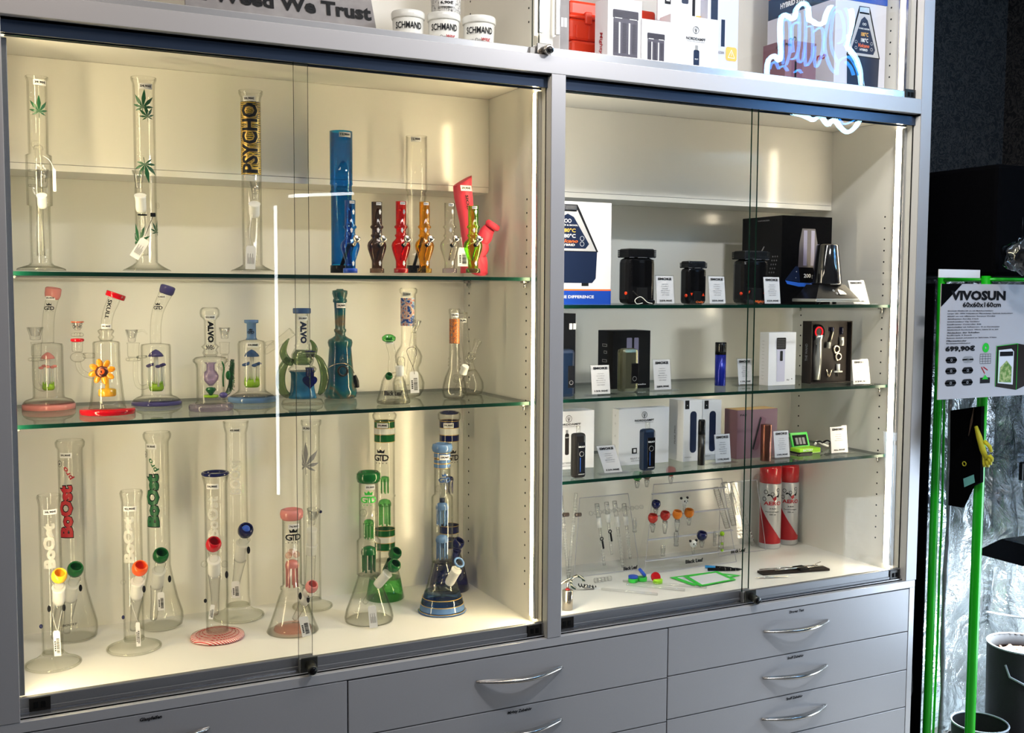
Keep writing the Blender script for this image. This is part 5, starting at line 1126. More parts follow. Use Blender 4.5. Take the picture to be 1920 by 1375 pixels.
q.rect(.30, .07, .60, .68, 'lilac_card', 1, round_=.03).rect(.28, .68, .62, .90, 'ink', 2, round_=.03).rect(.41, .46, .51, .65, 'ink', 3, round_=.02); q.text('Air', .72, .10, .12, .03); q.ring(.86, .115, .0016, .9)
for j in range(6): q.line((.30, .71+.03*j), (.60, .71+.03*j), .0005, 'grey_ink', 4)
q.done()
for j in range(12): lf.line((.30, .12+.065*j), (.55, .12+.065*j), .0006, 'grey_ink')
lf.done()
# open display box with tools
Y = .19; A = atY(Y, 1521, 660); B = atY(Y, 1597, 660); zt = atY(Y, 1597, 602).z; W, H = B.x-A.x, zt-SR2; dep = min(.09, atX(A.x, 1504, 660).y-Y)
o = thing('tool_box', 'open dark box holding a heating wand, tongs and bead inserts', 'box', (A.x, Y, SR2), 'boxed goods in the cases')
m = M(); t = .003
m.box((0, .014, 0), (W, dep, H)).box((0, 0, 0), (t, .014, H)).box((W-t, 0, 0), (W, .014, H)).box((t, 0, 0), (W-t, .014, t)).box((t, 0, H-t), (W-t, .014, H)); b = m.make('box_tray', 'brown_black', o)
lf = Pr(b, (-.0002, dep, 0), (0, -1, 0), (0, 0, 1), (-1, 0, 0), dep, H); lf.text('THE WAND', .5, .5, .28, .26, 'grey_ink', rot=PI/2); lf.done()
F_ = lambda u, v, d=0: Vector((u*W, .0136-d, v*H))
wx = .20
m = M(); m.tube([F_(wx, .06, .004), F_(wx, .40, .005), F_(wx+.01, .70, .004), F_(wx+.02, .78, .004)], [W*.075, W*.085, W*.075, W*.10], 14); m.make('heating_wand', 'light_metal', o); M().lathe([(W*.15, 0), (W*.15, .007), (W*.10, .009)], 24, F_(wx+.01, .82, 0), ax=(0, -1, 0)).make('wand_head', 'black_plastic', o)
M().ring(F_(wx+.0, .83, .010), W*.085, W*.014, ax=(0, 1, 0)).make('red_ring', 'ring_red', o); M().box(F_(wx-.07, .33, .0095), F_(wx+.045, .63, .0115), .002).make('display', 'piano_black', o)
for (ua, va), (ub, vb), r, mt, nm in (((.55, .93-.10), (.56, .90), .035, 'blue_glass', 'blue_insert'), ((.60, .88), (.50, .62), .018, 'gold_steel', 'bead_rod'), ((.48, .66), (.47, .56), .045, 'light_metal', 'white_tip'), ((.80, .78), (.80, .90), .03, 'blue_glass', 'blue_insert'), ((.80, .60), (.80, .74), .05, 'light_metal', 'grey_tip'), ((.73, .18), (.73, .30), .035, 'opaque_white', 'white_syringe'), ((.64, .175), (.83, .175), .016, 'opaque_white', 'syringe_flange'), ((.72, .10), (.72, .17), .014, 'dark_metal', 'syringe_tip'), ((.44, .22), (.49, .09), .014, 'gold_steel', 'tongs_arm'), ((.58, .22), (.50, .09), .014, 'gold_steel', 'tongs_arm')):
    m = M().tube([F_(ua, va, .004), F_(ub, vb, .004)], W*r, 10).make(nm, mt, o)
for u, v in ((.68, .54), (.73, .42)): M().ring(F_(u, v, .003), W*.065, W*.022, ax=(0, 1, 0)).make('steel_cup', 'gold_steel', o)
price_card('price card reading 129,90 at the right end of the second shelf', 1599, 1632, 669, 716, SR2, '129,90', .115, l=5)
# -- shelf three
def leafmark(q, u, v, r):
    q.ring(u, v, r, .12); W, H = q.W, q.H
    for a, l in ((0, .8), (.6, .75), (-.6, .75)): q.line((u, v-r*.6/H), (u+math.sin(a)*l*r/W, v-r*.2/H+math.cos(a)*l*r/H), r*.12)
    q.line((u, v-r/H), (u, v), r*.12)
o, q, lf, W, H, d = carton('white carton with round leaf mark, cut off by the middle post', 1024, 1114, 769, 882, .235, .05, SR3); leafmark(q, .46, .87, W*.065); q.text('NORDDAMPF', .47, .775, .48, .035); q.text('AHEAD THE HIGHER MIND', .47, .735, .45, .012, 'grey_ink')
q.rect(.385, .25, .47, .62, 'brown_black', 1, round_=.03).rect(.40, .62, .45, .68, 'grey_ink', 1); q.text('RELICT', .43, .55, .07, .02, 'white_ink'); q.text('RELICT VAPORIZER', .42, .11, .2, .03, 'grey_ink'); q.text('DEVICE FOR AROMA', .42, .06, .2, .02, 'grey_ink'); q.done()
def mouthvap(label, x0, x1, yt, ys, yb, Y, mat, txt):
    sp = spotY((x0+x1)/2, Y, SR3); o = thing('mouthpiece_vaporizer', label, 'vaporizer', sp.O, 'flat vaporizers with glass mouthpieces'); W = atY(Y, x1, yb).x-atY(Y, x0, yb).x; H = sp.z(ys)
    M().box((-W/2, -W*.32, 0), (W/2, W*.32, H), W*.2).make('metal_body', mat, o); M().lathe([(W*.16, H-.002), (W*.16, sp.z(yt)), (W*.11, sp.z(yt)), (W*.11, H)], 16, caps=False).make('glass_mouthpiece', 'clear_glass', o)
    M().box((-W*.18, -W*.32-.0006, H*.06), (W*.40, -W*.3, H*.80), .0006).make('front_panel', 'piano_black', o); M().ring((W*.10, -W*.32-.0009, H*.54), W*.17, .0007, ax=(0, 1, 0), seg=18, k=5).make('button', 'grey_ink', o)
    t = M(); textw(t, txt, W*.5, H*.035, flat((W*.10, -W*.32-.001, H*.70), (1, 0, 0), (0, 0, 1)), bold=.04); textw(t, 'NORDDAMPF', W*.5, H*.018, flat((W*.10, -W*.32-.001, H*.09), (1, 0, 0), (0, 0, 1))); t.make('lettering', 'white_ink', o)
    M().box((-W*.02, -W*.32-.001, H*.14), (W*.01, -W*.32-.0006, H*.46)).make('light_line', 'blue_light', o); return o
mouthvap('black vaporizer with clear mouthpiece in front of the cut off carton', 1072, 1095, 799, 812, 894, .12, 'dark_metal', 'RELICT')
price_card('price card reading 129,90€ leaning on the third shelf', 1133, 1169, 829, 884, SR3, '129,90€', .135, -.30, l=5)
o, q, lf, W, H, d = carton('wide white carton with round leaf mark behind the navy vaporizer', 1160, 1254, 763, 874, .225, 1148, SR3); leafmark(q, .50, .88, W*.055); q.text('NORDDAMPF', .50, .785, .38, .038); q.text('AHEAD THE HIGHER MIND', .5, .745, .36, .013, 'grey_ink')
q.rect(.26, .20, .36, .30, 'ink', 1).rect(.29, .22, .34, .28, 'white_card', 2); q.text('RELICT VAPORIZER', .42, .115, .38, .03, 'grey_ink'); q.text('WITH POWERFUL HYBRID', .42, .07, .36, .02, 'grey_ink'); q.done()
for v in (.88, .74, .52, .34): lf.ring(.5, v, .0025, .3, 'grey_ink')
lf.done()
mouthvap('navy blue vaporizer with clear mouthpiece before the wide white carton', 1201, 1225, 791, 804, 884, .135, 'navy_metal', 'RELICT')
for k, (xa, xb) in enumerate(((1281, 1316), (1317, 1352))):
    o, q, lf, W, H, d = carton(('left' if k == 0 else 'right')+' one of two tall white cartons printed with a dark pen', xa, xb, 750, 868, .21, (1254 if k == 0 else .04), SR3)
    q.rect(.36, .14, .70, .82, 'navy_ink', 1, round_=.15).rect(.08, .86, .30, 1, 'ink', 1); q.ring(.19, .92, .0012, .9, 'white_ink'); q.text('PUFFCO', .26, .07, .34, .02, 'grey_ink'); q.done()
    if k == 0: lf.text('PEAK PRO', .45, .42, .30, .10, 'grey_ink', rot=PI/2); lf.done()
sp = spotY(1314.5, .15, SR3); o = thing('pen_vaporizer', 'slim black pen vaporizer standing before the two white cartons', 'vaporizer', sp.O, 'pen vaporizers'); R = sp.r(7)
M().lathe([(R*.94, 0), (R, .001), (R, sp.z(815))], 24).make('barrel', 'dark_metal', o); M().lathe([(R, sp.z(815)), (R*.98, sp.z(790)), (R*.8, sp.z(787)), (.0004, sp.z(787))], 24).make('black_cap', 'black_plastic', o)
price_card('price card reading 179,90€ before the mauve box', 1341, 1372, 814, 868, SR3, '179,90€', .15)
o, q, lf, W, H, d = carton('mauve box printed with a bronze pen, third shelf', 1382, 1457, 766, 861, .185, 1358, SR3, 'mauve_paper'); q.poly([(.38, .18), (.44, .15), (.52, .18), (.72, .80), (.60, .86), (.56, .84)], 'plum_print', 1); q.poly([(.38, .20), (.41, .17), (.60, .82), (.565, .85)], 'ink', 2); q.text('PAX', .15, .90, .17, .035, 'ink'); q.done()
M().box((.001, .001, H+.0002), (W-.001, d-.001, H+.0008)).make('kraft_lid', 'kraft', o)
sp = spotY(1435.5, .135, SR3); o = thing('pen_vaporizer', 'bronze metallic pen vaporizer standing before the mauve box', 'vaporizer', sp.O, 'pen vaporizers'); R = sp.r(10.5)
M().lathe([(R*.96, 0), (R, .001), (R, sp.z(797)), (R*.95, sp.z(796)), (.0004, sp.z(796))], 28).make('barrel', 'bronze', o)
price_card('price card reading 199,90€ between the bronze pen and green packs', 1452, 1482, 807, 858, SR3, '199,90€', .15, l=6)
sp = spotY(1510, .20, SR3); o = thing('battery_pack', 'lime green and black battery pack lying on the third shelf', 'battery', sp.O); W = sp.r(27)
M().box((-W, -.02, .001), (W, .02, .016), .003).make('green_case', 'lime_plastic', o); M().box((-W-.001, -.022, .0), (W*.2, .02, .006), .002).make('black_tray', 'black_plastic', o); t = M(); textw(t, 'BATTERY', W*.9, .006, flat((-W*.2, -.0206, .011), (1, 0, 0), (0, 0, 1))); t.make('lettering', 'white_ink', o)
sp = spotY(1502, .25, SR3); o = thing('blister_pack', 'bright green framed accessory pack tilted behind the battery pack', 'package', sp.O); m = M(); m.T = Matrix.Rotation(-.35, 4, 'X'); m.box((-.03, -.002, .004), (.035, .004, .052), .001); m.make('green_frame', 'green_plastic', o)
m = M(); m.T = Matrix.Rotation(-.35, 4, 'X'); m.box((-.024, -.003, .012), (.028, -.0018, .044)); s = m.make('dark_window', 'matt_black', o); m = M(); m.T = Matrix.Rotation(-.35, 4, 'X')
for k in range(3): m.box((-.016+k*.013, -.0036, .016), (-.007+k*.013, -.003, .036))
m.make('printed_items', 'grey_ink', s)
sp = spotY(1545, .25, SR3); o = thing('charging_cable', 'bundled white and black charging cable behind the last price card', 'cable', sp.O); random.seed(4)
P = [Vector((-.035+.012*i+.008*math.sin(i*2.1), .012*math.sin(i*1.7), .006+.007*(1+math.sin(i*1.3)))) for i in range(9)]; P, R = smooth(P, [.0035]*9); M().tube(P, R, 8).make('white_cord', 'opaque_white', o)
P = [Vector((-.03+.01*i, .01*math.cos(i*2), .016+.006*math.sin(i*1.9))) for i in range(8)]; P, R = smooth(P, [.0025]*8); M().tube(P, R, 8).make('black_cord', 'black_plastic', o)
price_card('price card reading 42,90€ nearest the right wall on the third shelf', 1558, 1590, 798, 848, SR3, '42,90€', .15, l=4)
sp = spotY(1612, .21, SR3); o = thing('glass_adapter', 'small clear glass adapter lying right of the 42,90€ card', 'glass adapter', sp.O, 'small glass bits at the end of the third shelf'); M().tube([(-.02, 0, .006), (.02, .004, .006)], [.005, .004], 12).ball((-.004, 0, .007), .0065).make('adapter_tube', 'clear_glass', o)
sp = spotY(1633, .16, SR3); o = thing('glass_adapter', 'tiny glass cap by the shelf clip at the right wall', 'glass adapter', sp.O, 'small glass bits at the end of the third shelf'); M().tube([(-.010, 0, .005), (.008, .004, .005)], [.005, .003], 12).ball((-.010, 0, .005), .0045).make('cap', 'steel', o)
# -- floor of the right case
def stand_board(label, xa, xb, yt, ya, yb, z, dep, word_=None, wx=0, wy=0, ww=0):
    """leaning clear acrylic display board: foot line ya (left) .. yb (right)"""
    a = atZ(z, xa, ya); b = atZ(z, xb, yb); Y = (a.y+b.y)/2; o = thing('acrylic_stand', label, 'display stand', (a.x, Y, z), 'clear A shaped stands for glass parts'); W = b.x-a.x
    H = atY(Y+dep*.5, (xa+xb)/2, yt).z-z
    m = M(); f = lambda u, v, dd=0: Vector((u*W, v*dep, v*H))+Vector((0, -.0025+dd, .0003))
    ins = .13
    for sg in (1, -1):
        pts = [(0, 0), (1, 0), (1-ins, 1), (ins, 1)]
        fr = [Vector((u*W, v*dep*sg+(0 if sg == 1 else 2*dep), v*H+.0003)) for u, v in pts]; bk = [p+Vector((0, .0025, 0)) for p in fr]
        m.add(fr+bk, [(0, 1, 2, 3), (7, 6, 5, 4), (0, 4, 5, 1), (1, 5, 6, 2), (2, 6, 7, 3), (3, 7, 4, 0)])
    m.make('acrylic_board', 'acrylic', o)
    e = M(); e.tube([(ins*W, dep, H+.001), ((1-ins)*W, dep, H+.001)], .0013, 6).tube([(0, 0, .0015), (ins*W, dep, H)], .0009, 6).tube([(W, 0, .0015), ((1-ins)*W, dep, H)], .0009, 6).tube([(0, -.001, .0015), (W, -.001, .0015)], .001, 6); e.make('board_edges', 'acrylic_edge', o)
    if word_:
        q = atY(Y, wx, wy)-Vector((a.x, Y, z)); t = M(); k = q.z/H
        textw(t, word_, ww*W, .011, flat(Vector((q.x, k*dep-.0012, q.z)), (1, 0, 0), Vector((0, dep, H)).normalized()), bold=.05); t.make('lettering', 'ink', o)
    return o, Y, dep, H, a
S1 = stand_board('left clear acrylic stand with glass downstems, in front of the torch', 1072, 1204, 932, 1082, 1070, FL, .022, 'Black Leaf', 1182, 1065, .22)
S2 = stand_board('middle clear acrylic stand with red and orange bowls', 1204, 1385, 905, 1076, 1056, FL, .022, 'Black Leaf', 1302, 1052, .19)
S3 = stand_board('right clear acrylic stand with slotted glass parts', 1352, 1430, 905, 1046, 1030, FL, .022, 'Black Leaf', 1384, 1033, .30)
def hung(name, label, cat, pts, parts, group, Y):
    A0 = atY(Y, *pts); o = thing(name, label, cat, A0, group); return o, (lambda x, y, dy=0: atY(Y+dy, x, y)-A0)
YS1 = S1[1]+.006; k = 1965.2*.0+.0011
for i, (xt, yt, xb, yb, clip) in enumerate(((1119, 945, 1133, 1060, 1), (1137, 942, 1147, 1040, 1), (1152, 940, 1168, 1064, 0), (1170, 945, 1182, 1048, 0))):
    Y = YS1-.012-.010; o, f = hung('glass_downstem', ['clear downstem, leftmost on the left stand, black keeper clip', 'clear downstem with black clip, second on the left stand', 'clear downstem with a long slotted tip, third on the left stand', 'clear downstem nearest the middle stand on the left stand'][i], 'glass downstem', (xt, yt), None, 'downstems on the left stand', Y)
    T_ = f(xt, yt); Bt = f(xb, yb)
    m = M(); m.tube([T_, T_.lerp(Bt, .25)], .0062, 14).tube([T_.lerp(Bt, .25), Bt], .0042, 12); m.make('stem_tube', 'bright_glass', o); M().tube([T_.lerp(Bt, .22), T_.lerp(Bt, .38)], .0066, 14).make('ground_joint', 'frosted_glass', o)
    m = M()
    for j in range(10): m.ring(T_.lerp(Bt, .5+.05*j), .0042, .0007, ax=(Bt-T_), seg=10, k=4)
    m.make('slots', 'frosted_glass', o, kind='stuff')
    if clip: c = T_.lerp(Bt, .62); M().ring(c+Vector((-.002, -.005, .010)), .0045, .0014, ax=(0, 1, 0), seg=14, k=6).tube([c+Vector((0, -.005, .004)), c+Vector((.004, -.005, -.018))], .0028, 8).make('keeper_clip', 'matt_black', o)
    t = M(); textw(t, ['7,90', '8,90', '9,90', '6,90'][i], .009, .0025, flat(T_+Vector((0, -.0066, -.006)), (1, 0, 0), (0, 0, 1))); t.make('price_mark', 'ink', o)
Yc = YS1-.02; o, f = hung('holder_rail', 'clear bubbled acrylic rail holding the stems of the left stand', 'rail', (1108, 963), None, None, Yc+.02)
m = M()
for j in range(12): m.ball(f(1108+j*8.6, 963-j*1.1), .0062, seg=10, rings=6)
m.make('rail_beads', 'bright_glass', o)
o = thing('glass_straw', 'pair of ribbed glass tubes crossing behind the middle post', 'glass tube', atY(.26, 1060, 1080), None); A0 = atY(.26, 1060, 1080)
for (xa, ya, xb, yb) in ((1052, 930, 1066, 1085), (1080, 925, 1066, 1085)):
    T_ = atY(.26, xa, ya)-A0; Bt = atY(.26, xb, yb)-A0; M().tube([T_, Bt], .0045, 12).make('ribbed_tube', 'bright_glass', o); m = M()
    for j in range(26): m.ring(T_.lerp(Bt, .12+.033*j), .0042, .0006, ax=(Bt-T_), seg=8, k=4)
    m.make('rib_rings', 'frosted_glass', o, kind='stuff')
for xa in (1056, 1079): M().tube([atY(.25, xa, 966)-A0, atY(.25, xa+10, 965)-A0], .0055, 10).make('smoky_sleeve', 'smoke_glass', o)
YS2 = S2[1]
m = M(); A0 = S2[4]
for py, (ka, kb) in ((921, (1224, 1362)), (962, (1220, 1368)), (1004, (1216, 1374)), (1042, (1212, 1380))):
    q0, q1 = atY(YS2-.004, ka, py+6), atY(YS2-.004, kb, py-6); zz = (q0.z+q1.z)/2; m.box((q0.x-A0.x, -.006, zz-A0.z-.0012), (q1.x-A0.x, .004, zz-A0.z+.0012))
m.make('holder_bar', 'acrylic_edge', S2[0], kind='stuff')
def slidebowl(label, px, py, hw, mat, Y, stem=40, tip=None):
    A0 = atY(Y, px, py); o = thing('glass_bowl_slide', label, 'glass bowl', A0, 'glass bowls on the middle stand'); s_ = hw*.00128
    M().lathe([(a*s_, b*s_) for a, b in BOWL], 24, (0, 0, 0), ax=(0, -.25, 1), caps=False).make('bowl', mat, o)
    m = M(); m.lathe([(s_*.42, -s_*1.2), (s_*.42, -s_*1.0)], 12).lathe([(s_*.30, -stem*.00100), (s_*.55, -stem*.00055), (s_*.50, -s_*1.0)], 14, wall=.0012); m.make('stem', 'bright_glass', o)
    M().ball((0, 0, -s_*1.15), s_*.5, seg=10, rings=6).make('stem_ball', 'bright_glass', o); return o
for px, py, hw, mat, st, lab in ((1195, 893, 11, 'green_glass', 34, 'green glass bowl at the top left of the middle stand'), (1213, 890, 11, 'smoke_glass', 36, 'smoky glass bowl on the top row of the middle stand'), (1258, 884, 11, 'red_glass', 36, 'pale red glass bowl on the top row of the middle stand'),
        (1230, 946, 10, 'opaque_navy', 30, 'dark blue bowl above the two red bowls'), (1224, 972, 11, 'red_swirl', 40, 'red swirled bowl, left of the pair'), (1247, 967, 11, 'red_swirl', 52, 'red swirled bowl, right of the pair'),
        (1270, 965, 11, 'amber_swirl', 50, 'orange swirled bowl beside the red ones'), (1292, 962, 11, 'amber_swirl', 36, 'orange swirled bowl at the right end of its row'), (1316, 1005, 11.5, 'opaque_navy', 34, 'large dark blue bowl low on the middle stand')):
    slidebowl(lab, px, py, hw, mat, YS2+.036 if py < 900 else YS2-.014, st)
for px, py, lab in ((1283, 940, 'black and white panda bowl above the orange bowls'), (1300, 1020, 'black and white panda bowl low on the middle stand')):
    A0 = atY(YS2-.012, px, py); o = thing('panda_bowl', lab, 'glass bowl', A0, 'glass bowls on the middle stand'); M().ball((0, 0, 0), .0105).make('head', 'frosted_glass', o)
    for k in (-1, 1): M().ball((k*.0105, 0, .009), .004, seg=10, rings=6).make('ear', 'ink', o); M().ball((k*.004, -.0085, .001), .0024, seg=8, rings=6, sc=(1, .6, 1.3)).make('eye_patch', 'ink', o)
    M().ball((0, -.0098, -.003), .0013, seg=8, rings=6).make('nose', 'ink', o); M().lathe([(.003, -.030), (.005, -.012), (.004, -.008)], 12, wall=.001).make('stem', 'bright_glass', o)
for i, (px, py, w_, h_) in enumerate(((1243, 1032, 13, 34), (1268, 1010, 14, 44), (1190, 985, 12, 40), (1340, 1010, 10, 44))):
    A0 = atY(YS2-.012, px, py); o = thing('glass_ash_catcher', ['small flared glass adapter low at the left of the middle stand', 'ribbed glass cylinder hanging at the centre of the middle stand', 'clear glass tube left of the red bowls', 'looped clear glass piece beside the yellow dots'][i], 'glass part', A0, 'clear glass parts on the middle stand'); w_, h_ = w_*.0005, h_*.0010
    M().lathe([(w_*.9, -h_/2), (w_*1.1, -h_*.42), (w_*.7, -h_*.25), (w_, 0), (w_, h_*.35), (w_*.5, h_*.48), (w_*.6, h_/2)], 18, wall=.0012).make('glass_body', 'bright_glass', o)
    m = M()
    for j in range(5): m.ring((0, 0, -h_*.2+j*h_*.12), w_*.95, .0007, seg=14, k=4)
    m.make('glass_rings', 'bright_glass', o)
A0 = atY(YS2-.01, 1352, 1012); o = thing('beaded_glass_tube', 'clear glass tube with three yellow dots at the right of the stand', 'glass part', A0, 'clear glass parts on the middle stand'); M().tube([(0, 0, -.028), (0, 0, .012)], .008, 14).ring((-.012, 0, .0), .014, .0025, ax=(0, 1, 0)).make('glass_loop', 'bright_glass', o)
for y, r in ((1001, .0068), (1020, .0042), (1032, .0046)): M().ball(atY(YS2-.013, 1354, y)-A0, r).make('yellow_dot', 'opaque_lime', o)
YS3 = S3[1]
for i, (xt, yt, xb, yb) in enumerate(((1342, 915, 1364, 990), (1358, 905, 1376, 985), (1372, 925, 1382, 965), (1372, 905, 1412, 1022))):
    Y = YS3-.014; A0 = atY(Y, xb, yb); o = thing('slotted_glass_part', ['slotted glass cylinder, leftmost on the right stand', 'slotted glass cylinder, second on the right stand', 'short ribbed glass stem on the right stand', 'long bright ribbed glass tube leaning on the right stand'][i], 'glass part', A0, 'slotted glass on the right stand')
    T_ = atY(Y, xt, yt)-A0; r = (.008, .008, .005, .007)[i]; M().tube([T_, Vector((0, 0, 0))], r, 14).make('glass_tube', 'bright_glass', o); m = M()
    for j in range(18): m.ring(T_*(1-.05*j-.05), r, .0008, ax=T_, seg=10, k=4)
    m.make('rib_rings', 'frosted_glass' if i == 3 else 'bright_glass', o, kind='stuff')
# canisters
for k, (px, hw, yt, ym, yb) in enumerate(((1442, 21, 870, 904, 1018), (1476, 19.5, 870, 902, 1012))):
    sp = stand(px, yb-7, FL); sp = spotY(px, min(sp.O.y, .43 if k == 0 else .445), FL); o = thing('spray_can', ['red and white gas can, the left and nearer one', 'red and white gas can, the right one by the side wall'][k], 'spray can', sp.O, 'gas cans in the rear corner'); R = sp.r(hw)
    H1 = sp.z(ym); M().lathe([(R*.97, 0), (R, .002), (R, H1-.004), (R*.98, H1)], 36).make('printed_can', 'white_metal', o)
    M().lathe([(R*1.01, H1), (R*1.01, H1+.045), (R*.96, H1+.052), (.0004, H1+.053)], 36).make('red_cap', 'red_plastic', o)
    f = wrap(R+.0004, 0, facing(sp, .15)); m = M(); a = R*1.35
    g = [(-.95*a, .03), (.70*a, .03)]; pts = []
    n = 14
    for i in range(n):
        u0 = -.95*a+1.9*a*i/n; u1 = -.95*a+1.9*a*(i+1)/n; h = lambda u: max(.03, .022+(H1*.60)*max(0., 1-(u+.95*a)/(1.9*a))**1.25)
        m.add([f(u0, .016), f(u1, .016), f(u1, h(u1)), f(u0, h(u0))], [(0, 1, 2, 3)], 0, True)
    m.make('red_sweep', 'red_ink', o)
    t = M(); f2 = wrap(R+.0008, H1*.70, facing(sp, .25)); textw(t, 'AERO', R*1.7, .012, f2, cut=.003, bold=.03); t.make('brand_word', 'red_ink', o)
    t = M(); f3 = wrap(R+.0008, H1*.62, facing(sp, .25)); textw(t, '3-fold', R*.6, .004, f3, cut=.004); f4 = wrap(R+.0008, H1*.57, facing(sp, .25)); textw(t, 'Feuerzeuggas', R*1.3, .004, f4, cut=.004); f5 = wrap(R+.0008, H1*.53, facing(sp, .25)); textw(t, '300 ml', R*.6, .004, f5, cut=.004); t.make('small_print', 'ink', o)
    m = M(); f6 = wrap(R+.0008, H1*.83, facing(sp, .2))
    for u, v, r in ((-.6, .3, .2), (-.75, -.5, .2), (0, .1, .17), (.55, .55, .17)):
        c = [(u*R+r*R*kk*math.cos(2*PI*i/16), v*R*.8+r*R*kk*math.sin(2*PI*i/16)) for kk in (1, .75) for i in range(16)]; m.add([f6(*q) for q in c], [(i, (i+1) % 16, 16+(i+1) % 16, 16+i) for i in range(16)])
    m.add([f6(-.35*R, .1*R), f6(.0, -.1*R), f6(.1*R, -.35*R), f6(-.5*R, -.1*R)], [(0, 1, 2, 3)]).add([f6(.3*R, -.2*R), f6(.55*R, 0), f6(.75*R, .35*R), f6(.6*R, -.25*R)], [(0, 1, 2, 3)]); m.make('molecule_mark', 'ink', o)
    m = M(); m.add([f6(0, -.35*R), f6(.35*R, -.1*R), f6(.4*R, -.4*R), f6(.2*R, -.6*R)], [(0, 1, 2, 3)]); m.make('red_mark', 'red_ink', o)
# torch
sp = stand(1064, 1143, FL); o = thing('torch_tool', 'steel cylinder tool with a crossbar head beside the middle post', 'tool', sp.O)
R = sp.r(10); z1 = sp.z(1106); M().lathe([(R*.96, 0), (R, .001), (R, z1-.002), (R*.8, z1), (R*.3, z1)], 28).make('steel_cylinder', 'gold_steel', o); M().lathe([(R*.25, z1), (R*.25, sp.z(1092))], 12).make('neck_rod', 'steel', o); M().lathe([(R*.45, z1), (R*.45, z1+.002)], 14).make('red_washer', 'red_plastic', o)
M().tube([sp.p(1050, 1095), sp.p(1082, 1080)], R*.28, 12).make('crossbar', 'gold_steel', o)
sp = stand(1090, 1108, FL); o = thing('coiled_hose', 'dark coiled hose with metal fittings behind the torch tool', 'hose', sp.O)
M().tube([Vector((.02*math.cos(t)-.012, .010*math.sin(t)*.4, .024+.016*math.sin(t))) for t in [i*PI/8 for i in range(12)]], .004, 8).make('striped_hose', 'hose_stripe', o)
a = sp.p(1085, 1098); b = sp.p(1120, 1102); n = 26; M().tube([a+(b-a)*i/n+Vector((0, .004*math.sin(i*1.6), .004*math.cos(i*1.6))) for i in range(n+1)], .0018, 6).make('spring', 'dark_metal', o); M().tube([sp.p(1096, 1100), sp.p(1112, 1104)], .0055, 12).make('metal_fitting', 'steel', o)
M().tube([sp.p(1112, 1104), sp.p(1124, 1106)], .006, 12).make('frosted_fitting', 'frosted_glass', o)
sp = stand(1127, 1092, FL); o = thing('glass_adapter', 'clear chunky glass fitting lying before the left stand', 'glass adapter', sp.O); m = M()
for j in range(5): m.tube([(-.02+.011*j, 0, .007), (-.013+.011*j, 0, .007)], .0068-.0006*(j % 2), 14)
m.make('ribbed_fitting', 'bright_glass', o)
for i, (xa, ya, xb, yb) in enumerate(((1128, 1107, 1233, 1117), (1175, 1098, 1284, 1109), (1168, 1092, 1325, 1104))):
    A0, B0 = atZ(FL, xa, ya), atZ(FL, xb, yb); o = thing('glass_rod', ['clear glass rod nearest the bottom rail', 'clear glass rod behind the nearest one', 'clear glass rod running under the silicone jars'][i], 'glass rod', A0, 'clear glass rods on the case floor'); M().tube([Vector((0, 0, .0032)), B0-A0+Vector((0, 0, .0032))], .003, 12).make('rod', 'bright_glass', o)
def jar(label, px, py, cols, lid=None, name='silicone_jar'):
    sp = stand(px, py, FL); o = thing(name, label, 'jar', sp.O, 'silicone jars on the case floor'); r = .0135
    M().lathe([(r*.9, 0), (r, .002), (r, .010), (r*.95, .012)], 22).make('jar_base', cols[0], o)
    if lid:
        m = M(); m.T = Matrix.Translation(lid[0]) @ Matrix.Rotation(lid[1], 4, 'Y') @ Matrix.Rotation(lid[2], 4, 'X'); m.lathe([(r*.95, 0), (r*1.02, .002), (r*1.02, .007), (r*.9, .008)], 22); m.make('jar_lid', cols[1], o)
    else: M().lathe([(r*.99, .012), (r*.99, .018), (r*.8, .019)], 22).make('jar_lid', cols[1], o)
    return o
jar('green silicone jar with a blue lid, under the tilted one', 1187, 1092, ('green_plastic', 'blue_plastic'))
jar('tilted blue and white silicone jar lid leaning on the green jar', 1204, 1090, ('green_plastic', 'blue_plastic'), (Vector((-.004, 0, .022)), .9, .2)); jar('red and lime silicone jar pair', 1233, 1094, ('lime_plastic', 'red_plastic'), (Vector((-.002, .010, .014)), -.2, 1.1))
for i, Q in enumerate((((1255, 1084), (1330, 1074), (1390, 1080), (1300, 1100)), ((1281, 1083), (1345, 1073), (1381, 1089), (1313, 1102)))):
    P = [atZ(FL, *p) for p in Q]; A0 = P[0].copy(); L = [p-A0 for p in P]; c = sum(L, Vector())/4; o = thing('dab_mat', ['green edged mat lying underneath', 'green edged mat lying on top of the other'][i], 'mat', A0, 'green edged silicone mats'); z = .0006+.0012*i
    inn = [c+(l-c)*.78 for l in L]; m = M(); a = [Vector((l.x, l.y, z+.001)) for l in L]; b = [Vector((l.x, l.y, z+.001)) for l in inn]; m.add(a+b, [(k, (k+1) % 4, 4+(k+1) % 4, 4+k) for k in range(4)]); m.make('green_border', 'green_plastic', o); M().add([v+Vector((0, 0, -.0003)) for v in b], [(0, 1, 2, 3)]).make('mat_sheet', 'white_card', o)
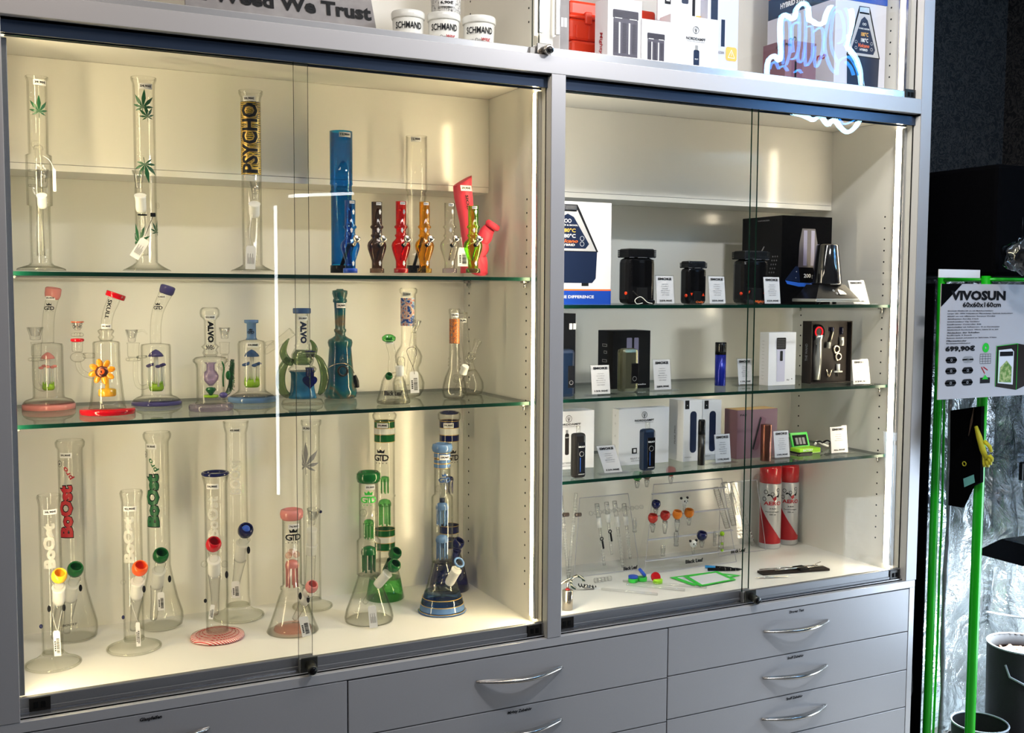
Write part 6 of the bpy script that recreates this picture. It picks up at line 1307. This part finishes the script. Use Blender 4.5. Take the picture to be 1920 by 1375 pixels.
for i, (xa, ya, xb, yb, mt) in enumerate(((1322, 1066, 1378, 1070, 'sky_plastic'), (1327, 1071, 1392, 1071, 'matt_black'))):
    A0, B0 = atZ(FL, xa, ya), atZ(FL, xb, yb); d = B0-A0; o = thing('dab_tool', ['blue and black pen tool lying behind the mats', 'black pen tool with silver rings beside the blue one'][i], 'tool', A0, 'pen tools on the case floor'); h = Vector((0, 0, .005))
    M().tube([h, h+d*.35], .0042, 10).make('grip', mt, o); M().tube([h+d*.35, h+d*.85, h+d], [.0045, .004, .001], 10).make('barrel', 'matt_black', o)
    for t_ in (.5, .65, .8): M().ring(h+d*t_, .0044, .0006, ax=d, seg=12, k=4).make('ring', 'steel', o)
A0, B0 = atZ(FL, 1425, 1077), atZ(FL, 1550, 1068); d = B0-A0; o = thing('tool_pouch', 'dark flat pouch with tweezers and picks strapped on it', 'tool case', A0); n_ = Vector((-d.y, d.x, 0)).normalized()*.016
m = M(); a = [-n_, d-n_, d+n_, n_]; m.add([v+Vector((0, 0, .0003)) for v in a]+[v+Vector((0, 0, .006)) for v in a], [(3, 2, 1, 0), (4, 5, 6, 7), (0, 1, 5, 4), (1, 2, 6, 5), (2, 3, 7, 6), (3, 0, 4, 7)]); m.make('pouch', 'brown_black', o)
h = Vector((0, 0, .010)); M().tube([h+d*.02+n_*.8, h+d*.9+n_*.9], .0018, 8).make('pick', 'steel', o); M().tube([h+d*.2-n_*.5, h+d*.5-n_*.2, h+d*.95+n_*.2], [.001, .0035, .002], 8).make('pick', 'steel', o); M().tube([h+d*.7, h+d*.98+n_*1.6+Vector((0, 0, .006))], .0012, 6).make('pick', 'steel', o); m = M(); m.T = Matrix.Translation(d*.6); m.box((-.016, -.018, .0062), (.020, .018, .0125), .002); m.make('strap', 'matt_black', o)
A0, B0 = atZ(FL, 1416, 1086), atZ(FL, 1477, 1083); d = B0-A0; o = thing('tweezers', 'small silver tweezers in front of the dark pouch', 'tweezers', A0); h = Vector((0, 0, .003)); M().tube([h, h+d*.4+Vector((0, .003, 0)), h+d], [.0006, .0018, .0010], 8).make('arm', 'steel', o); M().tube([h, h+d*.4-Vector((0, .003, 0)), h+d], [.0006, .0018, .0010], 8).make('arm', 'steel', o)

# ================================================================== upper case
UZ = ZB+.0065
def ucarton(label, xl, xr, yt, Y, side, mat='white_card', H0=None, **k):
    return carton(label, xl, xr, yt, 0, Y, side, UZ, mat, **k)
# stone grey plaque
A, B = atY(.20, 350, 20), atY(.20, 714, 40); zt = UZ+.26; W = B.x-A.x; o = thing('sign_board', 'stone grey board lettered In Weed We Trust', 'sign', (A.x, .20, UZ))
m = M(); m.add([(0, 0, 0), (W, 0, 0), (W-.03, .05, .26), (0, .05, .26), (0, .012, 0), (W, .012, 0), (W-.03, .062, .26), (0, .062, .26)], [(0, 1, 2, 3), (7, 6, 5, 4), (0, 4, 5, 1), (1, 5, 6, 2), (2, 6, 7, 3), (3, 7, 4, 0)]); m.make('board', 'concrete_print', o)
za = atY(.20, 560, 10).z-UZ+.004; t = M(); textw(t, 'In Weed We Trust', W*.94, .034, flat((W*.49, za/.26*.05-.0012, za+.002), (1, 0, -.0), Vector((0, .05, .26)).normalized()), bold=.04); t.make('lettering', 'ink', o)
# tubs
def tub(label, px, Y, z=UZ, top=False, hw=31):
    p = atY(Y, px, 40); sp = Spot((p.x, Y, z)); o = thing('plastic_tub', label, 'tub', sp.O, 'white plastic tubs in the upper case'); R = sp.r(hw); H = .090
    M().lathe([(R*.86, 0), (R*.88, .002), (R*.95, H-.014)], 40).make('tub_body', 'opaque_white' if not top else 'comic_print', o); M().lathe([(R*1.0, H-.016), (R*1.02, H-.014), (R*1.02, H-.003), (R*.98, H), (.0004, H)], 40).make('tub_lid', 'opaque_white', o)
    if not top:
        t = M(); textw(t, 'SCHMAND', R*1.75, .015, wrap(R*.97, H-.034, facing(sp, .05)), cut=.004, bold=.02); t.make('lettering', 'ink', o)
        t = M(); textw(t, 'weg', R*.6, .010, wrap(R*.97, H-.056, facing(sp, .45)), cut=.004, shear=.3); t.make('red_word', 'red_ink', o); t = M(); textw(t, 'von Omi', R*.9, .008, wrap(R*.965, H-.056, facing(sp, -.25)), cut=.004); t.make('small_word', 'grey_ink', o)
    else:
        sticker(o, sp, px+2, 13, hw*.97, '6,90€', 30, 13)
        for k in range(4): M().ball((R*.9*math.cos(facing(sp, -.1+.2*k)), R*.9*math.sin(facing(sp, -.1+.2*k)), .050+.006*(k % 2)), .008, seg=10, rings=6).make('red_blot', 'opaque_red', o)
    return o
def tubY(px, ytop):  # depth from where a lid top of height .09 appears
    Y = .08
    while Y < .4 and pix((atY(Y, px, 30).x, Y, UZ+.090))[1] > ytop: Y += .005
    return Y
tub('white lettered tub, leftmost of the three at the bottom', 765, .16); tub('white lettered tub in the middle, under the comic printed one', 832, .14); tub('white lettered tub nearest the lock', 898, .13)
p = atY(.14, 832, 40); tub('comic printed tub on top of the middle white tub, marked 6,90', 836, .14, UZ+.0904, True)
# boxes right of the divider
o, q, lf, W, H, d = ucarton('grey and white carton with a II, tight against the divider', 1050, 1068, -120, .12, .10); q.rect(.05, 0, .97, .8, 'concrete_print', 1); q.text('II', .45, .34, .6, .07, 'white_ink', bold=.05); q.done()
def hardcase(label, xl, xr, z0, H, Y, dep):
    A, B = atY(Y, xl, 60), atY(Y, xr, 60); W = B.x-A.x; o = thing('hard_case', label, 'case', (A.x, Y, z0), 'orange hard cases in the upper case')
    M().box((0, 0, 0), (W, dep, H*.56), .008).make('case_bottom', 'orange_plastic', o); M().box((0, 0, H*.60), (W, dep, H), .008).make('case_lid', 'orange_plastic', o)
    M().box((-.004, -.005, H*.545), (W+.004, dep, H*.615), .003).make('case_seam', 'orange_plastic', o)
    for k in (.2, .5, .8): M().box((W*k-.010, -.008, H*.42), (W*k+.010, 0, H*.72), .003).make('latch', 'orange_plastic', o)
    m = M()
    for k in range(7): m.box((W*(.08+.14*k)-.003, -.003, H*.05), (W*(.08+.14*k)+.003, .001, H*.38), .001)
    m.make('ribs', 'orange_plastic', o, kind='stuff'); return o
hardcase('orange hard case at the bottom of the stack', 1072, 1236, UZ, .100, .24, .20); hardcase('orange hard case lying on the other orange case', 1068, 1230, UZ+.1004, .100, .245, .19)
def ribprint(q, u, v, w, h, mat='grey_paper'):
    U = lambda a: u+a*w; V_ = lambda a: v+a*h; q.rect(U(0), V_(0), U(1), V_(.86), 'plum_grey', 1, round_=.04*w); q.rect(U(-.02), V_(.86), U(1.02), V_(1), 'plum_grey', 2, round_=.04*w)
    for a in (.22, .62): q.rect(U(a), V_(.30), U(a+.06), V_(.80), 'white_ink', 3)
    for k in range(8): q.line((U(-.02), V_(.875+.015*k)), (U(1.02), V_(.875+.015*k)), .0006, 'ink', 3)
    for k in range(22):
        for a in (.02, .36, .76): q.line((U(a), V_(.32+.022*k)), (U(a+.18), V_(.32+.022*k)), .0005, 'ink', 3)
    q.rect(U(.30), V_(.03), U(.75), V_(.26), 'ink', 2); q.text('180°', U(.52), V_(.18), .25*w, .03, 'red_ink', 4); q.text('180°', U(.52), V_(.11), .25*w, .03, 'white_ink', 4)
    for a in (-.05, .55): q.line((U(a+.1), V_(.865)), (U(a+.4), V_(.865)), .0018, 'white_ink', 4)
o, q, lf, W, H, d = ucarton('white carton printed with a large ribbed vaporizer', 1140, 1204, 3, .13, 1116); ribprint(q, .16, .03, .72, .82); q.done(); lf.text('Mighty', .5, .42, .30, .28, 'red_ink', rot=-PI/2, shear=.25); lf.done()
o, q, lf, W, H, d = ucarton('small white carton printed with a small ribbed vaporizer', 1204, 1258, 42, .125, .06); ribprint(q, .20, .01, .58, .76); q.done()
o, q, lf, W, H, d = ucarton('white carton with round leaf mark, in front of the others', 1258, 1348, 38, .13, .05); leafmark(q, .52, .80, W*.062); q.text('NORDDAMPF', .52, .665, .40, .045); q.text('AHEAD THE HIGHER MIND', .52, .625, .38, .012, 'grey_ink'); q.rect(.48, .60-.58, .60, .50, 'navy_ink', 1, round_=.03).rect(.51, .49, .57, .57, 'grey_paper', 1); q.text('RELICT', .54, .36, .07, .02, 'white_ink'); q.rect(.66, .10, .70, .20, 'ink', 1); q.done()
def warn(q, u, v, w):
    h = w*q.W/q.H; q.rect(u, v, u+w, v+h, 'amber_ink', 2, round_=w*.2); q.line((u+.2*w, v+.22*h), (u+.5*w, v+.8*h), .0014, 'white_ink', 4); q.line((u+.8*w, v+.22*h), (u+.5*w, v+.8*h), .0014, 'white_ink', 4); q.line((u+.2*w, v+.22*h), (u+.8*w, v+.22*h), .0014, 'white_ink', 4); q.line((u+.5*w, v+.35*h), (u+.5*w, v+.62*h), .0014, 'white_ink', 4)
o, q, lf, W, H, d = ucarton('tall white carton with an orange warning tag, behind the leaf mark carton', 1234, 1326, -90, .185, 1232); q.rect(.48, .60, .62, .95, 'navy_ink', 1, round_=.03).rect(.70, .52, .76, .75, 'ink', 1); q.text('RELICT VAPORIZER', .44, .475, .50, .022, 'grey_ink'); q.rect(.14, .58, .26, .66, 'ink', 1).rect(.17, .60, .24, .645, 'white_card', 2); warn(q, .76, .43, .22); q.done()
o, q, lf, W, H, d = ucarton('pale blue carton with an orange warning tag, right of the white ones', 1328, 1386, -60, .155, .07, 'lilac_white'); q.rect(.10, .45, .32, .86, 'navy_ink', 1, round_=.08).rect(.44, .34, .56, .56, 'navy_ink', 1); q.text('VAPORIZER', .30, .29, .5, .02, 'grey_ink'); warn(q, .60, .23, .36); q.done()
o = M().box((0, 0, 0), (.06, .03, .02), .001).make('kraft_box', 'orange_plastic', None, (atY(.22, 1240, 40).x, .165, UZ)); tag(o, 'little reddish box lying behind the small white carton', 'box', 'boxed goods in the cases')
# big cone vaporizer cartons
Y = .115; XR_ = pix((2.250, Y, 1.40))[0]; B_ = atY(Y, XR_, 60).x; A_ = atY(Y, 1567, 60).x
o, q, lf, W, H, d = carton('big white carton printed with a cone vaporizer, behind the neon reflection', 1567, XR_, 12, 0, Y, 1440, UZ, 'lilac_white'); cone_print(q, .24, .10, .64, .86); q.done()
lf.text('STORZ & BICKEL', .40, .62, .40, .030, 'navy_ink'); lf.ring(.37, .71, .007, .3, 'navy_ink'); lf.ring(.43, .71, .007, .3, 'navy_ink'); lf.text('Volcano', .68, .45, .42, .07, 'red_ink', shear=.3); lf.done()
HH = H; o2 = thing('carton', 'blue banded carton lying on top of the big white carton', 'box', (A_, Y, UZ+H+.0004), 'boxed goods in the cases'); b = M().box((0, 0, 0), (W, d, .20), .001).make('carton_body', 'lilac_white', o2)
q = Pr(b, (0, -.0002, 0), (1, 0, 0), (0, 0, 1), (0, -1, 0), W, .20); q.rect(0, 0, 1, .30, 'blue_ink', 1); q.done(); lf = Pr(b, (-.0002, d, 0), (0, -1, 0), (0, 0, 1), (-1, 0, 0), d, .20); lf.rect(0, 0, 1, .30, 'navy_ink', 1).rect(0, .30, 1, .335, 'orange_ink', 1); lf.text('HYBRID STARTER SET', .5, .15, .62, .08, 'white_ink', bold=.05); lf.done()
o, q, lf, W, H, d = carton('mauve carton in front of the big white carton', 1474, 1532, 82, 0, .085, 1432, UZ, 'mauve_paper'); q.rect(.20, 0, .55, .60, 'plum_print', 1).rect(.30, 0, .36, .58, 'ink', 2); q.text('PAX', .0+.10, .90, .20, .05, 'ink'); q.done(); lf.text('PAX', .75, .88, .30, .05, 'ink'); lf.done()

# ================================================================== neon sign hanging in the shop (seen mirrored in the panes)
ND = 1.15; NZ = ND-2*.0265
def npt(x, y):
    p = atY(ND, x, y); return Vector((p.x, -ND+2*.0265, p.z))
NC = npt(1530, 100); o = thing('neon_sign', 'blue white script neon sign mirrored in the upper right panes', 'neon sign', NC)
c1 = lambda L: [(1430+x/9.143, y/9.143) for x, y in L]
outer = c1([(70, 1200), (80, 1090), (130, 990), (200, 960), (250, 1010), (290, 1030), (310, 900), (300, 650), (300, 400), (330, 280), (400, 255), (480, 320), (550, 300), (570, 180), (640, 80), (720, 60), (775, 130), (795, 330), (850, 360), (920, 410), (1040, 400), (1080, 260), (1150, 120), (1250, 30), (1350, 0), (1450, 60), (1520, 200), (1530, 400), (1480, 620), (1450, 790), (1530, 900), (1620, 1050), (1670, 1250)])+[(1616, 165), (1620, 190), (1615, 215), (1604, 238), (1588, 248), (1574, 237), (1563, 223), (1554, 234), (1545, 226), (1538, 214), (1526, 225), (1514, 220), (1503, 216), (1490, 213), (1477, 206), (1455, 180), (1440, 155)]
def stroke(L, r, mat, name, cl=False):
    P = [npt(*p)-NC for p in L]; P, R = smooth(P+([P[0]] if cl else []), [r]*(len(P)+(1 if cl else 0)), 3); M().tube(P, R, 8).make(name, mat, o)
stroke(outer, .0080, 'neon_outer', 'outline_tube', True)
for L in ([(350, 1100), (345, 700), (350, 380), (410, 340), (465, 400), (465, 850), (440, 1000), (400, 1120)], [(520, 900), (500, 500), (560, 385), (610, 400), (620, 230), (630, 400), (620, 800), (560, 990), (490, 1010)], [(735, 180), (735, 600), (700, 980), (640, 1070), (600, 1000), (610, 850)],
          [(770, 460), (840, 460), (860, 600), (850, 950), (780, 1110), (730, 1080), (730, 700)], [(885, 540), (960, 480), (1030, 520), (1035, 800), (980, 1050), (920, 1150), (890, 1050), (890, 800)], [(1300, 740), (1370, 700), (1400, 500), (1350, 250), (1280, 190), (1210, 260), (1170, 600), (1190, 850), (1280, 1070)],
          [(1400, 780), (1470, 600), (1480, 300), (1400, 120), (1290, 90), (1180, 200), (1080, 560), (1070, 850), (1150, 1130), (1240, 1250)], [(120, 1190), (150, 1090), (220, 1070), (280, 1190)], [(300, 1160), (360, 1130), (430, 1220)], [(550, 1240), (610, 1200), (670, 1250)], [(1270, 1280), (1290, 1080), (1390, 990), (1500, 990), (1600, 1150), (1650, 1290)], [(1420, 1060), (1500, 1140), (1560, 1290)]):
    stroke(c1(L), .0034, 'neon_inner', 'letter_tube')
for L in ([(1490, 205), (1510, 210), (1530, 216)], [(1530, 205), (1540, 218), (1548, 208)], [(1556, 210), (1566, 212), (1580, 232), (1600, 226), (1610, 205)]): stroke(L, .0034, 'neon_inner', 'letter_tube')
M().box((-.30, -.020, .20), (.30, -.012, .215)).tube([(-.28, -.016, .2), (-.28, -.016, 1.95-NC.z)], .0015, 6).tube([(.28, -.016, .2), (.28, -.016, 1.95-NC.z)], .0015, 6).make('hanging_bar', 'bright_aluminium', o)

# ================================================================== grow tent beside the display wall
TX, TX2, TY, TY2, TZ = 2.45, 3.22, -.105, .50, 1.165
T = thing('grow_tent', 'open grow tent of black cloth with green piping and silver foil lining', 'tent', (TX, TY, -.80)); O_ = Vector((TX, TY, -.80))
def tp(Y, x, y): return atY(Y, x, y)-O_
def sheet(name, mat, a, b, z0, z1, amp, n=26, nz=40, seed=1, par=T):
    """crinkled foil sheet between plan points a and b"""
    from mathutils import noise
    A, B = Vector((*a, 0)), Vector((*b, 0)); d = (B-A); nn = Vector((-d.y, d.x, 0)).normalized(); vs = []; fs = []
    for j in range(nz+1):
        for i in range(n+1):
            p = A+d*i/n+Vector((0, 0, z0+(z1-z0)*j/nz)); q = Vector((i*.28+seed*9, j*.13, seed))
            k = noise.fractal(q, 1., 2., 3)+.7*abs(noise.noise(q*2.3)); e = min(1, i/2, (n-i)/2)
            vs.append(p+nn*k*amp*e-O_)
    for j in range(nz):
        for i in range(n): fs.append((j*(n+1)+i, j*(n+1)+i+1, (j+1)*(n+1)+i+1, (j+1)*(n+1)+i))
    return M().add(vs, fs, 0, True).make(name, mat, par)
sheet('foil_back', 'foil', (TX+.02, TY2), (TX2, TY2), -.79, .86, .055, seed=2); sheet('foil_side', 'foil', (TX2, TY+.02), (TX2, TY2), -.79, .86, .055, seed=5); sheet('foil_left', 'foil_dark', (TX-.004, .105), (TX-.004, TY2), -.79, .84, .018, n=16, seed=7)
M().box((0, 0, .002), (TX2-TX, TY2-TY, .012)).make('tent_floor', 'foil_dark', T)
m = M(); m.box((-.012, -.008, .86+.80), (TX2-TX, TY2-TY+.01, TZ+.80), .012); m.make('black_top_cloth', 'cloth_black', T)
M().box((-.010, .20, .03), (-.0045, TY2-TY, 1.64)).make('black_side_cloth', 'cloth_black', T)
def pole(x, y, r, z0=-.79, z1=.86, top=None):
    a = Vector((x, y, z0))-O_; b = Vector((top[0] if top else x, top[1] if top else y, z1))-O_; n = 14
    M().tube([a.lerp(b, i/n) for i in range(n+1)], r, 12).make('green_frame_tube', 'green_tube', T)
pA = atX(TX-.004, 1752, 950); pB = atX(TX-.004, 1834, 950)
pole(TX-.004, pA.y, .012); pole(TX-.004, pB.y, .014)
zg = atY(TY-.005, 1850, 524).z
M().tube([Vector((TX-.006, pA.y+.004, zg))-O_, Vector((TX-.006, TY-.006, zg))-O_, Vector((TX2, TY-.006, zg))-O_], .0055, 10).make('green_piping', 'green_tube', T)
# green zip piping edge of the rolled door, and the silver door flap between the tubes
P = [Vector((TX+.012, pA.y-.008, .50)), Vector((TX+.014, pA.y-.012, .2)), Vector((TX+.010, pA.y-.014, 0)), Vector((TX+.016, pA.y-.010, -.25)), Vector((TX+.006, pA.y-.012, -.75))]
P, R = smooth([p-O_ for p in P], [.0035]*5); M().tube(P, R, 8).make('zip_piping', 'green_tube', T)
m = M(); m.tube([Vector((TX+.02, pA.y-.028+.003*math.sin(i), -.79+.085*i))-O_ for i in range(19)], [.007+.002*math.sin(i*2.2) for i in range(19)], 8); m.make('rolled_flap', 'foil_dark', T)
m = M(); m.tube([Vector((TX+.004, pB.y+.013, -.78+.1*i))-O_+Vector((0, .002*math.sin(i*2), 0)) for i in range(14)], .003, 6); m.make('black_zip', 'black_plastic', T)
# inner light
lx = atY(.16, 1905, 1045); L0 = Vector((lx.x+.02, .16, lx.z)); g = thing('grow_light', 'black board grow light hanging on thin wires in the tent', 'lamp', L0)
m = M(); m.add([(-.10, -.10, 0), (.16, -.10, 0), (.16, .10, 0), (-.10, .10, 0), (-.03, -.05, .050), (.10, -.05, .050), (.10, .05, .050), (-.03, .05, .050)], [(3, 2, 1, 0), (4, 5, 6, 7), (0, 1, 5, 4), (1, 2, 6, 5), (2, 3, 7, 6), (3, 0, 4, 7)]); m.make('lamp_housing', 'black_plastic', g)
M().box((-.085, -.085, -.004), (.145, .085, -.0006)).make('led_board', 'grow_led', g); M().box((.0, -.052, .012), (.016, -.050, .030)).make('white_tag', 'white_paper', g)
for a in ((-.07, -.08, .006), (.03, -.06, .04)): M().tube([a, (0, 0, .22)], .0011, 6).make('hanging_wire', 'steel', g)
M().ring((0, 0, .235), .009, .0012, ax=(0, 1, 0), seg=14, k=5).make('hook', 'steel', g); M().box((-.016, -.008, .25), (.016, .008, .31), .004).make('ratchet_hanger', 'black_plastic', g); M().lathe([(.004, 0), (.004, .0006), (.0001, .0006)], 10, (-.004, -.008, .285), ax=(0, -1, 0)).make('green_mark', 'green_plastic', g)
M().tube([(0, 0, .31), (.004, 0, .845-L0.z)], .0015, 6).make('hanging_cord', 'black_plastic', g)
area('grow_light_glow', (L0.x+.02, L0.y, L0.z-.008), (L0.x, L0.y-.02, -.8), .2, .16, 42, (.85, .96, 1))
# fabric pot
p = atY(.02, 1925, 1260); z0 = -.786; R = .105; sp = Spot((p.x+.02, .05, z0)); o = thing('fabric_pot', 'dark felt plant pot with soil, standing in the tent', 'plant pot', sp.O); zt = atY(.05-R, 1920, 1240).z-z0
M().lathe([(R*.92, 0), (R*.94, .004), (R, zt-.006), (R*1.02, zt), (R*.97, zt), (R*.94, zt-.035)], 36, caps=False).make('felt_wall', 'felt', o); M().ring((0, 0, zt), R*.995, .0032, seg=40, k=6).make('stitched_rim', 'rim_grey', o)
random.seed(9); m = M(); m.lathe([(R*.95, zt-.045), (R*.6, zt-.028), (.0005, zt-.022)], 30, caps=False)
for i in range(150): a = random.uniform(0, 2*PI); r = R*.9*math.sqrt(random.random()); m.ball((r*math.cos(a), r*math.sin(a), zt-.040+.016*(1-r/R)), random.uniform(.003, .007), seg=6, rings=4)
m.make('potting_soil', 'soil', o, kind='stuff')
M().tube([(-R*.99, -.02, zt-.045), (-R*1.04, -.04, zt-.075), (-R*.7, -.085, zt-.10), (-R*.35, -R*1.03, zt-.115), (.02, -R*1.06, zt-.10)], .0065, 8, flat=.5).make('strap_handle', 'rim_grey', o); M().lathe([(R*.95, 0), (R*.97, .006)], 30, (0, 0, .0)).make('pot_seam', 'felt', o)
p = atY(-.02, 1868, 1362); o = thing('fabric_pot', 'second pale rimmed pot, only its rim showing at the frame edge', 'plant pot', (TX+.16, .02, -.786)); zt = .0; zt = max(.05, p.z+.786)
M().lathe([(.075, 0), (.08, zt)], 28, caps=False).make('pot_wall', 'felt', o); M().ring((0, 0, zt), .08, .003, seg=34, k=6).make('pot_rim', 'rim_grey', o)
a, b = atY(.26, 1850, 1148), atY(.26, 1922, 1160); o = thing('support_bar', 'thin grey cross bar inside the tent above the pot', 'bar', a); M().tube([(0, 0, 0), b-a], .004, 8).make('bar_rod', 'bright_aluminium', o)
# poster
YP = -.130; A = atY(YP, 1758, 750); B = atY(YP, 1926, 753); zt = atY(YP, 1757, 532).z; W = B.x-A.x; H = zt-A.z
o = thing('price_poster', 'white poster reading 60x60x160cm and 699,90€ hung on the tent front', 'poster', (A.x, YP, A.z)); b = M().box((0, 0, 0), (W, .0025, H)).make('poster_sheet', 'poster_paper', o); q = Pr(b, (0, -.0002, 0), (1, 0, 0), (0, 0, 1), (0, -1, 0), W, H)
q.poly([(0, .80), (.0, 1), (.22, 1)], 'cloth_black', 1); q.text('VIVOSUN', .40, .90, .60, .085, 'ink', bold=.05); q.text('60x60x160cm', .44, .82, .42, .045, 'ink', bold=.03)
random.seed(2)
for i, (h_, w_) in enumerate(((1, .62), (1, .90), (1, .65), (1, .42), (1, .44), (1, .46), (1, .72), (1, .70), (0, .44), (1, .34), (1, .68), (1, .27), (1, .32))):
    y = .765-.0235*i; txt = ('Growzelt 60x60x160 cm mit Mylarbeschichtung', 'Lampe: LED 100W Vollspektrum Pflanzenlampe Optimale Ausleuchtung', '60x60 cm mit effizienten Samsung Dioden', 'Abluftsystem Aerofan 4 Inch', 'Umluftventilator Clip Ventilator', 'Intelligenter Controller E42', 'Aktivkohlefilter mit Aufhaengung, 10 cm Durchmesser', 'Abluftschlauch Durchmesser 100mm, Laenge 2,5 m, zum', 'Abdecken der Schellen', 'Stofftoepfe 4 Stueck', 'Ranknetz elastisch und passend zur Zeltgroesse, 4 Haken', 'Pflanzenbinder', 'Ersteinrichtung')[i]
    wv = w_*.80; q.text(txt, .07+wv/2, y, wv, .0125, 'ink', bold=.03)
q.text('699,90€', .22, .435, .32, .055, 'ink', bold=.05)
for j, (u, v) in enumerate(((.13, .34), (.31, .34), (.13, .245), (.31, .245), (.13, .14), (.31, .14))):
    mt = 'ink' if j != 1 else 'grey_paper'; q.rect(u-.06, v-.028, u+.06, v+.028, mt, 1, round_=.03); q.ring(u, v, .004, .5, 'grey_ink', 3)
q.ring(.50, .44, .013, .75, 'green_plastic', 2); q.rect(.45, .125, .56, .175, 'ink', 1); q.poly([(.47, .16), (.54, .16), (.505, .20)], 'green_plastic', 2); q.line((.46, .27), (.50, .21), .003, 'red_ink', 2); q.line((.48, .27), (.53, .24), .003, 'red_ink', 2)
for k in range(5): q.line((.44+.03*k, .30), (.44+.03*k, .385), .0008, 'ink', 2); q.line((.44, .30+.021*k), (.56, .30+.021*k), .0008, 'ink', 2)
q.poly([(.62, .09), (.86, .05), (.98, .09), (.98, .45), (.86, .47), (.62, .45)], 'brown_black', 1); q.poly([(.645, .12), (.82, .10), (.82, .40), (.79, .425), (.645, .415)], 'white_card', 2); q.poly([(.66, .13), (.80, .12), (.80, .26), (.74, .32), (.67, .26)], 'plant_print', 3); q.rect(.66, .36, .81, .40, 'ink', 3)
for a, c_ in (((.62, .09), (.62, .45)), ((.86, .05), (.86, .47)), ((.62, .45), (.86, .47)), ((.645, .12), (.645, .415))): q.line(a, c_, .0014, 'green_plastic', 4)
q.done()
A2 = atY(YP+.01, 1762, 512); o = M().box((0, 0, 0), (.155, .003, .022), .0005).make('paper_sheet', 'white_paper', None, (A2.x, YP+.012, A2.z-.012)); tag(o, 'white paper edge sticking up behind the poster', 'paper')
# pouch of bags with the yellow glove
G0 = atX(TX-.02, 1800, 830); G0.x = TX-.030; o = thing('hanging_pouch', 'black pouch of tools hanging under the poster', 'pouch', G0)
def gp(x, y, d=0): return atX(TX-.030-d, x, y)-G0
m = M(); f = [gp(1782, 770), gp(1840, 762), gp(1838, 905), gp(1822, 912), gp(1803, 952), gp(1778, 948), gp(1781, 860)]; bk = [p+Vector((.012, 0, 0)) for p in f]; n = len(f); m.add(f+bk, [tuple(range(n)), tuple(range(2*n-1, n-1, -1))]+[(i, i+n, (i+1) % n+n, (i+1) % n) for i in range(n)]); m.make('pouch_cloth', 'cloth_black', o)
M().add([gp(1806, 898, .002), gp(1826, 890, .002), gp(1828, 905, .002), gp(1808, 914, .002)], [(0, 1, 2, 3)]).make('care_print', 'teal_print', o); M().ring(gp(1808, 870, .003), .006, .0015, ax=(1, 0, 0), seg=12, k=5).make('yellow_mark', 'glove_yellow', o)
M().tube([gp(1826, 765, .004), gp(1822, 790, .006), gp(1816, 818, .004)], [.002, .008, .002], 8, flat=.4).make('leather_sheath', 'kraft_dark', o)
G1 = atX(TX-.03, 1835, 820); G1.x = TX-.035; o = thing('rubber_glove', 'yellow rubber glove drooping from the pouch', 'glove', G1); gq = lambda x, y, d=0: atX(TX-.035-d, x, y)-G1
M().tube([gq(1830, 800), gq(1836, 820), gq(1843, 845), gq(1850, 862)], [.010, .0165, .017, .014], 14, flat=.45).make('glove_palm', 'glove_yellow', o)
for k, (x, y, r) in enumerate(((1846, 876, .0055), (1852, 876, .0055), (1857, 872, .005), (1860, 866, .0045))): M().tube([gq(1846+3*k, 855), gq(x, y-6), gq(x, y)], [.006, r, r*.8], 8).make('glove_finger', 'glove_yellow', o)
M().tube([gq(1846, 828), gq(1856, 838), gq(1859, 848)], [.006, .005, .004], 8).make('glove_thumb', 'glove_yellow', o)
# plastic wrapped bag at the frame edge
B0 = atY(TY-.085, 1915, 478); o = thing('plastic_bag', 'crinkled clear plastic bag hanging at the tent top', 'bag', B0); m = M()
from mathutils import noise
m.ball((0, 0, 0), .045, seg=28, rings=18); m.v = [tuple(Vector(v)*(1+.35*noise.fractal(Vector(v)*38, 1, 2, 3))) for v in m.v]; m.make('crinkled_film', 'film', o); m = M().ball((0, .0, 0), .022, seg=12, rings=8); m.make('dark_filling', 'cloth_black', o)
M().tube([(0, 0, .04), (0, 0, .10)], .001, 5).make('bag_string', 'black_plastic', o)

# loose foil sheet hanging in the shop; its mirror image is the pale glare low in the right pane
fp = thing('foil_sheet', 'crumpled silver foil mirrored low in the right hand pane', 'foil', (3.0, -.94, -.33)); O2_ = O_; O_ = Vector((3.0, -.94, -.33))
sheet('crumpled_foil', 'foil_matt', (2.995, -.945), (3.235, -.945), -.33, -.005, .045, n=24, nz=30, seed=21, par=fp); M().tube([(0, 0, .325), (.02, 0, 2.26)], .0015, 6).tube([(.23, 0, .325), (.21, 0, 2.26)], .0015, 6).make('hanging_string', 'steel', fp)
